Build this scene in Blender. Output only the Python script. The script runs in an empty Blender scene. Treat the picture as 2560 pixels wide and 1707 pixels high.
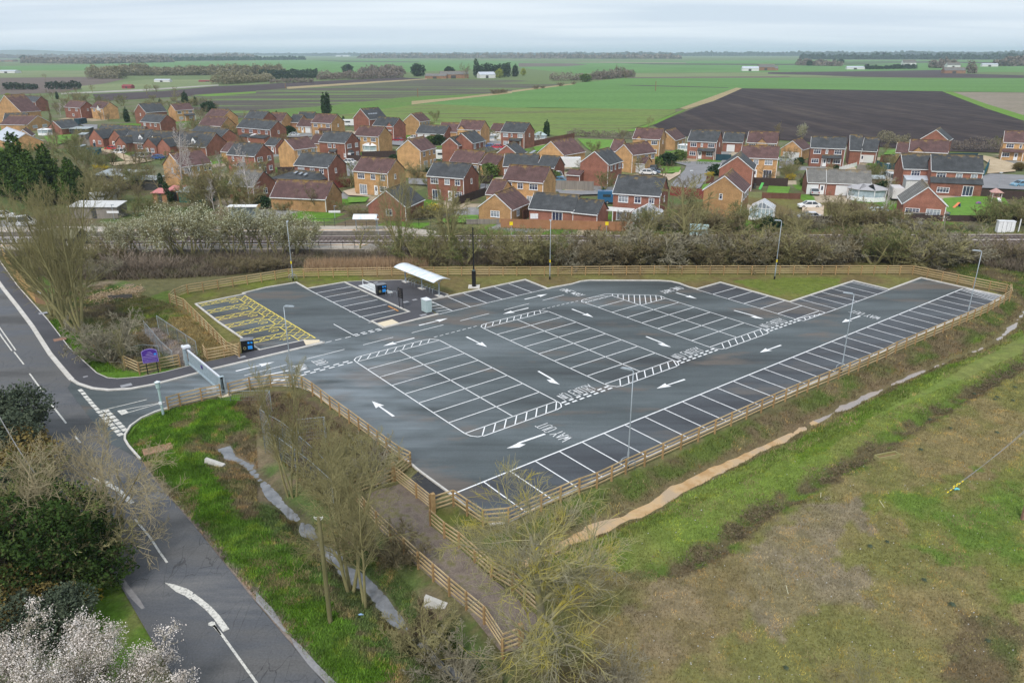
import bpy, math, random
import numpy as np
from mathutils import Vector, Matrix
random.seed(7)
scene = bpy.context.scene
# ------------------------------------------------------------------ camera
F_PX, HCAM, CX, CY, ROLL = 1880.0, 28.85, 1280.0, 853.5, -0.0025
PITCH = math.atan(721.5 / F_PX)
cam_data = bpy.data.cameras.new("camera")
cam = bpy.data.objects.new("camera", cam_data)
scene.collection.objects.link(cam)
cam_data.sensor_width = 36.0
cam_data.lens = 36.0 * F_PX / 2560.0
cam_data.clip_start = 0.5
cam_data.clip_end = 60000.0
cam.matrix_world = Matrix.Translation((0, 0, HCAM)) @ Matrix.Rotation(math.pi / 2 - PITCH, 4, 'X') @ Matrix.Rotation(ROLL, 4, 'Z')
scene.camera = cam
# ------------------------------------------------------------------ sky, sun, exposure
SUN_EL, SUN_AZ = math.radians(48), math.radians(200)   # azimuth clockwise from +Y
world = bpy.data.worlds.new("World"); scene.world = world
world.use_nodes = True
wn, wl = world.node_tree.nodes, world.node_tree.links
wn.clear()
w_out = wn.new('ShaderNodeOutputWorld'); w_bg = wn.new('ShaderNodeBackground')
sky = wn.new('ShaderNodeTexSky'); sky.sky_type = 'NISHITA'; sky.sun_disc = False
sky.sun_elevation = SUN_EL; sky.sun_rotation = SUN_AZ
sky.altitude = 30; sky.air_density = 1.0; sky.dust_density = 2.0; sky.ozone_density = 1.0
tc = wn.new('ShaderNodeTexCoord')
sep = wn.new('ShaderNodeSeparateXYZ'); wl.new(tc.outputs['Generated'], sep.inputs[0])
def wmath(op, a, b=None, clamp=False):
    m = wn.new('ShaderNodeMath'); m.operation = op; m.use_clamp = clamp
    for i, v in enumerate((a, b)):
        if v is None: continue
        if hasattr(v, 'is_linked') or hasattr(v, 'links'): wl.new(v, m.inputs[i])
        else: m.inputs[i].default_value = v
    return m.outputs[0]
den = wmath('ADD', wmath('MAXIMUM', sep.outputs[2], 0.0), 0.055)
comb = wn.new('ShaderNodeCombineXYZ')
wl.new(wmath('DIVIDE', sep.outputs[0], den), comb.inputs[0]); wl.new(wmath('DIVIDE', sep.outputs[1], den), comb.inputs[1])
mp = wn.new('ShaderNodeMapping'); mp.inputs['Scale'].default_value = (0.16, 0.5, 1); mp.inputs['Rotation'].default_value = (0, 0, 0.12)
wl.new(comb.outputs[0], mp.inputs[0])
nz = wn.new('ShaderNodeTexNoise'); nz.inputs['Scale'].default_value = 1.1; nz.inputs['Detail'].default_value = 8; nz.inputs['Roughness'].default_value = 0.5; nz.inputs['Distortion'].default_value = 0.4
wl.new(mp.outputs[0], nz.inputs['Vector'])
cr = wn.new('ShaderNodeValToRGB')
cr.color_ramp.elements[0].position = 0.36; cr.color_ramp.elements[0].color = (4.5, 5.35, 6.4, 1)
cr.color_ramp.elements[1].position = 0.62; cr.color_ramp.elements[1].color = (7.0, 7.55, 8.1, 1)
wl.new(nz.outputs[0], cr.inputs[0])
mixw = wn.new('ShaderNodeMix'); mixw.data_type = 'RGBA'; mixw.inputs[0].default_value = 0.86
wl.new(sky.outputs[0], mixw.inputs[6]); wl.new(cr.outputs[0], mixw.inputs[7])
# the cloud sheet thins to pale haze at the horizon
hz_ = wmath('POWER', wmath('SUBTRACT', 1.0, wmath('MAXIMUM', sep.outputs[2], 0.0)), 14.0, True)
mixh = wn.new('ShaderNodeMix'); mixh.data_type = 'RGBA'
wl.new(wmath('MULTIPLY', hz_, 0.55), mixh.inputs[0]); wl.new(mixw.outputs[2], mixh.inputs[6]); mixh.inputs[7].default_value = (6.5, 7.2, 7.9, 1)
wl.new(mixh.outputs[2], w_bg.inputs[0]); w_bg.inputs[1].default_value = 0.078
wl.new(w_bg.outputs[0], w_out.inputs[0])
sd = bpy.data.lights.new("sun", 'SUN'); sd.energy = 1.5; sd.angle = math.radians(13); sd.color = (1.0, 0.965, 0.92)
sun = bpy.data.objects.new("sun", sd); scene.collection.objects.link(sun)
sv = Vector((math.sin(SUN_AZ) * math.cos(SUN_EL), math.cos(SUN_AZ) * math.cos(SUN_EL), math.sin(SUN_EL)))
sun.rotation_euler = sv.to_track_quat('Z', 'Y').to_euler(); sun.location = (0, 0, 120)
scene.view_settings.view_transform = 'Standard'; scene.view_settings.look = 'None'
scene.view_settings.exposure = 0.82; scene.view_settings.gamma = 1.0
scene.view_settings.use_curve_mapping = False
scene.render.engine = 'CYCLES'
try:
    scene.cycles.volume_bounces = 1; scene.cycles.max_bounces = 5; scene.cycles.transparent_max_bounces = 8
    scene.cycles.diffuse_bounces = 3; scene.cycles.glossy_bounces = 2
except Exception: pass

# ------------------------------------------------------------------ survey: photo points -> places on the ground
WIN = {'a1':(0,80,640/2352),'a2':(640,80,640/2352),'a3':(1280,80,640/2352),'a4':(1920,80,640/2352),
'b1':(0,300,560/2352),'b2':(500,260,560/2352),'b3':(1000,260,560/2352),'b4':(1500,260,560/2352),'b5':(2000,260,560/2352),
'c1':(0,600,640/2352),'c2':(440,640,640/2352),'c3':(1000,640,640/2352),'c4':(1600,560,500/2306),'c5':(2060,560,500/2306),
'd1':(0,900,640/2352),'d2':(0,1280,640/2350),'d3':(600,950,640/2352),'d4':(640,1280,640/2350),'d5':(1100,1100,640/2352),
'd6':(1200,1280,640/2350),'d7':(1900,860,660/2352),'d8':(1900,1240,660/2216),'o':(0,0,2560/2352),
'e1':(200,290,360/2352),'e2':(0,230,330/2352),'e3':(850,640,300/2352),'e4':(330,840,400/2352),'e5':(0,540,500/2352),
'f1':(1230,1020,240/2352),'f2':(700,860,240/2352),'f3':(1380,940,200/2352),'f4':(1380,690,340/2352),'f5':(2080,760,160/2352),'f6':(480,720,340/2352),'s':(0,0,1.0)}
cP, sP = math.cos(PITCH), math.sin(PITCH); cR, sR = math.cos(ROLL), math.sin(ROLL)
def G(t, x, y, z=0.0):
    w = WIN[t]; a = (w[0] + x * w[2] - CX) / F_PX; b = (w[1] + y * w[2] - CY) / F_PX
    a, b = cR * a + sR * b, -sR * a + cR * b
    k = (z - HCAM) / (-sP - b * cP)
    return (a * k, (cP - b * sP) * k)
def GP(t, pts, z=0.0): return [G(t, x, y, z) for x, y in pts]
def ZT(t, x, y, X, Y):
    """height at ground point (X, Y) that is seen at photo row y"""
    w = WIN[t]; lo, hi = -5.0, 60.0; ty = w[1] + y * w[2]
    for _ in range(40):
        m = (lo + hi) / 2; z = m - HCAM; d = Y * cP - z * sP; b = -(Y * sP + z * cP) / d; a = X / d
        if CY + F_PX * (sR * a + cR * b) > ty: lo = m
        else: hi = m
    return lo
AL = 0.6585
UD = np.array([math.cos(AL), math.sin(AL)]); VD = np.array([math.sin(AL), -math.cos(AL)])
OR = np.array(G('d5', 400, 385))
def UV(u, v): p = OR + u * UD + v * VD; return (float(p[0]), float(p[1]))
def toUV(p): q = np.array(p) - OR; return float(q @ UD), float(q @ VD)

# ------------------------------------------------------------------ helpers
def link(o, parent=None):
    scene.collection.objects.link(o)
    if parent is not None: o.parent = parent
    return o
def tag(o, label=None, cat=None, group=None, kind=None):
    if label: o['label'] = label
    if cat: o['category'] = cat
    if group: o['group'] = group
    if kind: o['kind'] = kind
    return o
def empty(name, loc=(0, 0, 0), rz=0.0, label=None, cat=None, group=None):
    o = bpy.data.objects.new(name, None); o.empty_display_size = 0.3
    o.location = loc; o.rotation_euler = (0, 0, rz)
    return tag(link(o), label, cat, group)
def npmesh(name, V, Fc, mats=(), smooth=False, matidx=None, cols=None):
    """V (n,3), Fc (m,k) arrays -> mesh"""
    V = np.asarray(V, np.float32); Fc = np.asarray(Fc, np.int32); m, k = Fc.shape
    me = bpy.data.meshes.new(name)
    me.vertices.add(len(V)); me.vertices.foreach_set('co', V.ravel())
    me.loops.add(m * k); me.loops.foreach_set('vertex_index', Fc.ravel())
    me.polygons.add(m); me.polygons.foreach_set('loop_start', np.arange(m, dtype=np.int32) * k)
    me.polygons.foreach_set('loop_total', np.full(m, k, np.int32))
    if matidx is not None: me.polygons.foreach_set('material_index', np.asarray(matidx, np.int32))
    if smooth: me.polygons.foreach_set('use_smooth', np.ones(m, bool))
    if cols is not None:
        a = me.color_attributes.new('cover', 'FLOAT_COLOR', 'POINT')
        c = np.ones((len(V), 4), np.float32); c[:, :3] = cols; a.data.foreach_set('color', c.ravel())
    for mt in mats: me.materials.append(mt)
    me.update(calc_edges=True); me.validate()
    return me
class MB:
    """collects shapes, builds ONE mesh"""
    def __init__(s): s.v = []; s.f = []; s.m = []; s.cm = 0
    def mat(s, i): s.cm = i; return s
    def add(s, vs, fs):
        b = len(s.v); s.v += [tuple(v) for v in vs]; s.f += [tuple(b + i for i in f) for f in fs]; s.m += [s.cm] * len(fs); return s
    def box(s, x0, x1, y0, y1, z0, z1):
        return s.add([(x0,y0,z0),(x1,y0,z0),(x1,y1,z0),(x0,y1,z0),(x0,y0,z1),(x1,y0,z1),(x1,y1,z1),(x0,y1,z1)],
                     [(0,3,2,1),(4,5,6,7),(0,1,5,4),(1,2,6,5),(2,3,7,6),(3,0,4,7)])
    def cbox(s, cx, cy, cz, w, d, h): return s.box(cx-w/2, cx+w/2, cy-d/2, cy+d/2, cz-h/2, cz+h/2)
    def beam(s, p, q, w, h, up=(0, 0, 1)):
        p, q = Vector(p), Vector(q); d = (q - p).normalized(); up = Vector(up)
        if abs(d.dot(up)) > 0.97: up = Vector((1, 0, 0))
        r = d.cross(up).normalized() * (w / 2); u = r.cross(d).normalized() * (h / 2)
        vs = [p - r - u, p + r - u, p + r + u, p - r + u, q - r - u, q + r - u, q + r + u, q - r + u]
        return s.add(vs, [(0,1,2,3),(5,4,7,6),(0,4,5,1),(1,5,6,2),(2,6,7,3),(3,7,4,0)])
    def tube(s, pts, rad, n=8, cap=True):
        pts = [Vector(p) for p in pts]
        if not hasattr(rad, '__len__'): rad = [rad] * len(pts)
        b = len(s.v); ref = None
        for i, p in enumerate(pts):
            d = (pts[min(i+1, len(pts)-1)] - pts[max(i-1, 0)]).normalized()
            if ref is None:
                ref = Vector((1, 0, 0)) if abs(d.x) < 0.9 else Vector((0, 1, 0))
            a = d.cross(ref).normalized(); c = a.cross(d).normalized(); ref = c
            for k in range(n):
                t = 2 * math.pi * k / n; s.v.append(tuple(p + (a * math.cos(t) + c * math.sin(t)) * rad[i]))
        for i in range(len(pts) - 1):
            for k in range(n):
                k2 = (k + 1) % n; s.f.append((b+i*n+k, b+i*n+k2, b+(i+1)*n+k2, b+(i+1)*n+k)); s.m.append(s.cm)
        if cap:
            s.f.append(tuple(b + k for k in reversed(range(n)))); s.f.append(tuple(b + (len(pts)-1)*n + k for k in range(n))); s.m += [s.cm]*2
        return s
    def prism(s, poly, z0, z1):
        """poly = list of (x, y)"""
        a = sum(poly[i][0]*poly[(i+1) % len(poly)][1] - poly[(i+1) % len(poly)][0]*poly[i][1] for i in range(len(poly)))
        if a < 0: poly = poly[::-1]
        n = len(poly)
        return s.add([(x, y, z0) for x, y in poly] + [(x, y, z1) for x, y in poly],
                     [tuple(reversed(range(n))), tuple(range(n, 2*n))] + [(i, (i+1) % n, n+(i+1) % n, n+i) for i in range(n)])
    def flat(s, poly, z):
        a = sum(poly[i][0]*poly[(i+1) % len(poly)][1] - poly[(i+1) % len(poly)][0]*poly[i][1] for i in range(len(poly)))
        if a < 0: poly = poly[::-1]
        return s.add([(x, y, z) for x, y in poly], [tuple(range(len(poly)))])
    def strip(s, pts, w, z, z1=None, off=0.0, close=False):
        """ribbon (or low kerb if z1) of width w along pts"""
        n = len(pts); P = [np.array(p, float) for p in pts]; L = []; R = []
        for i in range(n):
            a = P[i] - P[i-1] if (i > 0 or close) else None; b = P[(i+1) % n] - P[i] if (i < n-1 or close) else None
            a = a if a is None else a/np.linalg.norm(a); b = b if b is None else b/np.linalg.norm(b)
            t = a if b is None else b if a is None else a + b
            t = t/np.linalg.norm(t); nn = np.array([-t[1], t[0]]); ref = b if b is not None else a
            k = 1/max(0.5, abs(float(nn @ np.array([-ref[1], ref[0]]))))
            L.append(P[i] + nn*k*(off + w/2)); R.append(P[i] + nn*k*(off - w/2))
        m = n if close else n-1
        for i in range(m):
            j = (i+1) % n
            q = [R[i], R[j], L[j], L[i]]
            if z1 is None: s.add([(*p, z) for p in q], [(0,1,2,3)])
            else: s.add([(*p, z) for p in q] + [(*p, z1) for p in q], [(4,5,6,7),(0,1,5,4),(1,2,6,5),(2,3,7,6),(3,0,4,7)])
        return s
    def mesh(s, name, mats, smooth=False):
        me = bpy.data.meshes.new(name); me.from_pydata(s.v, [], s.f)
        for m in (mats if isinstance(mats, (list, tuple)) else [mats]): me.materials.append(m)
        if any(s.m): me.polygons.foreach_set('material_index', s.m)
        if smooth: me.polygons.foreach_set('use_smooth', [True]*len(s.f))
        me.update(); return me
    def build(s, name, mats, parent=None, smooth=False, loc=None):
        o = bpy.data.objects.new(name, s.mesh(name, mats, smooth)); link(o, parent)
        if loc is not None: o.location = loc
        return o
def inst(name, me, parent=None, loc=(0, 0, 0), rz=0.0, sc=None):
    o = bpy.data.objects.new(name, me); link(o, parent); o.location = loc; o.rotation_euler = (0, 0, rz)
    if sc: o.scale = sc if hasattr(sc, '__len__') else (sc,)*3
    return o

def ramp(nt, stops):
    r = nt.nodes.new('ShaderNodeValToRGB'); e = r.color_ramp.elements
    while len(e) < len(stops): e.new(0.5)
    for i, (p, c) in enumerate(stops): e[i].position = p; e[i].color = (*c, 1)
    return r
def mat(name, cols, scale=4.0, rough=0.85, bump=0.0, bscale=None, metal=0.0, spec=0.3, stretch=None, detail=4.0, rand=0.0, attr=None, mul=None, coord='Object', rot=0.0, rr=None, lo=.35, hi=.65):
    """cols: one colour or several, spread by noise. attr: a colour attribute takes their place."""
    m = bpy.data.materials.new(name); m.use_nodes = True; nt = m.node_tree; N, L = nt.nodes, nt.links
    b = N['Principled BSDF']; b.inputs['Roughness'].default_value = rough; b.inputs['Metallic'].default_value = metal
    b.inputs['Specular IOR Level'].default_value = spec
    if not hasattr(cols[0], '__len__'): cols = [cols]
    co = N.new('ShaderNodeTexCoord'); mpn = N.new('ShaderNodeMapping'); L.new(co.outputs[coord], mpn.inputs[0])
    if stretch: mpn.inputs['Scale'].default_value = stretch
    mpn.inputs['Rotation'].default_value = (0, 0, rot)
    nzn = N.new('ShaderNodeTexNoise'); nzn.inputs['Scale'].default_value = scale; nzn.inputs['Detail'].default_value = detail; nzn.inputs['Roughness'].default_value = 0.6
    L.new(mpn.outputs[0], nzn.inputs['Vector'])
    if attr:
        at = N.new('ShaderNodeAttribute'); at.attribute_name = attr
        mx = N.new('ShaderNodeMix'); mx.data_type = 'RGBA'; mx.blend_type = 'MULTIPLY'; mx.inputs[0].default_value = 1.0
        n = len(cols); r = ramp(nt, [(lo + (hi-lo) * i / max(1, n-1), c) for i, c in enumerate(cols)])
        L.new(nzn.outputs[0], r.inputs[0]); L.new(at.outputs['Color'], mx.inputs[6]); L.new(r.outputs[0], mx.inputs[7]); colout = mx.outputs[2]
    elif len(cols) == 1:
        r = ramp(nt, [(lo, [c*0.88 for c in cols[0]]), (hi, [min(1, c*1.1) for c in cols[0]])]); L.new(nzn.outputs[0], r.inputs[0]); colout = r.outputs[0]
    else:
        n = len(cols); r = ramp(nt, [(lo + (hi-lo) * i / (n-1), c) for i, c in enumerate(cols)]); L.new(nzn.outputs[0], r.inputs[0]); colout = r.outputs[0]
    if mul:   # a second, finer noise multiplies the colour: (scale, low, high)
        n2 = N.new('ShaderNodeTexNoise'); n2.inputs['Scale'].default_value = mul[0]; n2.inputs['Detail'].default_value = 3; L.new(co.outputs[coord], n2.inputs['Vector'])
        r2 = ramp(nt, [(0.3, (mul[1],)*3), (0.7, (mul[2],)*3)]); L.new(n2.outputs[0], r2.inputs[0])
        mx2 = N.new('ShaderNodeMix'); mx2.data_type = 'RGBA'; mx2.blend_type = 'MULTIPLY'; mx2.inputs[0].default_value = 1.0
        L.new(colout, mx2.inputs[6]); L.new(r2.outputs[0], mx2.inputs[7]); colout = mx2.outputs[2]
    if rand:
        oi = N.new('ShaderNodeObjectInfo'); hs = N.new('ShaderNodeHueSaturation'); mr = N.new('ShaderNodeMapRange')
        mr.inputs[3].default_value = 1 - rand; mr.inputs[4].default_value = 1 + rand
        L.new(oi.outputs['Random'], mr.inputs[0]); L.new(mr.outputs[0], hs.inputs['Value']); L.new(colout, hs.inputs['Color']); colout = hs.outputs[0]
    L.new(colout, b.inputs['Base Color'])
    if rr:
        mr2 = N.new('ShaderNodeMapRange'); mr2.inputs[1].default_value = .35; mr2.inputs[2].default_value = .65; mr2.inputs[3].default_value = rr[0]; mr2.inputs[4].default_value = rr[1]
        L.new(nzn.outputs[0], mr2.inputs[0]); L.new(mr2.outputs[0], b.inputs['Roughness'])
    if bump:
        bp = N.new('ShaderNodeBump'); bp.inputs['Strength'].default_value = bump; bp.inputs['Distance'].default_value = 0.1
        nb = N.new('ShaderNodeTexNoise'); nb.inputs['Scale'].default_value = bscale or scale*3; nb.inputs['Detail'].default_value = 3
        L.new(co.outputs[coord], nb.inputs['Vector']); L.new(nb.outputs[0], bp.inputs['Height']); L.new(bp.outputs[0], b.inputs['Normal'])
    return m
# python value noise
_rs = np.random.RandomState(3); _T = _rs.rand(256, 256)
def vnoise(x, y, sc, seed=0):
    x = np.asarray(x, float)/sc + seed*17.3; y = np.asarray(y, float)/sc + seed*9.1
    xi = np.floor(x).astype(int); yi = np.floor(y).astype(int); fx = x-xi; fy = y-yi
    fx = fx*fx*(3-2*fx); fy = fy*fy*(3-2*fy); g = lambda a, b: _T[a & 255, b & 255]
    return (g(xi, yi)*(1-fx)+g(xi+1, yi)*fx)*(1-fy)+(g(xi, yi+1)*(1-fx)+g(xi+1, yi+1)*fx)*fy
def fbm(x, y, sc, o=3, seed=0):
    s = 0; a = 1; t = 0
    for i in range(o): s = s + a*vnoise(x, y, sc/2**i, seed+i*5); t += a; a *= .55
    return s/t
def sstep(a, b, x): t = np.clip((x-a)/(b-a), 0, 1); return t*t*(3-2*t)
def inpoly(X, Y, poly):
    X = np.asarray(X); Y = np.asarray(Y); ins = np.zeros(X.shape, bool); n = len(poly)
    px = [p[0] for p in poly]; py = [p[1] for p in poly]
    bb = (X >= min(px)) & (X <= max(px)) & (Y >= min(py)) & (Y <= max(py)); xs = X[bb]; ys = Y[bb]; r = np.zeros(xs.shape, bool)
    for i in range(n):
        x1, y1 = poly[i]; x2, y2 = poly[(i+1) % n]
        if y1 == y2: continue
        c = ((y1 > ys) != (y2 > ys)) & (xs < (x2-x1)*(ys-y1)/(y2-y1)+x1); r ^= c
    ins[bb] = r; return ins
def pdist(X, Y, pts):
    d = np.full(np.shape(X), 1e9)
    for (x1, y1), (x2, y2) in zip(pts[:-1], pts[1:]):
        dx, dy = x2-x1, y2-y1; t = np.clip(((X-x1)*dx+(Y-y1)*dy)/(dx*dx+dy*dy), 0, 1)
        d = np.minimum(d, np.hypot(X-(x1+t*dx), Y-(y1+t*dy)))
    return d
# ------------------------------------------------------------------ water courses
DL = GP('d1', [(2060,800),(2130,900),(2330,1090)], -.85)[:2] + GP('d3', [(70,780),(170,900),(360,1130),(600,1360)], -.85) + GP('d4', [(640,330),(800,520),(985,660),(1070,700),(1200,890),(1340,1060),(1500,1230),(1700,1400),(1900,1560),(2300,1900),(2800,2500)], -.85)
DR = GP('c5', [(3400,300),(2700,760),(2310,1010),(2200,1160),(2060,1290),(1900,1400),(1500,1560)], -.9) + GP('d7', [(1400,260),(1000,440),(760,560),(500,690),(200,850),(0,940)], -.9) + GP('d5', [(2200,440),(1950,590),(1650,740),(1350,860),(1100,960),(900,1060),(700,1170),(560,1225)], -.9)
OLDD = GP('d7', [(2352,165),(2000,350),(1650,560),(1350,720),(1100,880),(800,1060),(480,1230),(250,1360),(0,1480)]) + GP('d6', [(2200,330),(1900,440),(1700,520)])
def dwidth(X, Y): return 0.62 + 0.25*fbm(X, Y, 5, 2, 3)
def ground_z(X, Y):
    X = np.asarray(X, float); Y = np.asarray(Y, float)
    z = np.zeros(X.shape)
    near = (X > -80) & (X < 140) & (Y > 15) & (Y < 150)
    x, y = X[near], Y[near]
    dl, dr, do = pdist(x, y, DL), pdist(x, y, DR), pdist(x, y, OLDD)
    wob = (fbm(x, y, 2.2, 2, 2)-.5)*.6+(fbm(x, y, .9, 2, 4)-.5)*.5
    zz = -1.3*(1-np.clip((dl+wob*.9+.24)/3.3, 0, 1)**.6) - 1.3*(1-np.clip((dr+wob*1.0+.30-.30*sstep(30, 8, x))/2.9, 0, 1)**.6)
    zz = zz - .38*(1-sstep(.1, 1.0, do+wob))
    # soft unevenness away from the built surfaces
    rough = sstep(.0, 2.0, np.minimum(dl, 50)) * (fbm(x, y, 3.0, 3, 8)-.75)*.22
    zz = zz + np.minimum(rough, -.02)
    z[near] = zz
    return z
def gz1(x, y): return float(ground_z(np.array([x]), np.array([y]))[0])
# ------------------------------------------------------------------ land cover of the terrain sheet
C_GR, C_GR2, C_OL, C_BR = (.085,.165,.018), (.145,.205,.03), (.16,.15,.05), (.17,.13,.07)
C_LIT, C_DK, C_MUD, C_TAN, C_SOIL = (.125,.095,.062), (.065,.052,.036), (.25,.20,.145), (.25,.19,.085), (.10,.075,.055)
RL_ZONE = GP('s', [(60,1150),(230,1350),(300,1450),(420,1640),(300,1900),(-300,1900),(-300,1150)])
ZONES = [  # polygon, colour a, colour b, patch size, edge raggedness
 (GP('s', [(-900,640),(3400,640),(3400,500),(-900,500)]), C_LIT, (.12,.12,.06), 7, 2),
 (GP('s', [(-900,560),(3400,560),(3400,470),(-900,470)]), (.10,.13,.045), (.14,.11,.07), 6, 2),
 (GP('b3', [(1700,1420),(2352,1400),(2352,1340),(1900,1350)])+GP('b4', [(900,1400),(1900,1395),(2352,1380),(2352,1310),(1200,1310),(900,1360)]), C_GR, C_GR2, 3, 1),
 ([UV(-8,-60), UV(20,-60), UV(120,-60), UV(120,-2), UV(79,4), UV(60,-4), UV(-4,-30)], C_OL, (.15,.115,.05), 4, .6),
 (GP('c2', [(0,330),(1040,140),(1700,100),(1700,260),(1060,250),(150,480),(600,860),(760,870),(580,960),(560,830),(0,420)]), (.13,.15,.03), (.12,.11,.04), 3, .4),
 (GP('c4', [(1050,640),(2306,600),(2306,720),(1750,890)]), (.15,.14,.045), (.125,.155,.03), 4, .5),
 (GP('c1', [(440,740),(640,1000),(890,1230),(1080,1283),(1300,1265),(1760,1160),(1400,1180),(1100,1180),(940,1060),(760,900),(620,760),(560,720)]), C_GR, (.075,.15,.018), 2, .3),
 (GP('c1', [(620,760),(940,1060),(1150,1170),(1280,1230),(1650,1150),(1640,1080),(1300,760),(1000,560),(700,520),(520,560)]), (.10,.12,.045), (.15,.12,.075), 2.2, 1),
 (GP('c1', [(120,240),(430,230),(620,420),(900,470),(760,560),(500,540),(360,420)]), (.09,.14,.03), (.14,.115,.07), 2, 1),
 (GP('c1', [(750,400),(1100,360),(1320,440),(1100,560),(800,560)]), (.08,.13,.03), (.20,.16,.11), 1.4, .8),
 (GP('c1', [(1080,610),(1550,450),(1640,640),(2200,1050),(1900,1110),(1830,1000),(1450,700),(1300,740)]), (.105,.15,.03), (.14,.13,.05), 3, .5),
 (GP('c1', [(1590,700),(1740,700),(2120,960),(2190,1050),(1910,1100),(1850,1010),(1560,780)]), C_TAN, (.21,.165,.07), 3, .5),
 (GP('c1', [(1330,820),(1460,800),(1790,1010),(1900,1130),(1700,1160),(1620,1060),(1480,1010)]), (.27,.235,.215), (.22,.19,.17), .8, .3),
 (GP('d1', [(1150,700),(1200,610),(1300,540),(1430,470),(1560,450),(1660,425),(2030,340),(2200,330),(2352,420),(2352,1100),(2100,800),(1900,900),(2200,1300),(2352,1480),(2352,1544),(1810,1544),(1500,1200),(1290,915)]), C_GR, (.08,.155,.02), 2.4, .4),
 (GP('d4', [(0,820),(300,1160),(640,1568),(1500,1568),(1250,1200),(900,960),(600,560),(200,120),(0,-60)]), C_GR, (.085,.15,.025), 2.0, .5),
 (GP('s', [(485,1318),(560,1300),(700,1330),(800,1500),(760,1640),(640,1510)]), C_GR, (.085,.15,.025), 2.0, .3),
 (GP('d4', [(640,600),(820,800),(1000,900),(1300,1300),(1420,1568),(1900,1568),(1500,1230),(1180,900),(1000,700),(780,560)]), (.09,.12,.035), (.18,.135,.085), 1.5, .8),
 (GP('d3', [(0,160),(270,110),(480,90),(620,130),(1560,800),(1400,920),(1000,1060),(900,1100),(300,600),(150,420),(0,300)]), (.125,.115,.045), (.115,.085,.055), 3, 1),
 (GP('d4', [(930,330),(1000,180),(1100,150),(2262,1300),(2352,1568),(2000,1568),(1200,820)]), (.085,.11,.035), (.16,.125,.075), 1.6, .9),
 (GP('d3', [(1640,1190),(1990,1150),(2290,1350),(2352,1400),(2352,1544),(2150,1544),(1880,1300)])+GP('d5', [(400,790),(640,790),(900,700),(1000,1100),(500,1300)]), (.11,.125,.03), (.14,.12,.05), 2, .6),
 ([UV(-4,5.4), UV(20,5.6), UV(60,5.6), UV(78,5.4), UV(84,-8), UV(110,-8), UV(110,11), UV(60,11), UV(-4,11)], (.085,.115,.028), (.135,.105,.06), 3.2, .6),
 ([UV(6,9.0), UV(40,9.2), UV(60,9.0), UV(90,7.5), UV(90,9), UV(60,10.4), UV(20,10.6), UV(6,10.2)], (.06,.11,.022), (.085,.13,.03), 1.6, .4),
 (DR[2:]+OLDD[::-1], (.14,.195,.04), (.17,.19,.055), 6, .5),
 ([UV(24,9.6), UV(80,8.6), UV(80,9.6), UV(40,11.6), UV(20,12.4)], (.11,.17,.025), (.11,.15,.03), 2, .6),
 (RL_ZONE, C_GR, (.13,.15,.045), 2, .4),
 (OLDD+GP('d6', [(1500,620),(1100,500),(400,900),(300,1900)])+GP('s', [(2000,2400),(4200,1900),(3600,700)]), (.215,.175,.085), (.17,.165,.06), 3.6, .5),
 (GP('d6', [(1700,520),(2352,330),(2600,600),(2200,1300),(1600,1500),(1300,900)]), (.22,.175,.105), (.185,.15,.075), 3.0, 2),
 (GP('d8', [(120,180),(740,0),(900,120),(640,520),(1000,700),(500,950),(0,1200),(-200,700)]), (.215,.18,.12), (.20,.17,.095), 3.0, 2),
 (GP('d7', [(950,1350),(1400,1330),(1800,1170),(2352,1050),(2800,1000),(2800,1700)])+GP('d8', [(2216,1120),(2000,1060),(1900,640),(1550,590),(1330,480),(1280,340),(1200,140),(930,120)]), (.115,.175,.035), (.165,.17,.055), 2.0, 2.4),
 (GP('d8', [(1800,900),(2100,1000),(2216,1200),(2216,1568),(2600,1900),(1700,1700),(1500,1300),(1650,1000)]), (.135,.105,.06), (.10,.115,.04), 1.8, 1.2),
 (GP('s', [(-900,470),(3400,470),(3400,268),(-900,240)]), (.15,.145,.085), (.11,.14,.05), 9, 2),
]
def grid_axis(lo, hi, fine0, fine1, step, mids, g):
    a = list(np.arange(fine0, fine1+step/2, step)); p = a[-1]; s = step
    for m_hi, m_s in mids[1]:
        while p < m_hi: p += m_s; a.append(p); s = m_s
    while p < hi: s *= g; p += s; a.append(p)
    p = a[0]; s = step
    for m_lo, m_s in mids[0]:
        while p > m_lo: p -= m_s; a.insert(0, p); s = m_s
    while p > lo: s *= g; p -= s; a.insert(0, p)
    return np.array(a)
gx = grid_axis(-24000, 24000, -76, 106, .42, ([(-215, 1.5)], [(135, 1.5)]), 1.22)
gy = grid_axis(-300, 26000, 18, 128, .42, ([], [(260, 1.2), (440, 3.0)]), 1.16)
XX, YY = np.meshgrid(gx, gy); ZZ = ground_z(XX, YY)
wx = (fbm(XX, YY, 1.6, 3, 11)-.5)*2; wy = (fbm(XX, YY, 1.6, 3, 12)-.5)*2
col = np.zeros(XX.shape+(3,)); base_t = fbm(XX, YY, 5, 3, 5)[..., None]
col[:] = np.array((.135,.135,.055))*(1-base_t) + np.array((.12,.105,.055))*base_t
farm = (YY > 440)[..., None]; col = np.where(farm, np.array((.13,.17,.07)), col)
for zi, (poly, ca, cb, ps, rag) in enumerate(ZONES):
    m = inpoly(XX+wx*rag, YY+wy*rag, poly)
    if not m.any(): continue
    x, y = XX[m], YY[m]; t = sstep(.36, .64, fbm(x, y, ps, 4, 20+zi))[:, None]
    col[m] = np.array(ca)*(1-t)+np.array(cb)*t
ROADR0 = GP('d1', [(1290,915),(1400,1080),(1500,1200),(1800,1540)]) + GP('d4', [(0,830),(300,1180),(620,1560),(900,1900)])
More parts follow.
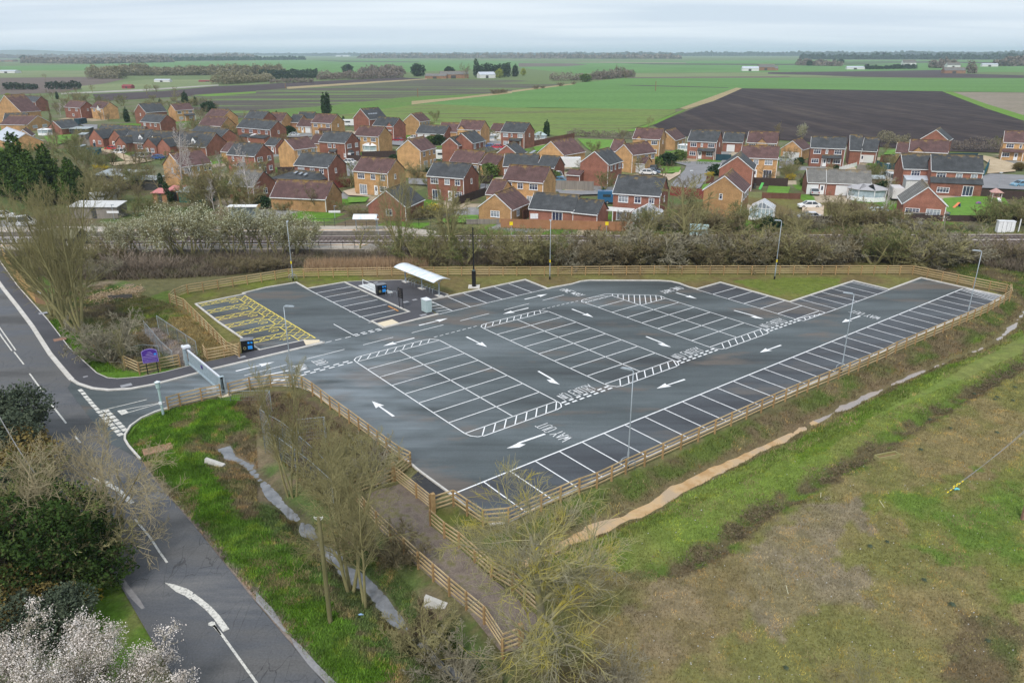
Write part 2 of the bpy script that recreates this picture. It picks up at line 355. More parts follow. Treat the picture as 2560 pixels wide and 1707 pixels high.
# bare soil and dead plants on the ditch banks, litter along the old ditch
near = (XX > -76) & (XX < 120) & (YY > 18) & (YY < 128)
x, y = XX[near], YY[near]; c = col[near]
dl, dr, do = pdist(x, y, DL), pdist(x, y, DR), pdist(x, y, OLDD)
n1 = fbm(x, y, 1.2, 3, 31)
def lay(c, w, colr): w = w[:, None]; return c*(1-w)+np.array(colr)*w
n2 = fbm(x, y, 2.6, 3, 33)
c = lay(c, (1-sstep(1.2, 2.6, dl+(n1-.5)*1.4))*.8, (.075,.125,.035))
c = lay(c, (1-sstep(.55, .85, dl+(n1-.5)*.8))*.8, (.085,.07,.045))
c = lay(c, sstep(.55, .66, n2)*(1-sstep(1.8, 3.6, dl))*.9, (.17,.13,.085))
c = lay(c, (1-sstep(.8, 1.2, dr+(n1-.5)*.8))*.8, (.15,.11,.065))
c = lay(c, (1-sstep(.45, 1.0, do+(n1-.5)*1.5))*.9, (.105,.082,.05))
c = lay(c, sstep(.52, .66, n1)*(1-sstep(.5, 1.8, do)), (.10,.15,.03))
drd = pdist(x, y, ROADR0); c = lay(c, (1-sstep(.35, .8, drd+(n1-.5)*.9))*(y < 50), (.25,.205,.175))
col[near] = c
ny, nx = XX.shape
V = np.stack([XX, YY, ZZ], -1).reshape(-1, 3)
ii = np.arange(ny*nx).reshape(ny, nx)
Fq = np.stack([ii[:-1, :-1], ii[:-1, 1:], ii[1:, 1:], ii[1:, :-1]], -1).reshape(-1, 4)
M_ground = mat('ground_cover', [(.74,.75,.72),(1.0,1.0,1.0),(1.25,1.23,1.20)], scale=1.1, attr='cover', rough=.95, bump=.7, bscale=3.5, spec=.12, detail=9, mul=(7.0,.80,1.2), lo=.3, hi=.7)
me = npmesh('ground', V, Fq, [M_ground], smooth=True, cols=col.reshape(-1, 3))
gnd = inst('ground', me); tag(gnd, 'flat grassy ground with trampled brown patches and shallow ditches', kind='structure')
def ground_color(x, y):
    i = np.clip(np.searchsorted(gx, x), 0, nx-1); j = np.clip(np.searchsorted(gy, y), 0, ny-1); return col[j, i]
# ------------------------------------------------------------------ water
M_watL = mat('ditch_water', [(.13,.135,.14),(.22,.225,.235)], scale=1.2, rough=.05, spec=.6, bump=.03, bscale=4)
M_watR = mat('muddy_water', [(.30,.26,.235),(.36,.29,.235)], scale=.3, rough=.12, spec=.5, bump=.03, bscale=5, lo=.42, hi=.58)
def water(pts, name, m, z, label):
    # resample so that the wavy banks cut the edge
    mb = MB(); mb.strip(pts, 3.4, z); o = mb.build(name, m); tag(o, label, kind='structure'); return o
water(DL, 'ditch_water', M_watL, -.86, 'grey still water in the ditch beside the road verge')
M_watO = mat('orange_mud_water', [(.42,.25,.10),(.52,.35,.18),(.42,.31,.20)], scale=.6, rough=.25, spec=.4, bump=.03, bscale=5)
ki = [i for i, p in enumerate(DR) if p[0] < 29][0]; water(DR[:ki+1], 'ditch_water', M_watR, -.93, 'pale muddy water in the farther part of the ditch below the fence'); water(DR[ki:], 'ditch_water', M_watO, -.927, 'orange muddy water in the near part of the ditch below the fence')

# ------------------------------------------------------------------ asphalt surfaces
asph_cols = [(.044,.048,.050),(.062,.073,.075),(.080,.096,.099),(.110,.128,.134)]
def asphalt(name, cols, tint=None, painted_sheen=(), scale=.075, rough=.8, rr=(.62,.36)):
    m = mat(name, cols, scale=scale, rough=rough, stretch=(.45, 2.2, 1), detail=7, rot=-AL, bump=.15, bscale=22, spec=.35, mul=(9.0,.86,1.14), rr=rr, lo=.34, hi=.68)
    if tint:   # dried brown dirt lying in patches
        nt = m.node_tree; N, L = nt.nodes, nt.links; b = N['Principled BSDF']; src = b.inputs['Base Color'].links[0].from_socket
        co = N.new('ShaderNodeTexCoord'); mm = N.new('ShaderNodeMapping'); mm.inputs['Rotation'].default_value = (0, 0, -AL); mm.inputs['Scale'].default_value = (.6, 1.5, 1); mm.inputs['Location'].default_value = (11, 4, 0)
        n = N.new('ShaderNodeTexNoise'); n.inputs['Scale'].default_value = .11; n.inputs['Detail'].default_value = 8; n.inputs['Roughness'].default_value = .62
        L.new(co.outputs['Object'], mm.inputs[0]); L.new(mm.outputs[0], n.inputs['Vector'])
        r = ramp(nt, [(.545, (0,0,0)), (.62, (1,1,1))]); L.new(n.outputs[0], r.inputs[0])
        mx = N.new('ShaderNodeMix'); mx.data_type = 'RGBA'; L.new(r.outputs[0], mx.inputs[0]); L.new(src, mx.inputs[6]); mx.inputs[7].default_value = (*tint, 1)
        out = mx.outputs[2]
        for (du, dv, rad, amt) in painted_sheen:   # wet sheen near the entrance, painted into the colour as pale patches
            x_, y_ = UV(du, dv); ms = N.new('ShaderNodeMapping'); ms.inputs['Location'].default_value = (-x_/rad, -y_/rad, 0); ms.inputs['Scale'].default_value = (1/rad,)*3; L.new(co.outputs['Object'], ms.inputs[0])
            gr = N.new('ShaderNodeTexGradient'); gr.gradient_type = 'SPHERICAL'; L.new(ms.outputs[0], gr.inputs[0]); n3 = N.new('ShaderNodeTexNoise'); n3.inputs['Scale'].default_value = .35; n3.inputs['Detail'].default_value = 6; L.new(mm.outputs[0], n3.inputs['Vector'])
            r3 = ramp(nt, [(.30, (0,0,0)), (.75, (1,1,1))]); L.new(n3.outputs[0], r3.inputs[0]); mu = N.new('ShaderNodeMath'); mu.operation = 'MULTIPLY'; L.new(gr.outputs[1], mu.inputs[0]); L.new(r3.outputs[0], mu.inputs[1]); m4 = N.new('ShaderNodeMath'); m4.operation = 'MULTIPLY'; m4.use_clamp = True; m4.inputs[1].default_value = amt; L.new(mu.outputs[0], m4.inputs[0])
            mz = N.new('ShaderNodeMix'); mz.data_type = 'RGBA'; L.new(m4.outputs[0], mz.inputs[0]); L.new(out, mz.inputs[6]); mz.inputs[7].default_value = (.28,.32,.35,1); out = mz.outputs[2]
        ml = N.new('ShaderNodeMapping'); ml.inputs['Rotation'].default_value = (0, 0, -AL); ml.inputs['Scale'].default_value = (.035, 1.0, 1); L.new(co.outputs['Object'], ml.inputs[0])
        nl = N.new('ShaderNodeTexNoise'); nl.inputs['Scale'].default_value = .9; nl.inputs['Detail'].default_value = 5; nl.inputs['Roughness'].default_value = .7; L.new(ml.outputs[0], nl.inputs['Vector']); rl = ramp(nt, [(.40, (.84,)*3), (.5, (1,)*3), (.62, (1.1,)*3)]); L.new(nl.outputs[0], rl.inputs[0])
        ms_ = N.new('ShaderNodeMix'); ms_.data_type = 'RGBA'; ms_.blend_type = 'MULTIPLY'; ms_.inputs[0].default_value = 1; L.new(out, ms_.inputs[6]); L.new(rl.outputs[0], ms_.inputs[7])
        L.new(ms_.outputs[2], b.inputs['Base Color'])
    return m
M_asph = asphalt('car_park_asphalt', asph_cols, tint=(.115,.098,.083), painted_sheen=((-5,-25,14,.85),(-1,-13,13,.5),(6,-29,14,.45),(-9,-31,7,.7)))
M_bay = asphalt('bay_asphalt', [(.040,.041,.047),(.050,.053,.060),(.062,.069,.077),(.078,.09,.097)], tint=(.10,.088,.078))
M_path = asphalt('path_asphalt', [(.055,.054,.06),(.068,.066,.074),(.075,.073,.082)], rr=(.7,.55))
M_road = asphalt('road_asphalt', [(.075,.073,.072),(.115,.112,.11),(.088,.092,.102),(.16,.155,.15)], scale=.10, rr=(.75,.45))
M_road.node_tree.nodes['Mapping'].inputs['Rotation'].default_value = (0, 0, .87)
def cracks(m, sc, stretch, amt):
    nt = m.node_tree; N, L = nt.nodes, nt.links; b = N['Principled BSDF']; src = b.inputs['Base Color'].links[0].from_socket; co = N.new('ShaderNodeTexCoord'); mm = N.new('ShaderNodeMapping'); mm.inputs['Rotation'].default_value = (0,0,.87); mm.inputs['Scale'].default_value = stretch
    n0 = N.new('ShaderNodeTexNoise'); n0.inputs['Scale'].default_value = 1.1; n0.inputs['Detail'].default_value = 6; mxv = N.new('ShaderNodeMix'); mxv.data_type = 'VECTOR'; mxv.inputs[0].default_value = .35; L.new(co.outputs['Object'], mm.inputs[0]); L.new(mm.outputs[0], n0.inputs['Vector']); L.new(mm.outputs[0], mxv.inputs[4]); L.new(n0.outputs['Color'], mxv.inputs[5])
    v = N.new('ShaderNodeTexVoronoi'); v.feature = 'DISTANCE_TO_EDGE'; v.inputs['Scale'].default_value = sc; L.new(mxv.outputs[1], v.inputs['Vector']); r = ramp(nt, [(0, (1,)*3), (.018, (0,)*3)]); L.new(v.outputs['Distance'], r.inputs[0])
    n1_ = N.new('ShaderNodeTexNoise'); n1_.inputs['Scale'].default_value = .22; n1_.inputs['Detail'].default_value = 3; L.new(co.outputs['Object'], n1_.inputs['Vector']); r1 = ramp(nt, [(.45, (0,)*3), (.6, (amt,)*3)]); L.new(n1_.outputs[0], r1.inputs[0]); mu = N.new('ShaderNodeMath'); mu.operation = 'MULTIPLY'; L.new(r.outputs[0], mu.inputs[0]); L.new(r1.outputs[0], mu.inputs[1])
    mx = N.new('ShaderNodeMix'); mx.data_type = 'RGBA'; L.new(mu.outputs[0], mx.inputs[0]); L.new(src, mx.inputs[6]); mx.inputs[7].default_value = (.03,.03,.03,1); L.new(mx.outputs[2], b.inputs['Base Color'])
cracks(M_road, .9, (2.2,.6,1), .85)
M_kerb = mat('concrete_kerb', [(.50,.475,.43),(.62,.59,.55)], scale=1.5, rough=.9, mul=(14,.85,1.1))
M_kerb2 = mat('granite_kerb', [(.46,.44,.42),(.55,.52,.49)], scale=1.5, rough=.9, mul=(14,.8,1.1))
M_white = mat('white_road_paint', [(.52,.52,.52),(.76,.76,.76),(.84,.84,.84)], scale=5, rough=.6, spec=.4, detail=8, lo=.28, hi=.6)
M_worn = mat('worn_road_paint', [(.34,.33,.30),(.62,.60,.55),(.66,.64,.58)], scale=7, rough=.8, detail=8)
M_yel = mat('yellow_road_paint', [(.80,.62,.09),(.85,.68,.14)], scale=4, rough=.6)
LEFTKERB = GP('d3', [(500,58),(560,68),(650,102),(800,208),(1000,345),(1200,490),(1400,642),(1560,765),(1640,835),(1900,1025)])
G_LOW = GP('d1', [(1290,915),(1180,790),(1148,735),(1150,690),(1200,610),(1300,538),(1430,480),(1505,455)]) + GP('e4', [(540,1065),(720,1010),(1050,925),(1310,868),(1460,820),(1700,775),(2000,735),(2200,728),(2300,735)])
J_UP = GP('c1', [(665,1290),(720,1325),(850,1368),(1000,1383),(1200,1372),(1400,1335),(1560,1295)])
FRONTC = [UV(-2.8,4.2)] + GP('d5', [(410,745),(455,775),(540,775),(640,745)]) + [UV(6, 4.9)]
carpoly = LEFTKERB[:-1] + [UV(-2.8,-.6)] + FRONTC + [UV(77.2,4.95), UV(77.5,-5.55), UV(68.85,-5.5), UV(68.9,-10.45), UV(54.1,-10.45), UV(54.25,-21.05), UV(49.4,-21.0)] \
    + GP('f4', [(2352,200),(2200,140),(2050,105),(1850,92),(650,88),(500,105),(350,150),(0,215)]) + [UV(34.2,-33.2), UV(34.5,-38.2), UV(21.9,-38.45), UV(18.6,-38.7), UV(17.4,-33.5), UV(10.05,-33.3), UV(10,-36.1), UV(15.1,-36.2), UV(14.6,-52.4), UV(9.5,-52.7), UV(9.5,-56.3), UV(5.5,-56.5), UV(2.2,-55.9), UV(-3.9,-55.1), UV(-3.9,-46.9), UV(-3.3,-35.1), UV(1.4,-35), UV(2.9,-33.1), UV(-8.7,-33.0)] \
    + J_UP[::-1] + [G('d1', 620, 260), G('d1', 1000, 760)] + G_LOW
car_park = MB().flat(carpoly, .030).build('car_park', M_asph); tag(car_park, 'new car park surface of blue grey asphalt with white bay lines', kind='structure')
ROADR = GP('c1', [(-260,60),(30,470),(165,640),(300,820),(460,1070),(665,1290)]) + GP('d1', [(1000,640),(1180,790),(1290,915),(1400,1080),(1500,1200),(1800,1540)]) + GP('d4', [(0,830),(300,1180),(620,1560),(900,1900),(1500,2700)])
rr_ = [np.array(p) for p in ROADR]; RL = []
for i, p in enumerate(rr_):
    t = rr_[min(i+1, len(rr_)-1)]-rr_[max(i-1, 0)]; t = t/np.linalg.norm(t); n = np.array([t[1], -t[0]])
    w = 6.6 if i < 6 else (5.9 if i < 9 else 5.35)
    RL.append(tuple(p - n*(-w) if n[0] < 0 else p - n*w))
road = MB().flat(ROADR + RL[::-1], .018).build('road', M_road); tag(road, 'worn grey two lane road running past the car park entrance', kind='structure')
# darker bays
mb = MB()
mb.flat([UV(-2.7,.05), UV(77.2,.05), UV(77.1,4.85), UV(6,4.85)]+[(FRONTC[3][0],FRONTC[3][1]+.1), (FRONTC[2][0]+.1,FRONTC[2][1]+.2)], .036)
mb.flat([UV(49.1,-20.9), UV(54.1,-20.9), UV(54.0,-10.35), UV(68.8,-10.35), UV(68.8,-5.5), UV(49.1,-5.5)], .036)
mb.flat([UV(19.5,-38.3), UV(34.3,-38.1), UV(34.2,-33.4), UV(19.5,-33.4)], .036)
mb.flat([UV(9.7,-52.5), UV(14.4,-52.2), UV(14.9,-36.3), UV(9.9,-36.3)], .036)
o = mb.build('bay_surface', M_bay, car_park)
# ------------------------------------------------------------------ footpaths
pave_out = GP('c1', [(-200,125),(50,470),(165,620),(300,800),(460,1050),(560,1170),(650,1262)]) + J_UP[1:] + [UV(-8.7,-33.15), UV(2.6,-33.25), UV(1.3,-35.0)]
pave_in = [UV(-3.2,-35.2)] + GP('c1', [(1760,1160),(1500,1225),(1300,1265),(1080,1283),(990,1275),(890,1230),(640,1000),(440,740),(165,430),(-100,60)])
pv = MB().prism(pave_out+pave_in, 0, .125).build('pavement', M_path); tag(pv, 'dark asphalt pavement curving from the road to the sliding gate', kind='structure')
cyc = [UV(10.2,-33.45), UV(17.2,-33.65), UV(18.3,-38.7), UV(21.8,-38.6), UV(22.5,-39.1), UV(21.4,-48.2), UV(16.7,-51.3), UV(14.8,-52.3), UV(15.3,-36.05), UV(10.2,-35.95)]
pv2 = MB().prism(cyc, 0, .125).build('pavement', M_path); tag(pv2, 'dark asphalt pavement under the cycle shelter and notice board', kind='structure')
kb = MB()
def kerb(pts, w=.24, h=.135, off=0.0): kb.strip(pts, w, .0, h, off)
kerb([UV(77.2,5.0), UV(77.55,-5.6), UV(68.85,-5.55), UV(68.95,-10.5), UV(54.1,-10.5), UV(54.3,-21.1), UV(49.4,-21.1)] + GP('f4', [(2352,195),(2200,135),(2050,100),(1850,87),(650,83),(500,100),(350,145),(0,210)]) + [UV(34.25,-33.2), UV(34.55,-38.3), UV(21.9,-38.55), UV(19.5,-38.75), UV(18.3,-38.2)])
kerb([UV(17.5,-33.45), UV(10.15,-33.25)], w=.28); kerb([UV(10.1,-33.2), UV(10.1,-36.05), UV(15.2,-36.2), UV(14.7,-52.45), UV(9.5,-52.75), UV(9.55,-56.35), UV(5.5,-56.6), UV(2.2,-56.0), UV(2.3,-55.5), UV(-3.95,-55.15), UV(-3.9,-46.7), UV(-3.35,-35.1), UV(1.4,-34.95), UV(2.9,-33.1)], w=.2)
kerb([UV(2.9,-33.1), UV(-8.7,-33.05)] + J_UP[::-1], w=.28)
kerb(GP('c1', [(665,1290),(640,1265),(560,1170),(460,1050),(300,800),(165,620),(30,450),(-200,125)]), w=.42)
kerb(GP('c1', [(-100,60),(165,430),(440,740)]), w=.12)
kerb(GP('c1', [(440,740),(640,1000),(890,1230),(990,1275),(1080,1283),(1300,1265),(1500,1225),(1760,1160)]), w=.09)
kerb([UV(18.3,-38.75), UV(21.8,-38.65), UV(22.6,-39.1), UV(21.5,-48.3), UV(16.7,-51.4), UV(14.8,-52.4)], w=.08)
kerb(G_LOW, w=.16); kerb([G('e4', 2300, 735)] + LEFTKERB[1:] + FRONTC + [UV(77.2, 5.0)], w=.16)
o = kb.build('kerb', M_kerb); o.parent = car_park
# tactile slabs and drain covers on the paths
M_tact = mat('tactile_paving', [(.66,.56,.40),(.72,.62,.46)], scale=8, rough=.9, bump=.4, bscale=14)
M_cover = mat('drain_cover', [(.30,.30,.31),(.36,.36,.38)], scale=5, rough=.6, metal=.2)
def slab(corners, z, m, name, lab, cat):
    o = MB().prism(corners, z-.02, z+.012).build(name, m); return tag(o, lab, cat)
slab([UV(1.35,-34.95), UV(.95,-33.35), UV(2.5,-33.3), UV(2.75,-34.0)], .125, M_tact, 'tactile_paving', 'cream tactile slab at the path end beside the yellow hatched bays', 'paving slab')
slab([UV(10.25,-33.45), UV(10.2,-34.9), UV(12.2,-35.0), UV(12.2,-33.5)], .125, M_tact, 'tactile_paving', 'cream tactile slab at the corner nearest the cycle shelter path', 'paving slab')
COV = [('c1',1160,1335,.95,.62,'pale drain cover in the pavement bend by the main road'),('c2',605,928,.75,.5,'drain cover in the path beside the black bin at the yellow bays'),('e3',1290,903,.7,.55,'drain cover just right of the black notice board'),('e3',1465,858,.6,.45,'drain cover between the notice board and cycle hoops'),('e3',1632,1155,.85,.5,'drain cover in front of the grey cabinet'),('e3',698,523,.6,.4,'drain cover behind the railed ramp'),('c1',785,1255,.4,.3,'small round grey cover at the pavement bend'),('c1',395,672,.9,.7,'concrete slab edge cover beside the pavement by the timber hoarding'),('c1',550,912,1.2,.9,'rusty brown cover set in the pavement edge')]
M_rust = mat('rusty_cover', [(.24,.13,.09),(.3,.18,.13)], scale=5)
for k, (t, px, py, a, b_, lab) in enumerate(COV):
    x, y = G(t, px, py, .12); mb = MB(); mb.box(-a/2, a/2, -b_/2, b_/2, -.02, .012)
    o = mb.build('drain_cover', M_rust if 'rusty' in lab else M_cover); o.location = (x, y, .128 if k < 7 else .125); o.rotation_euler = (0, 0, AL); tag(o, lab, 'drain cover')
# ------------------------------------------------------------------ markings
Z1 = .0425
wl_ = MB(); yl = MB()
def ln(u1, v1, u2, v2, w=.1, mb=None, z=Z1):
    a = np.array(UV(u1, v1)); b = np.array(UV(u2, v2)); d = (b-a)/np.linalg.norm(b-a); n = np.array([-d[1], d[0]])*w/2
    (mb or wl_).add([(*(a-n), z), (*(b-n), z), (*(b+n), z), (*(a+n), z)], [(0,1,2,3)])
def lnp(t, x1, y1, x2, y2, w=.1, mb=None):
    a, b = toUV(G(t, x1, y1)), toUV(G(t, x2, y2)); ln(*a, *b, w, mb)
ln(-2.7, 0, 76.9, .1, .13)
for k in range(32): ln(2.4*k, .07, 2.4*k, 4.8)
hz2 = MB()
for k in range(5): a = 74.55+.55*k; ln(a, 4.75, min(77.2, a+.2+k*.0+1.2), .3+.0*k, .12)
for (ul, uc, ur, v0, v0r) in ((3.1,8.05,12.95,-26.1,-26.1),(18.85,23.65,28.4,-26.2,-26.2),(34.12,38.75,43.3,-26.0,-21.0)):
    ln(ul, v0, ul, -6.9); ln(uc, v0, uc, -6.9); ln(ur, v0r, ur, -6.9); ln(ul, v0, uc, v0); ln(uc, v0r, ur, v0r); ln(ul, -6.9, ur, -6.9)
    for k in range(8):
        v = -9.3-2.4*k
        if v > v0+1: ln(ul, v, uc, v)
        if v > v0r+1: ln(uc, v, ur, v)
    # bottom band
    pts = [UV(ul,-6.9), UV(ul+.12,-6.3), UV(ul+.5,-5.8), UV(ul+1.0,-5.6), UV(ur-1.0,-5.6), UV(ur-.45,-5.75), UV(ur-.05,-6.3), UV(ur,-6.9)]
    wl_.strip(pts, .1, Z1)
    for k in range(8):
        a = ul+.75+k*1.12
        if a+.3 < ur-.1: ln(min(a+1.25, ur), -6.9, a+.05, -5.62, .1)
    if v0r == v0:
        wl_.strip([UV(ul,v0), UV(ul+.1,v0-.6), UV(ul+.5,v0-1.0), UV(ul+1,v0-1.12), UV(ur-1.1,v0-1.05), UV(ur-.4,v0-.75), UV(ur,v0-.1)], .1, Z1)
        for k in range(9):
            a = ul+.2+k*1.02; ln(a, v0, min(a+.95, ur-.5), v0-1.05, .09)
    else:
        top = GP('f4', [(550,465),(515,450),(510,430),(540,412),(600,395),(850,335),(910,320),(960,315),(1040,318),(1800,340),(1880,350),(1960,385)])
        wl_.strip(top, .1, Z1); wl_.strip(GP('f4', [(1045,320),(1045,355)]), .1, Z1)
        for (x1, y1, x2, y2) in ((530,440,640,455),(570,415,730,432),(640,390,840,405),(730,365,930,380),(820,342,1000,358),(1140,325,1140,385),(1230,330,1235,415),(1325,332,1330,445),(1420,334,1430,478),(1515,336,1525,500),(1605,338,1625,480),(1700,340,1715,458),(1795,342,1805,432),(1880,352,1900,410)):
            lnp('f4', x1, y1, x2, y2, .09)
# back bays
for k in range(6): ln(49.2, -18.45+2.4*k, 54.0, -18.4+2.4*k)
ln(49.3, -21, 49.05, -6.3); ln(49.05, -6.4, 53.8, -5.5); ln(53.8, -5.5, 68.7, -5.5); ln(54.1,-10.4,53.9,-5.5)
ln(49.05,-6.35,49.3,-5.55,.1); ln(49.3,-5.55,53.8,-5.5)
for k in range(5): ln(49.8+.85*k, -5.55, 50.4+.9*k, -6.25+.14*k, .14)
for k in range(6): ln(56.2+2.4*k, -10.4, 56.2+2.4*k, -5.5)
# top left row
ln(17.3,-33.4,34.2,-33.3)
for k in range(5): ln(22.1+2.4*k,-38.4,22.1+2.4*k,-33.4)
# hatched box by the cabinet
ln(19.5,-38.6,19.5,-33.4); 
for k in range(4): ln(17.9+.0*k, -37.6+1.05*k, 19.45, -38.4+1.15*k+.9, .1)
# middle row, entrance aisle
ln(9.5,-52.7,9.95,-36.1)
for k in range(7): ln(9.6,-50.25+2.4*k,14.55,-50.1+2.4*k)
ln(9.95,-36.1,14.9,-36.2)
ln(6.25,-37.9,6.4,-33.05); 
def dashes(u1, v1, u2, v2, n, duty, w): 
    for k in range(n):
        a = k/n; b = a+duty/n; ln(u1+(u2-u1)*a, v1+(v2-v1)*a, u1+(u2-u1)*b, v1+(v2-v1)*b, w)
dashes(3.0,-33.0,6.4,-33.0,3,.62,.12); 
for vv in (-32.85,-33.3): dashes(6.4,vv,10,vv,4,.62,.18)
dashes(12.95,-27.2,19.0,-27.3,8,.62,.1); dashes(28.4,-27.3,34.2,-27.0,8,.62,.1)
for v in (-6.35,-5.9):
    for (a, b) in ((12.95,18.95),(28.3,34.3),(43.2,49.3)):
        sh = -.2 if v > -6 else 0; dashes(a+.1+sh*0, v, b+.2, v, 7, .62, .2)
for v, a in ((-26.75,-6.2),(-26.28,-5.6)): dashes(a, v, 3.0 if v < -26.5 else 3.2, v, 9, .6, .2)
for u1, u2 in ((11.76,15.97),(18.2,22.38),(24.6,28.48),(30.6,34.2),(-.45,3.72),(5.85,9.48)): ln(u1,-29.9,u2,-29.95)
ln(-6.9,-29.63,-2.68,-29.68); ln(-8.0,-28.75,-3.06,-28.18,.2)
# main road paint
wr = MB()
def px(mb, t, pts, w, z=.034): mb.strip(GP(t, pts), w, z)
def quadp(mb, t, pts, z=.034): mb.flat(GP(t, pts), z)
for s in ([(-40,800),(15,890),(110,1020)],[(-60,700),(0,810),(145,1015)],[(130,1030),(220,1145)],[(272,1228),(395,1395)]): px(wr, 'c1', s, .13)
for s in ([(455,385),(608,582)],[(690,700),(740,765)]): px(wr, 'd1', s, .14)
px(wr, 'd2', [(1240,65),(1380,235),(1460,360),(1535,465)], .13); px(wr, 'd2', [(1960,1040),(2040,1130),(2350,1560),(2700,2050)], .13)
px(wr, 'd1', [(840,900),(865,945)], .14)
quadp(wr, 'd2', [(1910,1040),(1912,1018),(1945,1005),(1975,1010),(1980,1040),(2035,1125),(2025,1130),(1965,1055)])
quadp(wr, 'd2', [(1512,648),(1600,665),(1720,705),(1775,738),(1748,806),(1700,770),(1620,735)]); wr.strip(GP('d2', [(1762,765),(1830,815),(1910,880),(1990,965),(2078,1088)]), .34, .0375)
quadp(wr, 'd1', [(845,1078),(930,1095),(1035,1130),(985,1170),(930,1135)]); wr.strip(GP('d1', [(1005,1148),(1060,1180),(1120,1228),(1170,1275),(1212,1320)]), .36, .0375)
# give way dashes and triangle
for a, b in (((730,272),(755,292)),((758,300),(778,320)),((780,330),(802,350)),((800,355),(828,378)),((826,385),(850,405)),((848,412),(875,434)),((876,440),(900,462))):
    wr.strip(GP('d1', [a, b]), .34, .04)
for k in range(8):
    x, y = 902+27*k, 470+29.5*k; wr.strip(GP('d1', [(x, y), (x+27, y+18)]), .42, .04)
    if 0 <= k < 7: x, y = 965+27.5*k, 458+29*k; wr.strip(GP('d1', [(x, y), (x+27, y+20)]), .42, .04)
wr.strip(GP('d1', [(915,470),(1350,365)]), .1, .04); 
wr.strip(GP('d1', [(1080,470),(1515,388)]), .1, .04); wr.strip(GP('d1', [(1120,505),(1180,485),(1478,398)]), .1, .04)
wr.flat(GP('d1', [(1078,472),(1150,455),(1182,485),(1118,508)]), .0415)
# yellow hatched bays
def ly(u1, v1, u2, v2, w=.11): ln(u1, v1, u2, v2, w, yl)
ly(2.05,-55.0,2.72,-34.9,.13)
vb = [-54.85+0, -51.75, -48.3, -45.05, -41.9, -38.45]
for k in range(6):
    v0 = -55.0+3.25*k+(0 if k else .1); v1 = v0+ (.95 if k == 0 else 1.15); v0b = v0
    if k: v0 = v0b; 
    ly(-3.7, v0, 1.0, v0); ly(-3.7, v1, 1.0, v1)
    n = 4
    for j in range(n):
        a = -3.7+4.7*j/n; b = -3.7+4.7*(j+1)/n; m_ = (v0+v1)/2
        ly(a, v0, b, v1, .08); ly(a, v1, b, v0, .08)
    ly(1.0, v1, 1.05, v0b+3.25 if k < 5 else -34.9, .11)
    # wheelchair symbol at the bay head
    cu, cv = .25, v1+.85
    ring = [(cu+.32*math.cos(t), cv+.26*math.sin(t)) for t in np.linspace(-2.3, 2.0, 10)]
    yl.strip([UV(a, b) for a, b in ring], .09, Z1)
    ly(cu-.15, cv-.05, cu-.55, cv-.35, .1); ly(cu-.5, cv-.35, cu-.75, cv-.1, .1); ly(cu-.15, cv+.2, cu-.6, cv+.3, .09)
nn_ = 17
for j in range(nn_):
    a = -54.9+20.0*j/nn_; b = a+20.0/nn_; f = lambda v: 2.05+(v+55)*.0335
    ly(1.05, min(b+.2, -34.9), f(a), a, .085); ly(1.05, a, f(b), min(b, -34.9), .085)
# ------------------------------------------------------------------ painted words: stroke letters
STR = {'W':[(0,1,.25,0),(.25,0,.5,.75),(.5,.75,.75,0),(.75,0,1,1)],'A':[(0,0,.5,1),(.5,1,1,0),(.2,.33,.8,.33)],'Y':[(0,1,.5,.5),(1,1,.5,.5),(.5,.5,.5,0)],
'O':[(.15,0,.85,0),(.15,1,.85,1),(.05,.1,.05,.9),(.95,.1,.95,.9),(.05,.1,.15,0),(.95,.1,.85,0),(.05,.9,.15,1),(.95,.9,.85,1)],'U':[(.05,1,.05,.12),(.95,1,.95,.12),(.05,.12,.2,0),(.95,.12,.8,0),(.2,0,.8,0)],
'T':[(0,1,1,1),(.5,1,.5,0)],'N':[(.05,0,.05,1),(.05,1,.95,0),(.95,0,.95,1)],'E':[(.05,0,.05,1),(.05,1,1,1),(.05,.5,.8,.5),(.05,0,1,0)],'R':[(.05,0,.05,1),(.05,1,.8,1),(.8,1,.95,.85),(.95,.85,.95,.62),(.95,.62,.8,.48),(.8,.48,.05,.48),(.45,.48,.95,0)]}
M_wd = M_white
def word(text, o, dx, up, lw, lh, gap, z=Z1, sw=.1, label=None):
    mb = MB(); o = np.array(o); dx = np.array(dx); up = np.array(up); c = 0.0
    for ch in text:
        if ch == ' ': c += gap*2.6; continue
        w = lw*(1.25 if ch == 'W' else 1)
        for x1, y1, x2, y2 in STR[ch]:
            a = o+dx*(c+x1*w)+up*(y1*lh); b = o+dx*(c+x2*w)+up*(y2*lh); a = np.array(UV(*a)); b = np.array(UV(*b))
            d = (b-a)/np.linalg.norm(b-a); n = np.array([-d[1], d[0]])*sw/2; a = a-d*sw*.4; b = b+d*sw*.4
            mb.add([(*(a-n), z), (*(b-n), z), (*(b+n), z), (*(a+n), z)], [(0,1,2,3)])
        c += w+gap
    ob = mb.build('word_marking', M_white, car_park); 
    if label: ob['label'] = label
    return ob
for k, (u, n) in enumerate(((13.68,'nearest'),(29.05,'middle'),(43.9,'farthest'))):
    word('NO ENTRY', (u,-6.62), (1,0), (0,-1), .40, 1.2, .13, sw=.075, label=f'painted words NO ENTRY, {n} of the three')
word('WAY OUT', (9.55,-.95), (0,-1), (-1,0), .40, 1.15, .12, sw=.075, label='painted words WAY OUT nearest the front fence')
word('WAY', (-1.32,-27.4), (.05,-1), (-1,0), .42, 1.15, .1, label='painted word WAY at the exit')
word('OUT', (.80,-27.55), (.0,-1), (-1,0), .42, 1.12, .1, label='painted word OUT at the exit')
word('WAY OUT', (57.4,-.6), (0,-1), (-1,0), .40, 1.15, .12, sw=.075, label='painted words WAY OUT at the far end')
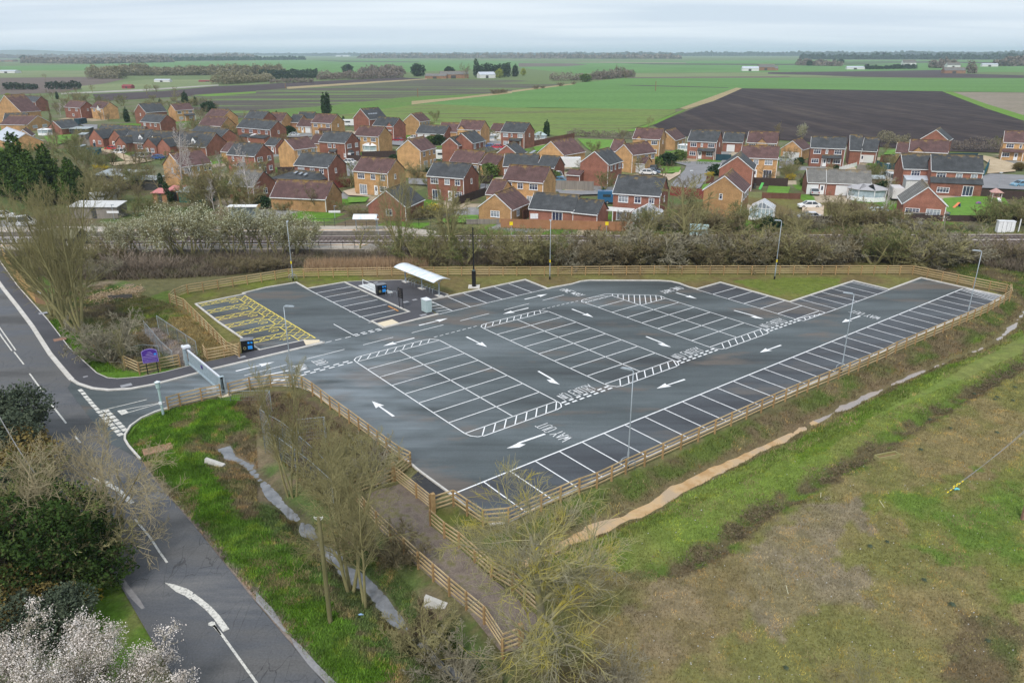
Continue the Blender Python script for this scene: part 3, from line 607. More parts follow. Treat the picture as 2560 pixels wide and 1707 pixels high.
word('ONE WAY', (35.15,-31.95), (.02,1), (1,0), .46, 1.1, .1, label='painted words ONE WAY on the entrance lane')
word('ONE WAY', (48.4,-23.45), (-1,0), (0,1), .46, 1.1, .1, label='painted words ONE WAY upside down in the photo').name = 'word_marking'
def arrow(t, x1, y1, x2, y2, kind=0, w=.2):
    a = np.array(toUV(G(t, x1, y1))); b = np.array(toUV(G(t, x2, y2)))
    L = np.linalg.norm(b-a); d = (b-a)/L; n = np.array([-d[1], d[0]]); mb = MB(); P = lambda s, q: UV(*(a+d*s+n*q))
    if kind == 0:
        h = 1.45; mb.flat([P(0,-w*.6), P(L-h+.1,-w*.35), P(L-h-.05,-.42), P(L,0), P(L-h-.05,.42), P(L-h+.1,w*.35), P(0,w*.6)], Z1)
    else:
        s = kind  # bent arrow: head swings to the side
        pts = [P(0,-w/2), P(0,w/2), P(L-1.1,w/2), P(L-.8,w*.5-.05*s), P(L-.9,s*.0)]
        mb.strip([P(0,0), P(L-1.5,0), P(L-1.2,s*.05), P(L-1.05,s*.22)], w*1.1, Z1)
        mb.flat([P(L-1.6,s*.5), P(L-1.1,s*.0), P(L,s*.15), P(L-.9,s*.62)] if s > 0 else [P(L-.9,s*.62), P(L,s*.15), P(L-1.1,0), P(L-1.6,s*.5)], Z1+.004)
    return mb.build('arrow_marking', M_white, car_park)
for a in (('c2',550,1060,905,975),('c2',2190,755,1900,830),('c2',2000,1475,1800,1335,0),('c3',175,640,440,575,0),('c3',1180,480,945,535),('c3',1145,400,1355,352,0),('c3',610,745,800,838),('c3',1580,490,1775,565),('c3',1270,1060,1480,1180,1),('c4',415,795,655,865),('c4',1085,1000,1440,1095,1),('c4',70,1300,370,1420,1),('c4',1625,1400,1380,1485),('o',1573,872,1508,893),('f1',1300,640,330,975,-1),('f5',1030,450,360,690)): arrow(*a)
wl_.build('line_marking', M_white, car_park); yl.build('yellow_marking', M_yel, car_park); wr.build('road_marking', M_worn, road)
# ------------------------------------------------------------------ block path and ramp
M_block = mat('block_paving', [(.15,.118,.098),(.20,.16,.13),(.145,.13,.06)], scale=1.2, rough=.95, bump=.3, bscale=9, mul=(16,.7,1.2), detail=6)
bp = GP('d3', [(1440,965),(1560,912),(1800,1090),(1755,1180)]) + GP('d4', [(1600,125),(1865,330),(2160,600),(2352,760)]) + GP('d6', [(540,960),(420,1250),(210,1290)]) + GP('d4', [(2262,1300),(1930,890),(1490,505),(1110,140)]) + GP('d3', [(1160,1050),(1300,1000)])
o = MB().flat(bp, .022).build('path', M_block); tag(o, 'brown block paved path between timber fences', kind='structure')
o = MB().flat(GP('d3', [(1560,912),(1628,848),(1645,838),(1900,1030),(1795,1092)]), .0265).build('path', mat('ramp_asphalt', [(.035,.035,.038),(.045,.045,.048)], scale=3)); tag(o, 'short dark asphalt ramp between the path and the car park', kind='structure')
# puddles in the gutter
M_pud = mat('puddle', [(.25,.24,.24)], rough=.05, spec=.7)
for k, (t, pts) in enumerate((('d4', [(0,720),(60,790),(150,880),(260,1060),(300,1110),(250,1095),(150,985),(60,880),(0,820)]), ('d4', [(320,1145),(420,1230),(560,1390),(740,1568),(640,1568),(480,1400),(350,1230)]), ('d2', [(1040,500),(1110,570),(1180,670),(1290,810),(1330,880),(1300,890),(1200,790),(1110,660)]))):
    o = MB().flat(GP(t, pts), .024).build('puddle', M_pud, road)
# ------------------------------------------------------------------ timber fences
M_wood = mat('fence_timber', [(.34,.235,.12),(.44,.32,.17),(.52,.40,.235)], scale=2.2, rough=.85, rand=.12, stretch=(1,1,3))
M_post = mat('post_timber', [(.30,.19,.085),(.38,.25,.12)], scale=3, rough=.85, rand=.15)
M_dkwood = mat('dark_timber', [(.20,.12,.065),(.26,.16,.09)], scale=3, rough=.85)
def post_mesh(h, w=.11):
    mb = MB(); mb.box(-w/2, w/2, -w/2, w/2, -.35, h-.03); b = len(mb.v)
    mb.add([(-w/2,-w/2,h-.03),(w/2,-w/2,h-.03),(w/2,w/2,h-.03),(-w/2,w/2,h-.03),(0,-w/4,h),(0,w/4,h)], [(0,1,4),(1,2,5,4),(2,3,5),(3,0,4,5)]); return mb.mesh('post', M_post)
PM = post_mesh(1.28); PMB = post_mesh(1.55, .24)
RM = MB().box(0, 1, -.022, .022, -.05, .05).mesh('rail', M_wood)
def fence(pts, label, spacing=1.93, rails=(.22,.52,.83,1.16), side=.07, big=(), cat='timber fence', group=None, skip=(), z0=None, lean=0):
    root = empty('timber_fence', (*pts[0], 0), 0, label, cat, group); o = np.array(pts[0])
    P = [np.array(p) for p in pts]
    segs = [(P[i], P[i+1]) for i in range(len(P)-1)]
    first = True
    for si, (a, b) in enumerate(segs):
        L = np.linalg.norm(b-a); d = (b-a)/L; ang = math.atan2(d[1], d[0]); nrm = np.array([-d[1], d[0]])
        n = max(1, round(L/spacing))
        for k in range(n+1):
            if k == 0 and not first: continue
            q = a+d*(L*k/n); isb = (k == 0 and si in big) or (k == n and si+1 in big)
            zz = gz1(*q) if z0 is None else z0
            inst('post', PMB if isb else PM, root, (*(q-o), min(0, zz+.02)), ang+random.uniform(-.05, .05), (1, 1, random.uniform(.97, 1.03)))
        first = False
        q = a+nrm*side-o
        for h in rails:
            r = inst('rail', RM, root, (*q, h), ang, (L, 1, 1)); 
    return root
REAR = GP('c1', [(1565,582)]) + GP('c2', [(0,388),(110,345),(1040,197)]) + GP('c3', [(60,180),(1200,177)]) + GP('c4', [(0,580),(2250,578)]) + GP('c5', [(1020,578)])
fence(REAR, 'long pale timber post and rail fence running behind the car park beside the railway shrubs')
fence(GP('c5', [(1020,578),(2092,802),(2140,850)]) + [UV(79.5,4.6), UV(76.5,5.75)], 'timber fence closing the far right end of the car park with a rounded corner')
fence([G('c1', 1565, 582)] + GP('c2', [(75,480),(350,760),(470,885),(585,940)]), 'timber fence left of the yellow hatched disabled bays')
fence(GP('e4', [(1595,262),(1115,352),(1070,290)]), 'short timber fence between the black bin and the sliding gate')
fence(GP('c1', [(1150,1168),(1285,1232),(1655,1155)]), 'short timber fence behind the purple sign')
fence(GP('e4', [(540,1085),(715,1030),(1030,952),(1312,897)]), 'timber fence on the grass verge carrying a white board, left of the gate')
LF = GP('e4', [(1432,875),(1742,790),(2045,748),(2340,742)]) + GP('d3', [(575,78),(670,140),(830,265),(1005,395),(1185,530),(1350,660),(1465,742),(1568,792)])
fence(LF, 'timber fence curving from the gate down the left side of the car park')
fence(GP('d3', [(1568,792),(1412,918),(1010,1065)]), 'timber fence stepping back from the car park to the top of the block path', big=(1,))
fence(GP('d3', [(1010,1065),(1150,1240)]) + GP('d4', [(1110,142),(1235,265),(1490,505),(1775,760),(2095,1030),(2262,1290)]), 'timber fence along the ditch side of the block path', rails=(.2,.5,.8,1.12))
fence(GP('d4', [(2262,1290)]) + GP('d6', [(210,1292),(375,1232)]), 'short timber fence across the bottom of the block path', big=(2,))
fence(GP('d3', [(1425,925),(1622,1085),(1748,1190)]), 'five rail timber fence at the ramp between the block path and the car park', rails=(.12,.35,.58,.82,1.1), spacing=2.1)
fence([G('d3', 1748, 1335)] + GP('d4', [(1600,125),(1730,240),(1865,335),(2160,600)]) + GP('d6', [(300,720),(560,960)]), 'timber fence on the field side of the block path', rails=(.2,.5,.8,1.12))
FRONT = GP('d3', [(1778,1212),(1962,1152)]) + GP('d5', [(250,690),(397,787),(628,768),(930,640),(1278,490),(1440,435),(1705,308),(2045,157)]) + GP('d7', [(10,605),(325,466),(605,350),(875,235),(1120,130)]) + GP('c5', [(820,1490),(1470,1210),(1880,1030)]) + [UV(76.5,5.75)]
fence(FRONT, 'long timber fence along the front edge of the car park above the muddy ditch', big=(0,))
# white board on the fence left of the gate
M_wht = mat('white_sheet', [(.74,.74,.75)], scale=3, rough=.5)
x0, y0 = G('e4', 1132, 905); x1, y1 = G('e4', 1228, 885)
o = MB().box(-.45, .45, -.012, .012, .3, .95).build('sign_board', M_wht); o.location = ((x0+x1)/2+.05, (y0+y1)/2-.08, .15); o.rotation_euler = (0, 0, math.atan2(y1-y0, x1-x0)); tag(o, 'blank white board hanging on the verge fence by the gate', 'sign')
# ------------------------------------------------------------------ lamp posts
M_galv = mat('galvanised_steel', [(.30,.34,.37),(.38,.43,.47)], scale=3, rough=.45, metal=.25, spec=.5)
M_galvd = mat('galvanised_bars', [(.34,.42,.46),(.44,.52,.56)], scale=3, rough=.5, metal=.2)
M_black = mat('black_metal', [(.014,.014,.016)], scale=4, rough=.4)
M_lens = mat('lamp_lens', [(.72,.76,.80)], scale=3, rough=.2)
M_ytag = mat('yellow_plate', [(.80,.62,.02)], rough=.5)
pole = MB().tube([(0,0,-.2),(0,0,1.45),(0,0,1.55),(0,0,4.6),(0,0,7.9)], [.08,.08,.052,.045,.035], 10).mesh('pole', M_galv, True)
foot = MB().tube([(0,0,-.05),(0,0,.34)], [.102,.102], 10).mesh('base_collar', M_black)
hd = MB(); hd.tube([(0,0,7.86),(.05,0,7.96),(.22,0,7.99)], [.045,.045,.04], 8); hd.add([(.1,-.10,7.94),(.95,-.13,7.97),(.95,.13,7.97),(.1,.10,7.94),(.14,-.09,8.06),(.8,-.10,8.05),(.8,.10,8.05),(.14,.09,8.06)], [(0,3,2,1),(4,5,6,7),(0,1,5,4),(1,2,6,5),(2,3,7,6),(3,0,4,7)])
head = hd.mesh('lamp_head', M_galv); glass = MB().box(.3,.85,-.08,.08,7.945,7.955).mesh('lens', M_lens)
hoop = MB().tube([(-.42,.34,-.1),(-.42,.34,.62),(-.36,.34,.78),(-.2,.34,.84),(.2,.34,.84),(.36,.34,.78),(.42,.34,.62),(.42,.34,-.1)], .03, 6).mesh('guard_hoop', M_galv, True)
plate = MB().box(-.075,.075,-.09,-.068,2.35,2.72).mesh('number_plate', M_ytag)
def lamp(x, y, hdir, label, guards=False, tagp=True):
    r = empty('street_lamp', (x, y, 0), 0, label, 'street lamp', 'slim grey lamp posts around the car park')
    inst('pole', pole, r); inst('base_collar', foot, r); h = inst('lamp_head', head, r, rz=hdir); inst('lens', glass, h)
    if guards:
        inst('guard_hoop', hoop, r, rz=AL); inst('guard_hoop', hoop, r, rz=AL+math.pi)
    if tagp: inst('number_plate', plate, r)
lamp(*G('c5',1645,1090), 2.6, 'lamp post at the far right end of the front bays', False, False)
lamp(*G('d7',720,262), 2.6, 'lamp post in the middle of the front fence, right of the NO ENTRY words', True, False)
lamp(*G('d5',1722,268), 2.6, 'nearest lamp post on the front fence, standing over the big car park', True, False)
lamp(*G('c2',1077,1215), -.1, 'lamp post rising from the bend of the fence beside the WAY OUT words', True, False)
lamp(*G('c2',1077,225), 1.7, 'lamp post with a yellow plate behind the yellow hatched bays', True)
lamp(*G('c3',1376,212), 1.6, 'lamp post on the grass just behind the single row of five bays', False)
lamp(*G('c4',1550,632), 2.8, 'lamp post with a yellow plate on the grass before the railway, right of centre', False)
# black camera pole
x, y = G('c3', 680, 282); r = empty('camera_pole', (x, y, 0), 0, 'tall black camera pole on a concrete pad behind the bays', 'camera pole')
MB().box(-.75,.75,-.75,.75,-.05,.06).build('concrete_pad', M_kerb, r); MB().tube([(0,0,.05),(0,0,2.0),(0,0,2.15),(0,0,2.2)], [.27,.27,.27,.12], 12).build('cabinet_base', M_black, r)
MB().tube([(0,0,2.15),(0,0,7.95)], [.10,.075], 10).build('pole', M_black, r); c = MB().tube([(-.12,0,7.0),(-.3,-.05,6.95),(-.36,-.06,6.82)], [.04,.09,.05], 8).build('camera', M_black, r)
MB().tube([(0,0,2.14),(0,0,2.34)], [.2,.17], 12).build('collar', mat('green_collar', [(.10,.14,.13)]), r)
# short camera column at the junction
x, y = G('d1', 1500, 500); r = empty('access_column', (x, y, 0), 0, 'pale green metal column on the verge at the road junction', 'column')
M_pgr = mat('pale_green_metal', [(.33,.45,.44),(.40,.52,.50)], rough=.45)
MB().tube([(0,0,-.3),(0,0,2.6)], [.11,.10], 10).build('pole', M_pgr, r); MB().tube([(0,0,2.5),(0,0,2.95),(0,0,3.05)], [.19,.19,.26], 8).build('head', M_pgr, r); MB().tube([(0,0,3.04),(0,0,3.16)], [.24,.04], 8).build('cap', M_lens, r); MB().box(-.13,.13,-.16,-.08,1.0,1.25).build('socket_box', M_lens, r)
# ------------------------------------------------------------------ bins
M_bin = mat('black_bin', [(.010,.011,.013)], rough=.35); M_bintop = mat('bin_top', [(.16,.17,.19)], rough=.5); M_blue = mat('bright_blue_panel', [(.03,.28,.75)], rough=.4, scale=8); M_ygr = mat('pale_ring', [(.45,.42,.22)], rough=.5)
def bin_(x, y, z, rz, label):
    r = empty('recycling_bin', (x, y, z), rz, label, 'bin')
    MB().box(-.62,.62,-.42,.42,0,1.32).build('body', M_bin, r)
    mb = MB(); mb.add([(-.66,-.46,1.321),(.66,-.46,1.321),(.66,.46,1.321),(-.66,.46,1.321),(-.2,0,1.52),(.2,0,1.52)], [(0,1,5,4),(1,2,5),(2,3,4,5),(3,0,4),(3,2,1,0)]); mb.build('lid', M_bintop, r)
    MB().box(.02,.46,-.432,-.42,.36,.72).build('panel', M_blue, r)
    for a in (-.02,.27): MB().box(a+.06,a+.25,-.432,-.42,.93,1.14).build('sticker', M_blue, r)
    mb = MB(); ring = [(-.30+.13*math.cos(t), .5+.13*math.sin(t)) for t in np.linspace(0, 2*math.pi, 13)]
    for (a, b), (c_, d_) in zip(ring[:-1], ring[1:]): mb.beam((a,-.43,b), (c_,-.43,d_), .03, .03)
    mb.build('ring', M_ygr, r)
bin_(*G('c2', 665, 872), .0, .32, 'black recycling bin with blue panels at the corner of the yellow bays')
bin_(*G('e3', 812, 745, .12), .125, .5, 'black recycling bin with blue panels beside the railed ramp')
# ------------------------------------------------------------------ notice board
bx, by = G('e3', 1165, 1003, .12); cx_, cy_ = G('e3', 1236, 1032, .12); r = empty('notice_board', (bx, by, .12), math.atan2(cy_-by, cx_-bx), 'black notice board on two posts beside the bays below the cycle shelter', 'notice board'); w_ = math.hypot(cx_-bx, cy_-by)
for a in (0, w_): MB().tube([(a,0,-.2),(a,0,2.55)], .045, 6).build('post', M_black, r)
mb = MB(); mb.prism([(-.12,-.03),(w_+.1,-.03),(w_+.1,.03),(-.12,.03)], 1.25, 2.5); mb.build('board', M_black, r)
M_dim = mat('faint_print', [(.16,.14,.13)], rough=.6)
mb = MB()
for k in range(5): mb.box(.1, w_-.12-.1*(k % 2), -.036, -.03, 1.4+.21*k, 1.44+.21*k)
mb.box(.0,.2,-.036,-.03,2.2,2.4); mb.build('printed_lines', M_dim, r)
# ------------------------------------------------------------------ ramp with rails
M_grate = mat('white_grating', [(.62,.62,.60),(.74,.74,.72)], scale=5, rough=.7, mul=(18,.75,1.1)); M_wrail = mat('white_rail', [(.70,.72,.74)], rough=.4)
rp = GP('e3', [(360,577),(620,532),(1040,708),(740,753)], .2); r = empty('access_ramp', (*rp[0], 0), 0, 'white railed ramp slab behind the bays beside a black bin', 'ramp'); q0 = np.array(rp[0])
MB().prism([tuple(np.array(p)-q0) for p in rp], .1, .2).build('slab', M_grate, r)
def lerp2(a, b, t): return np.array(a)*(1-t)+np.array(b)*t
s0 = lerp2(rp[0], rp[3], .18)+np.array([.15,.15]); s1 = lerp2(rp[0], rp[3], .86)+np.array([.15,.15])
for zz in (.55,1.15): MB().tube([(*(s0-q0), zz), (*(s1-q0), zz)], .04, 6).build('hand_rail', M_wrail, r)
for t in (0, .5, 1): q = lerp2(s0, s1, t)-q0; MB().tube([(*q, .2), (*q, 1.16)], .045, 6).build('post', M_wrail, r)
mb = MB(); a_, b_ = lerp2(rp[0], rp[3], .1)-q0, lerp2(rp[0], rp[3], .62)-q0; n_ = (np.array(rp[1])-np.array(rp[0])); 
for k in range(14):
    t = k/13; p1 = lerp2(a_, b_, t)+n_*.15; p2 = p1+n_*.7; mb.beam((*p1, .205), (*p2, .205), .03, .012)
mb.build('tread_bars', M_galvd, r)
for k, (a, b, c_) in enumerate(((920,780,.8),(1095,790,.8),(1000,805,.8))):
    pass
# two low hoops in front of the ramp
hm = MB().tube([(0,-.4,-.05),(0,-.4,.62),(0,-.33,.72),(0,.33,.72),(0,.4,.62),(0,.4,-.05)], .025, 6).mesh('cycle_hoop', M_galv, True)
hoopg = 'steel cycle hoops'
for lab, a, b in (('low steel hoop nearest the black bin by the ramp',965,790),('low steel hoop between the ramp bin and the notice board',1050,800)):
    o = inst('cycle_hoop', hm, None, (*G('e3', a, b, .12), .12), AL+.9); tag(o, lab, 'cycle hoop', hoopg)
# ------------------------------------------------------------------ cycle shelter
sp = [np.array(G('e3', x, y, .12)) for x, y in ((1285,505),(1602,655),(1945,780))]; ax = (sp[2]-sp[0]); Ls = np.linalg.norm(ax); ax /= Ls; an = np.array([-ax[1], ax[0]])
r = empty('cycle_shelter', (*sp[0], .12), math.atan2(ax[1], ax[0]), 'curved silver cycle shelter on three posts at the back of the path', 'cycle shelter')
M_roofs = mat('translucent_roof', [(.60,.66,.72),(.78,.82,.86),(.55,.62,.69)], scale=1.4, rough=.25, stretch=(1.5,.3,1), spec=.6)
for k in range(3):
    t = Ls*k/2; MB().tube([(t,0,-.1),(t,0,1.75)], .09, 8).build('post', M_galv, r); MB().box(t-.55,t+.55,-.35,.35,-.02,.035).build('footing', M_kerb, r)
    mb = MB()
    for s in (-1, 1): mb.tube([(t,0,1.7),(t,.35*s,2.0),(t,.95*s,2.22)], .05, 6)
    mb.build('bracket', M_galv, r)
W = 1.25; prof = [(-W,2.12),(-.85,2.30),(-.4,2.41),(0,2.44),(.4,2.41),(.85,2.30),(W,2.12)]
for a, b in ((-.75, Ls/2-.04), (Ls/2+.04, Ls+.75)):
    mb = MB()
    for (y1, z1), (y2, z2) in zip(prof[:-1], prof[1:]):
        mb.add([(a,y1,z1),(b,y1,z1),(b,y2,z2),(a,y2,z2),(a,y1,z1-.04),(b,y1,z1-.04),(b,y2,z2-.04),(a,y2,z2-.04)], [(0,1,2,3),(7,6,5,4),(0,4,5,1),(1,5,6,2),(2,6,7,3),(3,7,4,0)])
    mb.build('roof_panel', M_roofs, r)
for k, t in enumerate((.10,.18,.27,.36,.60,.69,.79,.88)):
    q = sp[0]+ax*Ls*t; o = inst('cycle_hoop', hm, None, (*q, .12), math.atan2(ax[1], ax[0])+.15); o.scale = (1,1,1.1)
    tag(o, f"steel cycle hoop under the shelter, {['first','second','third','fourth','fifth','sixth','seventh','last'][k]} from the far end", 'cycle hoop', hoopg)
# ------------------------------------------------------------------ grey cabinet
M_cab = mat('grey_green_cabinet', [(.36,.45,.45),(.43,.52,.52)], rough=.5); a = G('e3', 1600, 1085, .1); b = G('e3', 1697, 1133, .1); 
r = empty('electrical_cabinet', (*a, .12), math.atan2(b[1]-a[1], b[0]-a[0]), 'pale grey green electrical cabinet on the hatched corner', 'cabinet'); w_ = math.hypot(b[0]-a[0], b[1]-a[1])
MB().box(0,w_,0,.75,.08,1.55).build('body', M_cab, r); MB().box(-.04,w_+.04,-.04,.79,1.55,1.62).build('lid', M_wrail, r); MB().box(.03,w_-.03,.03,.72,0,.08).build('plinth', M_black, r)
for k in range(2): MB().box(.05+k*w_/2, w_/2-.03+k*w_/2, -.02, 0, .15, 1.48).build('door', M_cab, r)
# ------------------------------------------------------------------ sliding gate
ga = np.array(G('e4', 850, 432)); gb = np.array(G('e4', 1345, 862)); gl = np.linalg.norm(gb-ga); r = empty('sliding_gate', (*ga, 0), math.atan2(*(gb-ga)[::-1]), 'long grey steel sliding gate closed across the entrance', 'gate')
M_gtop = mat('gate_top', [(.66,.68,.72)], rough=.35); GH = 1.72
MB().box(-1.6,gl-.15,-.07,.07,GH-.14,GH).build('top_rail', M_gtop, r); MB().box(-1.6,gl-.15,-.08,.08,.10,.30).build('bottom_rail', M_galvd, r)
mb = MB(); n = int((gl)/.115)
for k in range(n+1): mb.box(.06+k*.115-.022, .06+k*.115+.022, -.02, .02, .3, GH-.14)
mb.build('bar_infill', M_galvd, r)
mb = MB(); mb.beam((-1.55,0,.3), (-.1,0,GH-.2), .06, .06); mb.beam((-1.58,0,.2), (-1.58,0,GH), .08, .08); mb.build('tail_frame', M_galv, r)
MB().box(-.5,-.05,-.32,-.1,-.1,GH+.12).build('drive_housing', M_galvd, r); MB().box(-.55,.12,-.4,.34,GH+.12,GH+.3).build('housing_cap', M_gtop, r); MB().box(-.45,-.1,.12,.32,-.1,GH+.12).build('guide_post', M_galvd, r)
mb = MB()
for s in (-.22,.14): mb.box(gl-.12,gl+.16,s,s+.1,-.1,GH+.05)
mb.box(gl-.12,gl+.16,-.22,.24,GH+.05,GH+.1); mb.build('receiver_post', M_galvd, r); MB().box(gl-.5,gl+.6,-.5,.5,-.02,.05).build('footing', M_tact, r); MB().box(gl-.12,gl-.06,-.12,.14,.2,GH).build('lock_strip', M_black, r)
M_pur = mat('purple_print', [(.075,.03,.24)], rough=.4)
MB().box(gl*.42,gl*.47,-.075,-.06,.95,1.3).build('purple_notice', M_pur, r)
# ------------------------------------------------------------------ purple sign
pa = np.array(G('e4', 235, 555)); pb = np.array(G('e4', 389, 534)); r = empty('parish_sign', (*pa, 0), math.atan2(*(pb-pa)[::-1]), 'purple sign on two black posts on the grass beside the entrance', 'sign'); w_ = np.linalg.norm(pb-pa)
for a in (0, w_): MB().tube([(a,0,-.2),(a,0,2.75)], .05, 6).build('post', M_black, r)
x0, x1 = -.24, w_+.22; z0, z1 = 1.15, 2.32; xm = (x0+x1)/2
def board(mb, g, y0, y1):
    P = [(x0+g,z0+g),(x1-g,z0+g),(x1-g,z1-g)] + [(xm+(x1-g-xm)*c, z1-g+.24*(1-c*c)**.8) for c in (.75,.45,.2,0,-.2,-.45,-.75)] + [(x0+g,z1-g)]
    n = len(P); mb.add([(a, y0, b) for a, b in P]+[(a, y1, b) for a, b in P], [tuple(range(n)), tuple(reversed(range(n, 2*n)))]+[(i, n+i, n+(i+1) % n, (i+1) % n) for i in range(n)])
mb = MB(); board(mb, 0, -.11, -.05); mb.build('frame', mat('lilac_edge', [(.26,.21,.50)]), r); mb = MB(); board(mb, .05, -.118, -.111); mb.build('face', M_pur, r)
mb = MB(); mb.box(x0+.08,x1-.08,-.123,-.119,1.78,1.83); mb.box(x0+.08,x1-.08,-.123,-.119,1.62,1.66)
for k in range(3): mb.box(xm-.34+.1*k,xm+.34-.1*k,-.123,-.119,1.95+.13*k,1.99+.13*k)
for k in range(3): mb.box(x0+.12,x1-.14,-.123,-.119,1.25+.1*k,1.27+.1*k)
mb.build('lettering', mat('white_print', [(.34,.28,.55)]), r); MB().box(x1-.32,x1-.1,-.123,-.119,1.88,2.06).build('blue_logo', M_blue, r)
# ------------------------------------------------------------------ wire mesh fences
M_mesh = mat('mesh_wire', [(.36,.38,.41)], rough=.5, metal=.3)
def meshfence(pts, H, label, z=0, step=.16, rows=.3, top=.035, post=2.4):
    root = empty('mesh_fence', (*pts[0], 0), 0, label, 'wire fence'); o = np.array(pts[0])
    wires = MB(); fr = MB()
    for a, b in zip(pts[:-1], pts[1:]):
        a, b = np.array(a)-o, np.array(b)-o; L = np.linalg.norm(b-a); d = (b-a)/L
        n = int(L/step)
        for k in range(n+1): q = a+d*(L*k/max(1, n)); wires.beam((*q, .05), (*q, H), .006, .006)
        for k in range(int(H/rows)): wires.beam((*a, .1+k*rows), (*b, .1+k*rows), .006, .006)
        fr.beam((*a, H), (*b, H), top, top)
        m = max(1, round(L/post))
        for k in range(m+1): q = a+d*(L*k/m); fr.tube([(*q, -.3), (*q, H+.02)], .028, 6)
    wires.build('wire_infill', M_mesh, root); fr.build('frame', M_galv, root)
meshfence(GP('c1', [(1340,862),(1500,1060),(1600,1150)]), 1.5, 'wire mesh fence on the left side of the gravel strip')
meshfence(GP('c1', [(1457,810),(1640,935),(1815,1055)]), 1.5, 'wire mesh fence on the right side of the gravel strip')
meshfence(GP('c1', [(1140,1100),(1330,1060),(1470,1075)]), 1.2, 'low wire mesh fence on the grass behind the purple sign')
meshfence(GP('d3', [(270,100),(178,265),(270,325),(205,440),(355,530),(640,740),(840,920)], 1.9), 1.9, 'zigzag row of temporary mesh panels on the ditch bank')
meshfence(GP('d3', [(270,325),(380,385),(560,530),(700,650),(800,760)], 1.9), 1.9, 'temporary mesh panels standing among the saplings')
meshfence(GP('d3', [(520,362),(775,338),(765,365)], 1.9), 1.9, 'single temporary mesh panel left of the curving fence')
meshfence(GP('e4', [(920,762),(1430,805),(2020,800)], 1.0), 1.0, 'thin wire strung low between the gate and the verge')
# ------------------------------------------------------------------ telegraph pole, wires and small things on the grass
M_oldwood = mat('weathered_pole', [(.13,.125,.05),(.19,.17,.085)], scale=2, stretch=(1,1,.2), rough=.95)
M_wire = mat('cable', [(.25,.25,.25)], rough=.5)
x, y = G('d4', 682, 1005); h = ZT('d4', 575, 25, x, y); r = empty('telegraph_pole', (x, y, -.1), 0, 'leaning mossy telegraph pole on the grass verge', 'telegraph pole')
tx = G('d4', 573, 25, h)[0]-x
MB().tube([(0,0,-.3),(tx*.5,0,h*.5),(tx,0,h)], [.13,.12,.10], 10).build('pole', M_oldwood, r); mb = MB()
for s in (-1, 1): mb.tube([(tx,0,h-.25),(tx+.18*s,-.05,h-.1),(tx+.22*s,-.05,h+.05)], .02, 5)
mb.tube([(tx-.25,-.05,h-.02),(tx+.25,-.05,h-.02)], .02, 5); mb.build('step_irons', M_kerb, r)
def cable(p, q, sag, label, rad=.018, sleeves=(), n=14):
    p, q = Vector(p), Vector(q); r = empty('overhead_cable', p, 0, label, 'cable'); pts = [(q-p)*t-Vector((0,0,sag*4*t*(1-t))) for t in [k/n for k in range(n+1)]]
    MB().tube(pts, rad, 5).build('wire', M_wire, r)
    for a, b in sleeves: MB().tube([(q-p)*a-Vector((0,0,sag*4*a*(1-a))), (q-p)*b-Vector((0,0,sag*4*b*(1-b)))], rad*2.6, 6).build('sleeve', M_ytag, r)
pa = (*G('d7',2500,640,5.5),5.5); pb = (*G('d7',1650,1335,0.0),0.0)
cable(pa, pb, .25, 'stay cable with yellow sleeves slanting down into the field', .014, [(.80+.032*k,.80+.032*k+.02) for k in range(6)])
pa2 = (*G('d7',2500,660,5.4),5.4); pb2 = (*G('d7',1690,1290,.4),.4); cable(pa2, pb2, .25, 'second slanting stay cable just below the sleeved one', .012, [(.90,.925),(.94,.96)])
cable((*G('d1',-60,420,9.0),9.0), (*G('d1',320,1040,5.4),5.4), .3, 'cable coming in over the left hedge to a pole top', .03)
x, y = G('d1', 440, 1330); r = empty('utility_pole', (x, y, 0), 0, 'leaning greenish utility pole standing in the left hedge', 'utility pole'); h = ZT('d1', 318, 1040, x, y); tx = G('d1', 318, 1040, h)[0]-x
MB().tube([(0,0,-.3),(tx,0,h)], [.17,.13], 10).build('pole', M_oldwood, r); MB().tube([(tx,0,h-.1),(tx,0,h+.2)], [.15,.10], 8).build('cap', M_galvd, r)
M_brick_r = mat('red_slab', [(.42,.23,.16),(.36,.20,.14)], scale=3, rough=.9)
r = empty('ground_hatch', (*G('d1', 1450, 820), 0), AL-.1, 'reddish rectangular hatch slab in the grass verge', 'hatch'); MB().box(-1.05,-.01,-.55,.55,-.05,.07).build('slab', M_brick_r, r); MB().box(.01,1.05,-.55,.55,-.05,.07).build('slab', M_brick_r, r)
M_conc = mat('pale_concrete', [(.42,.41,.38),(.52,.50,.46)], scale=3, rough=.9)
for t, px_, py_, w_, lab in (('d1',1970,920,1.6,'pale concrete headwall beside the upper end of the ditch'),('d4',1650,815,1.3,'white headwall block at the ditch edge below the path fence')):
    x, y = G(t, px_, py_); z = gz1(x, y); mb = MB(); mb.add([(-w_/2,-.35,-.4),(w_/2,-.2,-.4),(w_/2,.2,-.4),(-w_/2,.35,-.4),(-w_/2,-.1,.5),(w_/2,-.2,.18),(w_/2,.2,.18),(-w_/2,.15,.5)], [(0,3,2,1),(4,5,6,7),(0,1,5,4),(1,2,6,5),(2,3,7,6),(3,0,4,7)]); o = mb.build('headwall', M_conc); o.location = (x, y, z); o.rotation_euler = (0,0,-.3); tag(o, lab, 'headwall')
M_ply = mat('new_ply', [(.42,.25,.09),(.52,.33,.14)], scale=1.5, rough=.8, stretch=(1,1,.3))
hp = GP('c1', [(335,580),(130,330),(30,150)]); ht = 1.5; mb = MB()
hw = empty('timber_hoarding', (*hp[0], 0), 0, 'orange brown timber hoarding beside the top of the pavement', 'hoarding'); o0 = np.array(hp[0])
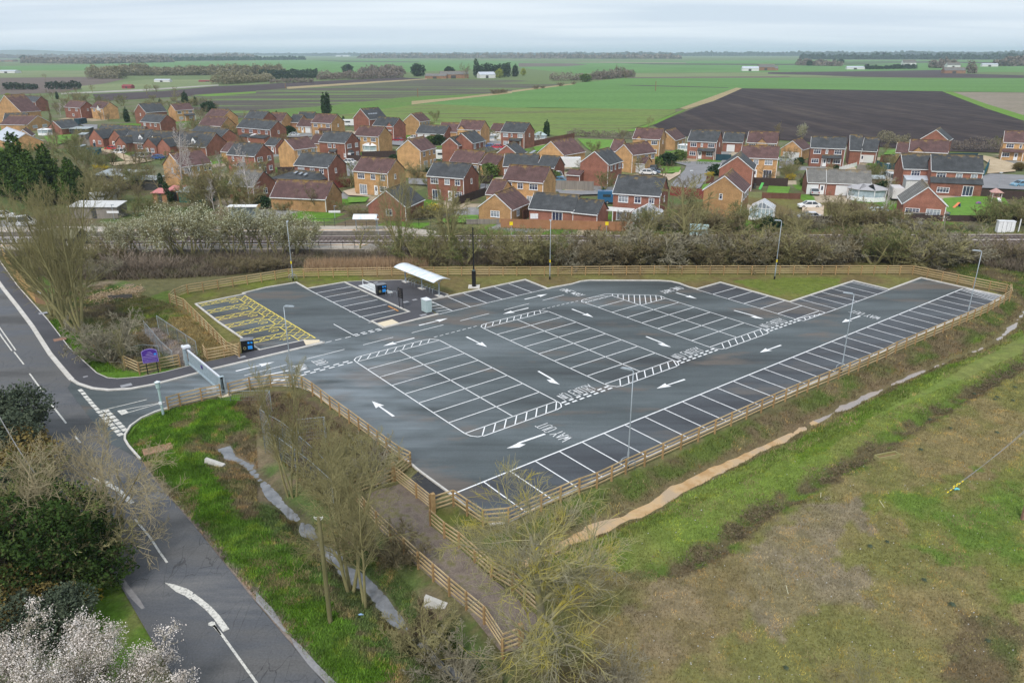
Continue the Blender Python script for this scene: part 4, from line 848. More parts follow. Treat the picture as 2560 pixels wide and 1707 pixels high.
for k, (a, b) in enumerate(zip(hp[:-1], hp[1:])):
    a, b = np.array(a)-o0, np.array(b)-o0; n = 6
    for j in range(n): MB().beam((*lerp2(a, b, j/n+.004), ht/2), (*lerp2(a, b, (j+1)/n-.004), ht/2), .05, ht, (0,0,1)).build('panel', M_ply, hw)
a = np.array([0,0]); b = np.array(G('c1', 455, 600))-o0; MB().beam((*a, ht/2), (*b, ht/2), .05, ht).build('panel', M_dkwood, hw); MB().beam((*a, ht+.03), (*(np.array(hp[1])-o0), ht+.03), .16, .05).build('cap_board', M_ply, hw)
o = MB().box(-.35,.35,-.12,.12,ht+.06,ht+.3).build('cement_bag', M_wht); o.location = (*G('c1',400,600),0); tag(o, 'white bag lying on top of the timber hoarding end', 'bag')
for lab, t, p1, p2 in (('orange plank lying across a bay line, upper piece','e3',(950,995),(1045,1040)),('orange plank lying across a bay line, lower piece','e3',(1060,1045),(1140,1090))):
    a, b = np.array(G(t, *p1)), np.array(G(t, *p2)); o = MB().beam((0,0,.09), (*(b-a), .09), .14, .08).build('plank', mat('orange_plank', [(.55,.27,.10)])); o.location = (*a, 0); tag(o, lab, 'plank')
x, y = G('d7', 1130, 1008); r = empty('feed_trough', (x, y, gz1(x, y)), AL-.35, 'old mossy wooden trough lying in the field', 'trough'); M_moss = mat('mossy_wood', [(.24,.22,.08),(.30,.27,.13)], scale=4)
MB().box(-1.0,1.0,-.28,-.2,0,.32).build('side_board', M_moss, r); MB().box(-1.0,1.0,.2,.28,0,.32).build('side_board', M_moss, r)
for s in (-1, 1): MB().box(s*.96-.04,s*.96+.04,-.2,.2,0,.3).build('end_board', M_moss, r)
MB().box(-.92,.92,-.2,.2,.02,.12).build('base', M_dkwood, r)
x, y = G('d8', 2205, 185); r = empty('gate_post', (x, y, 0), 0, 'rusty brown post at the right edge of the field', 'post'); MB().box(-.09,.09,-.09,.09,-.2,1.5).build('shaft', M_rust, r); MB().box(-.12,.12,-.12,.12,1.5,1.56).build('cap', M_rust, r)
for lab, t, p1, p2 in (('thin pale cane lying in the brown field, near the old ditch','d7',(543,1320),(540,1365)),('thin pale cane lying in the field beside the green patch','d7',(1062,1380),(1108,1450)),('thin pale cane lying in the lower brown field','d8',(218,748),(236,822))):
    a, b = np.array(G(t, *p1)), np.array(G(t, *p2)); o = MB().tube([(0,0,.03), (*(b-a), .05)], .022, 5).build('cane', mat('cane', [(.60,.56,.38)])); o.location = (*a, gz1(*a)); tag(o, lab, 'cane')
x, y = G('d7', 1752, 1302); o = MB().tube([(-.18,0,.1),(.0,.05,.14),(.18,0,.1)], [.06,.09,.05], 6).build('plastic_bottle', mat('cyan_plastic', [(.18,.55,.58)])); o.location = (x, y, gz1(x, y)); tag(o, 'pale blue plastic litter beside the yellow cable sleeves', 'litter')
x, y = G('d4', 958, 893); o = MB().tube([(-.16,0,.06),(.0,.02,.09),(.16,0,.06)], [.04,.06,.03], 6).build('plastic_bottle', mat('blue_plastic', [(.3,.45,.7)])); o.location = (x, y, gz1(x, y)); tag(o, 'small blue litter on the bank near the pole', 'litter')
# felled logs and wood chip heap
mb = MB(); random.seed(5)
for k in range(900):
    t = random.random(); x, y = G('c1', 850+430*t+random.gauss(0, 40), 545-85*t+random.gauss(0, 22)); a = random.uniform(0, 3.1); l = random.uniform(.08,.3); zz = abs(random.gauss(.06,.09)); mb.beam((x-l*math.cos(a)/2, y-l*math.sin(a)/2, zz), (x+l*math.cos(a)/2, y+l*math.sin(a)/2, zz+random.uniform(-.05,.05)), .07, .04)
o = mb.build('wood_chips', mat('wood_chip', [(.40,.26,.13),(.55,.42,.28)], scale=1)); tag(o, 'scattered orange wood chips on the rough ground', 'wood chips', kind='stuff')
x, y = G('c1', 1100, 540); o = MB().beam((-1.3,-.2,.25), (1.4,.45,.25), .05, .5).build('leaning_sheet', mat('grey_sheet', [(.13,.12,.11)])); o.location = (x, y, 0); tag(o, 'dark grey sheet standing on edge by the wood chips', 'sheet')
# ------------------------------------------------------------------ railway
M_ball = mat('track_ballast', [(.27,.23,.21),(.42,.36,.34)], scale=1.3, rough=.95, mul=(6,.75,1.25), bump=.4, bscale=8)
M_rail = mat('rusty_rail', [(.075,.05,.042),(.10,.07,.06)], rough=.6); M_sleep = mat('sleeper', [(.15,.135,.125),(.2,.18,.165)], scale=3)
o = MB().prism([(-300,115.4),(60,115.4),(300,110),(300,124.6),(-300,124.4)], -.1, .18).build('track_bed', M_ball); tag(o, 'grey pink ballast bed of the railway', kind='structure')
for lab, yc in (('farther railway track on the ballast behind the shrubs', 122.0), ('nearer railway track on the ballast behind the shrubs', 118.2)):
    r = empty('railway_track', (0, yc, .2), 0, lab, 'railway track')
    for s in (-.72, .72): MB().box(-280,280,s-.05,s+.05,.06,.24).build('rail', M_rail, r)
    mb = MB()
    for k in range(400): x = -140+.7*k; mb.box(x-.12,x+.12,-1.25,1.25,-.04,.06)
    mb.build('sleepers', M_sleep, r)
M_plat = mat('platform_paving', [(.38,.33,.27),(.46,.41,.35)], scale=.8, mul=(5,.85,1.1)); M_pwall = mat('platform_wall', [(.13,.12,.11),(.2,.18,.16)], scale=1.5); M_yline = mat('edge_line', [(.60,.58,.54)], scale=2); M_ortac = mat('orange_tactile', [(.62,.33,.14)], scale=2)
for lab, y0, y1, xr, edge in (('far railway platform with a white edge behind the blossom', 124.9, 128.6, -20, 0), ('near railway platform with a pinkish surface behind the blossom', 112.4, 115.7, -22.5, 1)):
    r = empty('platform', (0, 0, 0), 0, lab, 'platform')
    MB().box(-110,xr,y0,y1,0,.86).build('platform_wall', M_pwall, r); MB().box(-110,xr,y0,y1,.86,.95).build('surface', M_plat, r)
    e = y0 if edge == 0 else y1-.35; MB().box(-110,xr,e,e+.35,.95,.965).build('edge_strip', M_yline, r); e2 = e+.6 if edge == 0 else e-.5; MB().box(-110,xr,e2,e2+.3,.95,.963).build('tactile_strip', M_ortac, r)
    mb = MB(); mb.add([(xr,y0,0),(xr+7,y0+.3,0),(xr+7,y1,0),(xr,y1,0),(xr,y0,.93),(xr,y1,.93)], [(0,1,4),(3,5,2),(4,1,2,5),(0,3,2,1)]); mb.build('ramp', M_plat, r)
# ------------------------------------------------------------------ ground sheets of the estate and fields
SH = [0.03]
def sheet(t, pts, m, name, lab, z=None):
    P = []
    for p in pts:
        if len(p) == 3: P.append(G(*p))
        else: P.append(G(t, *p))
    SH[0] += .006
    o = MB().flat(P, SH[0] if z is None else z).build(name, m); return tag(o, lab, kind='structure')
def fieldmat(name, cols, scale=.02, stretch=None, rot=0., mul=(.35,.85,1.15), rough=.95, lo=.38, hi=.62):
    return mat(name, cols, scale=scale, rough=rough, stretch=stretch, rot=rot, mul=mul, spec=.1, detail=7, lo=lo, hi=hi)
FG = fieldmat('bright_crop', [(.10,.20,.055),(.12,.235,.068)], .012, (.3,2.2,1), .9); FG2 = fieldmat('green_crop', [(.10,.20,.06),(.125,.235,.075)], .01)
FO = fieldmat('olive_crop', [(.125,.175,.05),(.155,.215,.055),(.13,.135,.06)], .03, (.35,2.0,1), .75)
FM = fieldmat('patchy_crop', [(.085,.073,.068),(.105,.10,.07),(.13,.20,.06)], .016, (.4,2.4,1), .35)
FD = fieldmat('ploughed_soil', [(.034,.026,.028),(.052,.040,.038),(.085,.066,.055)], .10, (1.4,.07,1), -.16, mul=(.12,.75,1.2), lo=.36, hi=.70); FDb = fieldmat('dark_soil', [(.065,.05,.053),(.08,.063,.062)], .02)
FT = fieldmat('dry_reeds', [(.36,.28,.16),(.30,.25,.13)], .1, mul=(1.5,.75,1.2)); FGs = fieldmat('field_margin', [(.12,.25,.03),(.14,.21,.05)], .1, mul=(1,.8,1.2)); FP = fieldmat('pale_stubble', [(.26,.215,.17),(.22,.19,.14)], .03)
FB = fieldmat('brown_field', [(.15,.115,.10),(.13,.105,.085)], .02); FPg = fieldmat('pale_pasture', [(.20,.23,.11),(.16,.20,.09)], .01); Frd = fieldmat('pale_track', [(.34,.33,.28)], .05)
def far(t, pts, m, lab): sheet(t, pts, m, 'field', lab)
far('a3', [('a2',0,262),('a2',980,255),(0,268),(230,280),(2352,262),('a4',2352,262),('a4',2352,370),('a4',0,372),(1090,378),(600,385),(60,330),('a2',1400,370),('a2',700,375),('a2',0,320)], FG2, 'pale green fields beyond the farm buildings')
far('a3', [(60,288),(560,290),(700,302),(500,318),(60,322)], FB, 'narrow reddish brown far field')
far('a3', [(1000,290),(2352,296),('a4',900,292),('a4',1300,300),(2352,306),(1300,301)], FDb, 'thin dark far field')
far('a2', [(500,262),(1500,275),(1500,281),(800,276)], FDb, 'thin dark far field on the left')
far('a4', [(700,276),(1500,272),(2352,285),(2352,292),(1500,285),(700,284)], FDb, 'thin dark far field on the right')
far('a3', [(300,278),(900,276),(1600,284),(1600,290),(700,284)], FP, 'thin pale far field')
far('a3', [(1090,384),(2352,374),('a4',0,388),('a4',780,405),('a4',780,414),('a4',0,414),(2352,420),(1000,426)], FPg, 'pale pasture band before the far farms')
far('a3', [(1100,418),(2352,410),('a4',200,410),('a4',200,417),(2352,424),(1050,428)], FB, 'brown strip beside the pale pasture')
far('a4', [(0,372),(1000,362),(1640,350),(1650,382),(2352,400),(2352,425),(1400,422),(780,412),(400,398),(0,388)], FDb, 'dark ploughed band on the right')
far('a4', [(1930,330),(2352,325),(2352,372),(1930,368)], FG2, 'green field at the far right')
far('a1', [(0,318),(870,298),(1500,276),(2352,268),('a2',0,262),('a2',340,268),('a2',1300,300),('a2',1400,360),('a2',700,372),('a2',0,340),(2352,330),(1300,320),(880,310),(840,356),(0,358)], FG2, 'green fields beyond the leafless wood')
far('a1', [(0,358),(835,356),(850,415),(0,422)], FPg, 'pale green pasture on the far left')
far('a1', [(0,424),(850,416),(1150,434),(900,490),(560,560),(0,580)], FB, 'brown field on the far left')
far('a1', [(740,500),(1340,440),(2000,440),(2010,490),(1300,530),(760,545)], FPg, 'yard of the plant nursery')
far('a1', [(850,575),(1510,545),(2010,500),(2352,488),('a2',0,486),('a2',560,455),('a2',1330,420),('a2',1570,432),('a2',1000,470),('a2',290,520),('a2',0,542),(2352,548),(1600,600),(900,640)], FDb, 'dark ploughed field behind the left houses')
far('a1', [(560,563),(1300,529),(2010,486),(2010,496),(1300,546),(560,576)], Frd, 'pale farm track')
far('a2', [('a1',1600,640),('a1',1800,580),('a1',2352,548),(0,543),(700,500),(1570,437),(2352,443),('a3',550,482),('a3',0,550),(1500,655),(1420,650),(720,720),(560,740),(0,760),('a1',2200,800),('a1',1900,760)], FM, 'patchy dark and green field behind the estate')
far('a2', [('a1',1780,582),('a1',2352,548),(0,543),(0,552),('a1',2352,566),('a1',1900,596)], FGs, 'green margin of the dark field')
far('a2', [(280,508),(900,468),(1570,431),(1570,438),(900,486),(290,527)], FT, 'strip of dry reeds behind the left field')
far('a2', [(0,722),(560,690),(1400,600),(1600,590),(2352,560),(2352,600),(1400,780),(720,820),(0,850)], fieldmat('lush_crop', [(.10,.20,.04),(.12,.17,.05)], .03, (.3,2,1), .4), 'lush green strip behind the field trees')
far('a3', [('a2',500,800),('a2',1500,668),('a2',2352,655),(0,700),(1500,712),(1500,740),(1300,830),(900,960),(0,960),('a2',1200,900)], FO, 'olive green field with dark patches')
far('a3', [('a2',1520,662),('a2',2352,566),(0,557),(560,484),(590,474),(1990,514),(2060,518),(1540,704),(1480,716),(250,698),(0,702),('a2',1700,668)], FG, 'bright green crop field in the middle')
far('a3', [(590,474),(1000,430),(2352,424),('a4',2352,430),('a4',2352,558),('a4',1600,548),('a4',640,534),('a4',0,520),(2110,522),(1990,514),(1300,503)], FG, 'bright green crop strip across the right')
far('a3', [(940,490),(1200,492),(1990,514),(1990,518),(1200,500)], FDb, 'dark ditch line between the crops')
far('a3', [('a2',1430,640),('a2',1900,600),('a2',2352,546),(0,541),(550,479),(595,482),(0,558),('a2',2352,566),('a2',1560,656),('a2',1430,672)], FT, 'pale reed strip crossing the fields')
far('a3', [(2110,524),('a4',640,536),('a4',1600,549),('a4',2352,822),('a4',2352,1120),('a4',1600,1100),('a4',0,990),(1500,960),(1290,860)], FD, 'large dark ploughed field behind the houses')
far('a3', [(1600,710),(1400,790),(1200,870),(1000,925),(1130,915),(1320,850),(1640,700)], FGs, 'bright green margin left of the ploughed field')
far('a3', [(1540,706),(2060,516),(2116,521),(1850,640),(1600,716)], FT, 'pale reed strip left of the ploughed field')
far('a4', [(1700,556),(2352,562),(2352,772),(2000,664)], FP, 'grey brown stubble field on the right')
far('a4', [(1600,549),(1700,556),(2000,664),(2352,772),(2352,822),(2000,706),(1640,566)], FGs, 'bright green margin right of the ploughed field')
M_est = mat('estate_road', [(.20,.195,.20),(.25,.245,.25)], scale=.3, rough=.85, mul=(3,.9,1.08)); M_grav = mat('gravel_drive', [(.42,.32,.20),(.50,.40,.27)], scale=.4, mul=(3,.85,1.1)); M_lawn = mat('lawn', [(.10,.22,.02),(.13,.26,.03)], scale=.4, mul=(1.5,.85,1.15)); M_patio = mat('patio', [(.48,.36,.25),(.55,.44,.33)], scale=.6)
sheet('b4', [(735,915),(735,860),(890,700),(905,655),(760,618),(1000,612),(1260,620),(1330,560),(1420,580),(1260,660),(1130,780),(1050,890),(960,918)], M_est, 'road', 'grey estate road between the houses')
sheet('b4', [(600,740),(760,745),(850,700),(840,745),(720,815),(700,780)], M_patio, 'driveway', 'pinkish driveway by the estate road')
for t, pts, lab in (('b4', [(610,660),(850,670),(830,725),(640,740)], 'small lawn at the bend of the estate road'), ('b4', [(1770,870),(2000,880),(1970,960),(1745,950)], 'mown lawn behind the dark fence'), ('b5', [(1500,1000),(2120,960),(2300,1225),(1555,1222)], 'large garden lawn with play things'), ('b3', [(1860,370),(2240,385),(2200,490),(2030,515),(1960,470)], 'bright paddock lawn behind the garage'), ('b3', [(1400,460),(1560,430),(1600,440),(1430,510)], 'grass strip by the brown fence'), ('e2', [(780,800),(1490,750),(1300,880),(1000,960),(850,900)], 'lawn behind the dark conifers'), ('b3', [(560,1180),(820,1180),(830,1260),(350,1260)], 'garden lawn beside the orange bungalow'), ('b2', [(1550,990),(1780,990),(1740,1040),(1560,1050)], 'small lawn below the patio'), ('b4', [(1080,860),(1170,840),(1150,880),(1060,925)], 'small lawn beside the road end'), ('e1', [(720,610),(910,600),(930,680),(760,680)], 'small lawn before the row of cottages'), ('b2', [(900,320),(1000,330),(960,355),(900,355)], 'lawn before the far garage'), ('b5', [(900,495),(1000,490),(1000,540),(880,540)], 'grass patch beside the far drive')):
    sheet(t, pts, M_lawn, 'lawn', lab)
for t, pts, m, lab in (('e1', [(60,520),(480,560),(720,640),(920,700),(1240,740),(740,750),(560,640),(380,600),(130,590)], M_grav, 'tan gravel drive before the row of cottages'), ('e1', [(480,790),(700,760),(1200,745),(900,800),(560,830)], M_grav, 'tan gravel patch behind the sheds'), ('b5', [(1830,540),(1980,560),(2260,640),(2260,720),(1960,745),(1990,640)], M_grav, 'tan gravel drive by the right hand house'), ('b5', [(1905,770),(2000,745),(2352,760),(2700,800),(2700,930),(1890,895)], M_est, 'grey road at the right edge'), ('b2', [(1535,640),(1650,640),(1620,780),(1550,770)], M_est, 'grey drive beside the white car'), ('b2', [(1500,930),(1640,895),(1640,955),(1800,985),(1560,975)], M_patio, 'pinkish patio'), ('b3', [(840,850),(940,860),(905,910),(845,905)], M_est, 'grey lane between the houses'), ('b3', [(90,790),(285,800),(285,865),(90,855)], M_est, 'grey lane behind the fence'), ('b3', [(1640,920),(2040,930),(2200,960),(1700,975)], M_est, 'grey lane behind the wooden fence'), ('b3', [(900,400),(1100,400),(1060,500),(950,500)], M_est, 'car standing by the red and blue cars'), ('b4', [(1880,590),(2040,590),(2030,690),(1880,690)], M_est, 'grey car standing before the double garage'), ('b5', [(820,700),(1060,700),(1060,820),(820,830)], M_patio, 'parking place of the two vans'), ('b5', [(20,1080),(250,1080),(240,1230),(20,1230)], M_patio, 'yard with the white cars'), ('b2', [(900,345),(1180,335),(1180,355),(900,360)], M_est, 'grey drive before the far garage'), ('b2', [(2000,400),(2140,400),(2130,450),(2020,440)], M_est, 'drive of the dark red car'), ('e2', [(1400,590),(1740,600),(1740,720),(1560,650)], M_est, 'grey lane behind the cottages')):
    sheet(t, pts, m, 'driveway' if m is not M_est else 'road', lab)
# ------------------------------------------------------------------ houses
def brick(name, c):
    m = mat(name, [tuple(v*.8 for v in c), c, tuple(v*1.18 for v in c)], scale=.7, rough=.9, mul=(6,.78,1.18), rand=.18)
    return m
WALL = {'r': brick('red_brick', (.265,.115,.08)), 'o': brick('buff_orange_brick', (.46,.27,.125)), 'b': brick('brown_brick', (.27,.15,.09)), 'w': mat('white_render', [(.62,.62,.60)], rough=.8)}
def rooftile(name, c, moss):
    m = mat(name, [tuple(v*.8 for v in c), c, tuple(min(1, v*1.25) for v in c)], scale=.7, rough=.85, mul=(5,.82,1.15), rand=.12); nt = m.node_tree; N, L = nt.nodes, nt.links; b = N['Principled BSDF']
    src = b.inputs['Base Color'].links[0].from_socket; co = N.new('ShaderNodeTexCoord'); wv = N.new('ShaderNodeTexWave'); wv.bands_direction = 'Z'; wv.wave_profile = 'SAW'; wv.inputs['Scale'].default_value = 1.55; wv.inputs['Distortion'].default_value = .35; wv.inputs['Detail Scale'].default_value = 2
    L.new(co.outputs['Object'], wv.inputs[0]); r = ramp(nt, [(0, (.42,)*3), (.3, (1,)*3), (1, (1.12,)*3)]); L.new(wv.outputs['Fac'], r.inputs[0]); mx = N.new('ShaderNodeMix'); mx.data_type = 'RGBA'; mx.blend_type = 'MULTIPLY'; mx.inputs[0].default_value = .85; L.new(src, mx.inputs[6]); L.new(r.outputs[0], mx.inputs[7])
    sx = N.new('ShaderNodeSeparateXYZ'); L.new(co.outputs['Generated'], sx.inputs[0]); n = N.new('ShaderNodeTexNoise'); n.inputs['Scale'].default_value = 1.2; n.inputs['Detail'].default_value = 4; L.new(co.outputs['Object'], n.inputs[0])
    ad = N.new('ShaderNodeMath'); ad.operation = 'ADD'; L.new(sx.outputs[2], ad.inputs[0]); L.new(n.outputs[0], ad.inputs[1]); r2 = ramp(nt, [(.66, (0,)*3), (.80, (moss,)*3)]); mr = N.new('ShaderNodeMapRange'); mr.inputs[1].default_value = .6; mr.inputs[2].default_value = 1.75; L.new(ad.outputs[0], mr.inputs[0]); L.new(mr.outputs[0], r2.inputs[0])
    m2 = N.new('ShaderNodeMix'); m2.data_type = 'RGBA'; L.new(r2.outputs[0], m2.inputs[0]); L.new(mx.outputs[2], m2.inputs[6]); m2.inputs[7].default_value = (.26,.17,.05,1); L.new(m2.outputs[2], b.inputs['Base Color']); return m
ROOF = {'g': rooftile('slate_grey_tiles', (.060,.064,.068), .55), 'b': rooftile('brown_tiles', (.108,.062,.058), .7), 'l': mat('pale_metal_roof', [(.42,.45,.50),(.50,.53,.58)], scale=.5), 'n': rooftile('dull_grey_tiles', (.15,.145,.135), .5)}
M_upvc = mat('white_upvc', [(.80,.80,.80)], rough=.35); M_pane = mat('window_glass', [(.028,.032,.06),(.06,.07,.12)], scale=.8, rough=.12, spec=.7); M_curt = mat('curtained_glass', [(.16,.19,.24),(.36,.38,.40)], scale=2.5, rough=.2)
M_gdoor = mat('white_garage_door', [(.66,.66,.66),(.72,.72,.72)], scale=2, rough=.5); M_soff = M_upvc; M_green = mat('green_glass', [(.10,.19,.17)], rough=.2)
WT = {'3': (1.85,1.15,3), '2': (1.25,1.15,2), '1': (.62,1.05,1), 'F': (2.0,2.1,3), 'S': (1.0,1.0,2), 'Q': (2.4,1.1,4)}
WM = {}
for k, (w, h, n) in WT.items():
    mb = MB(); mb.box(-w/2,w/2,-.07,.02,-h/2,-h/2+.08); mb.box(-w/2,w/2,-.07,.02,h/2-.08,h/2)
    for j in range(n+1): x = -w/2+.05+j*(w-.1)/n; mb.box(x-(.05 if j in (0, n) else .03),x+(.05 if j in (0, n) else .03),-.07,.02,-h/2+.08,h/2-.08)
    if h < 2: mb.box(-w/2+.1,w/2-.1,-.055,.01,h*.12,h*.12+.05)
    mb.box(-w/2-.05,w/2+.05,-.13,0,-h/2-.06,-h/2); WM[k] = mb.mesh('window', M_upvc)
    WM[k+'p'] = MB().box(-w/2+.05,w/2-.05,-.03,-.004,-h/2+.05,h/2-.05).mesh('pane', M_pane); WM[k+'c'] = MB().box(-w/2+.05,w/2-.05,-.03,-.004,-h/2+.05,h/2-.05).mesh('pane', M_curt)
WM['D'] = MB().box(-.48,.48,-.06,.02,-1.03,1.03).mesh('door', M_upvc); WM['Dp'] = MB().box(-.2,.2,-.075,-.06,-.1,.75).mesh('door_pane', M_pane)
for k, w in (('G', 2.4), ('H', 4.6)):
    mb = MB(); mb.box(-w/2,w/2,-.05,.02,-1.05,1.05)
    for j in range(4): mb.box(-w/2+.05,w/2-.05,-.065,-.05,-1.0+.52*j,-.58+.52*j)
    WM[k] = mb.mesh('garage_door', M_gdoor)
random.seed(11); FPR = []
def roofmesh(x0, x1, y0, y1, ze, rise, axis, ov=.22, vg=.12, th=.13):
    """gable roof over the box, ridge along axis"""
    mb = MB()
    def T(p, q, z): return (p, q, z) if axis == 'x' else (q, p, z)
    if axis == 'x': a0, a1, b0, b1 = x0-vg, x1+vg, y0, y1
    else: a0, a1, b0, b1 = y0-vg, y1+vg, x0, x1
    m = (b0+b1)/2; s = rise/(m-b0); zr = ze+rise+.06
    for sg, be in ((-1, b0-ov), (1, b1+ov)):
        zl = zr-s*abs(be-m); v = [T(a0,be,zl), T(a1,be,zl), T(a1,m,zr), T(a0,m,zr), T(a0,be,zl+th), T(a1,be,zl+th), T(a1,m,zr+th), T(a0,m,zr+th)]
        f = [(0,3,2,1),(4,5,6,7),(0,1,5,4),(1,2,6,5),(3,0,4,7)]
        if (sg > 0) != (axis == 'y'): f = [tuple(reversed(q)) for q in f]
        mb.add(v, f)
    mb.beam(T(a0,m,zr+th+.02), T(a1,m,zr+th+.02), .26, .1); return mb
def wallmesh(x0, x1, y0, y1, ze, rise, axis, mb=None):
    mb = mb or MB(); mb.box(x0,x1,y0,y1,-.2,ze)
    if axis == 'x':
        m = (y0+y1)/2
        for x, s in ((x0, 1), (x1, -1)): mb.add([(x,y0,ze),(x,y1,ze),(x,m,ze+rise),(x+.1*s,y0,ze),(x+.1*s,y1,ze),(x+.1*s,m,ze+rise)], [(0,1,2) if s < 0 else (0,2,1),(3,5,4) if s < 0 else (3,4,5)])
    else:
        m = (x0+x1)/2
        for y, s in ((y0, 1), (y1, -1)): mb.add([(x0,y,ze),(x1,y,ze),(m,y,ze+rise),(x0,y+.1*s,ze),(x1,y+.1*s,ze),(m,y+.1*s,ze+rise)], [(0,1,2) if s > 0 else (0,2,1),(3,5,4) if s > 0 else (3,4,5)])
    return mb
def opening(r, w, l, tok, z):
    face, t, lev, typ = tok[0], int(tok[1:3])/100, tok[3], tok[4]
    h = 2.06 if typ in 'DGHF' else 1.1
    zc = (h/2+.08 if typ in 'DGHF' else 1.5) if lev == 'g' else (z-.95 if lev == 'u' else z+.6)
    W_ = {'f': ((w*t, 0), 0), 'r': ((w, l*t), math.pi/2), 'l': ((0, l*(1-t)), -math.pi/2)}[face]
    name = {'D':'door','G':'garage_door','H':'garage_door'}.get(typ, 'window'); rz = W_[1]
    o = inst(name, WM[typ], r, (*W_[0], zc), rz)
    if typ in WT: inst('pane', WM[typ+('p' if random.random() < .72 else 'c')], o)
    elif typ == 'D': inst('door_pane', WM['Dp'], o)
HN = {'r':'red_brick_house','o':'orange_brick_house','b':'brown_brick_house','w':'white_house'}
def house(mode, A, B, L, z, wall, roof, wins, label, rise=None, extra=None, cat='house', ang=None, name=None):
    a = np.array(G(*A, z)); b = np.array(G(*B, z)); w = np.linalg.norm(b-a); th = math.atan2(*(b-a)[::-1]) if ang is None else math.radians(ang)
    r = empty(name or HN[wall], (*a, 0), th, label, cat, 'houses and bungalows on the estate' if cat in ('house','bungalow') else None)
    d_ = (b-a)/w; n_ = np.array([-d_[1], d_[0]]); FPR.append((a, d_, n_, w, L))
    axis = 'x' if mode == 'P' else 'y'; span = L if mode == 'P' else w; rise = rise or span*.39
    wallmesh(0, w, 0, L, z, rise, axis).build('wall', WALL[wall], r); roofmesh(0, w, 0, L, z, rise, axis).build('roof', ROOF[roof], r)
    mb = MB()
    if mode == 'P': mb.box(-.1,w+.1,-.32,-.2,z-.16,z-.02)
    else: mb.box(w+.2,w+.32,-.05,L+.1,z-.16,z-.02); mb.box(-.32,-.2,-.05,L+.1,z-.16,z-.02)
    for s, x in ((0, -.16), (1, w+.08)): mb.beam((x,-.12,z+.02), ((w/2 if mode == 'G' else x),(-.12 if mode == 'G' else L/2),z+(rise if True else 0)+.02), .06, .14) 
    mb.build('gutter', M_soff, r)
    MB().box(w-.12,w-.02,-.1,0,0,z-.15).build('downpipe', M_upvc, r)
    for tok in wins.split(): opening(r, w, L, tok, z)
    if extra: extra(r, w, L, z)
    return r
def porch(x0, x1, dep=1.1, h=2.35, roof='g'):
    def f(r, w, l, z):
        mb = MB(); mb.add([(w*x0,-dep,h),(w*x1,-dep,h),(w*x1,0,h+.75),(w*x0,0,h+.75),(w*x0,-dep,h+.1),(w*x1,-dep,h+.1),(w*x1,0,h+.85),(w*x0,0,h+.85)], [(0,3,2,1),(4,5,6,7),(0,1,5,4),(1,2,6,5),(3,0,4,7)]); mb.build('porch_roof', ROOF[roof], r)
        mb = MB()
        for x in (w*x0+.1, w*x1-.1): mb.box(x-.06,x+.06,-dep+.05,-dep+.17,0,h)
        mb.build('porch_post', M_upvc, r)
    return f
def fgable(x0, x1, roof='b', wall='o', dep=.7):
    """small gable breaking through the eaves"""
    def f(r, w, l, z):
        a, b = w*x0, w*x1; m = (a+b)/2; s = (b-a)/2*.85; y0 = -dep*.3
        MB().add([(a,y0,z-1),(b,y0,z-1),(b,y0,z),(m,y0,z+s),(a,y0,z),(a,.5,z-1),(b,.5,z-1)], [(0,1,2,3,4),(0,4,5),(1,6,2)]).build('gable_wall', WALL[wall], r)
        mb = MB()
        for q in (a-.15, b+.15): 
            zz = z-.12; mb.add([(q,y0-.15,zz),(m,y0-.15,z+s+.06),(m,2.6,z+s+.06),(q,1.0,zz),(q,y0-.15,zz+.1),(m,y0-.15,z+s+.16),(m,2.6,z+s+.16),(q,1.0,zz+.1)], [(0,1,2,3),(7,6,5,4),(0,4,5,1),(3,0,4,7)])
        mb.build('gable_roof', ROOF[roof], r)
    return f
def leanto(x0, x1, dep, h0, h1, wall, roof, wins=''):
    def f(r, w, l, z):
        a, b = w*x0, w*x1; MB().box(a,b,-dep,-.01,-.1,h0).add([(a,-dep,h0),(a,-.01,h0),(a,-.01,h1),(b,-dep,h0),(b,-.01,h0),(b,-.01,h1)], [(0,2,1),(3,4,5)]).build('extension_wall', WALL[wall], r)
        mb = MB(); mb.add([(a-.15,-dep-.2,h0),(b+.15,-dep-.2,h0),(b+.15,0,h1+.1),(a-.15,0,h1+.1),(a-.15,-dep-.2,h0+.12),(b+.15,-dep-.2,h0+.12),(b+.15,0,h1+.22),(a-.15,0,h1+.22)], [(0,3,2,1),(4,5,6,7),(0,1,5,4),(1,2,6,5),(3,0,4,7)]); mb.build('extension_roof', ROOF[roof], r)
        for tok in wins.split():
            t, typ = int(tok[1:3])/100, tok[4]; o = inst('window', WM[typ], r, (a+(b-a)*t, -dep, 1.2)); 
            if typ in WT: inst('pane', WM[typ+'p'], o)
    return f
def both(*fs):
    def f(*a):
        for g in fs: g(*a)
    return f
def bay(face, t, lev=0):
    def f(r, w, l, z):
        x, y, rz = {'r': (w, l*t, math.pi/2), 'f': (w*t, 0, 0)}[face]
        b = MB().prism([(-1.2,0),(-.8,-.7),(.8,-.7),(1.2,0)], 0, 2.2).build('bay_window', M_upvc, r); b.location = (x, y, 0); b.rotation_euler = (0, 0, rz)
        mb = MB(); mb.box(-.74,.74,-.725,-.70,.75,1.9); mb.build('pane', M_pane, b); mb = MB(); mb.add([(-1.3,0,2.2),(-.85,-.8,2.2),(.85,-.8,2.2),(1.3,0,2.2),(-.7,0,2.9),(.7,0,2.9)], [(0,1,4),(1,2,5,4),(2,3,5)]); mb.build('bay_roof', ROOF['g'], b)
    return f
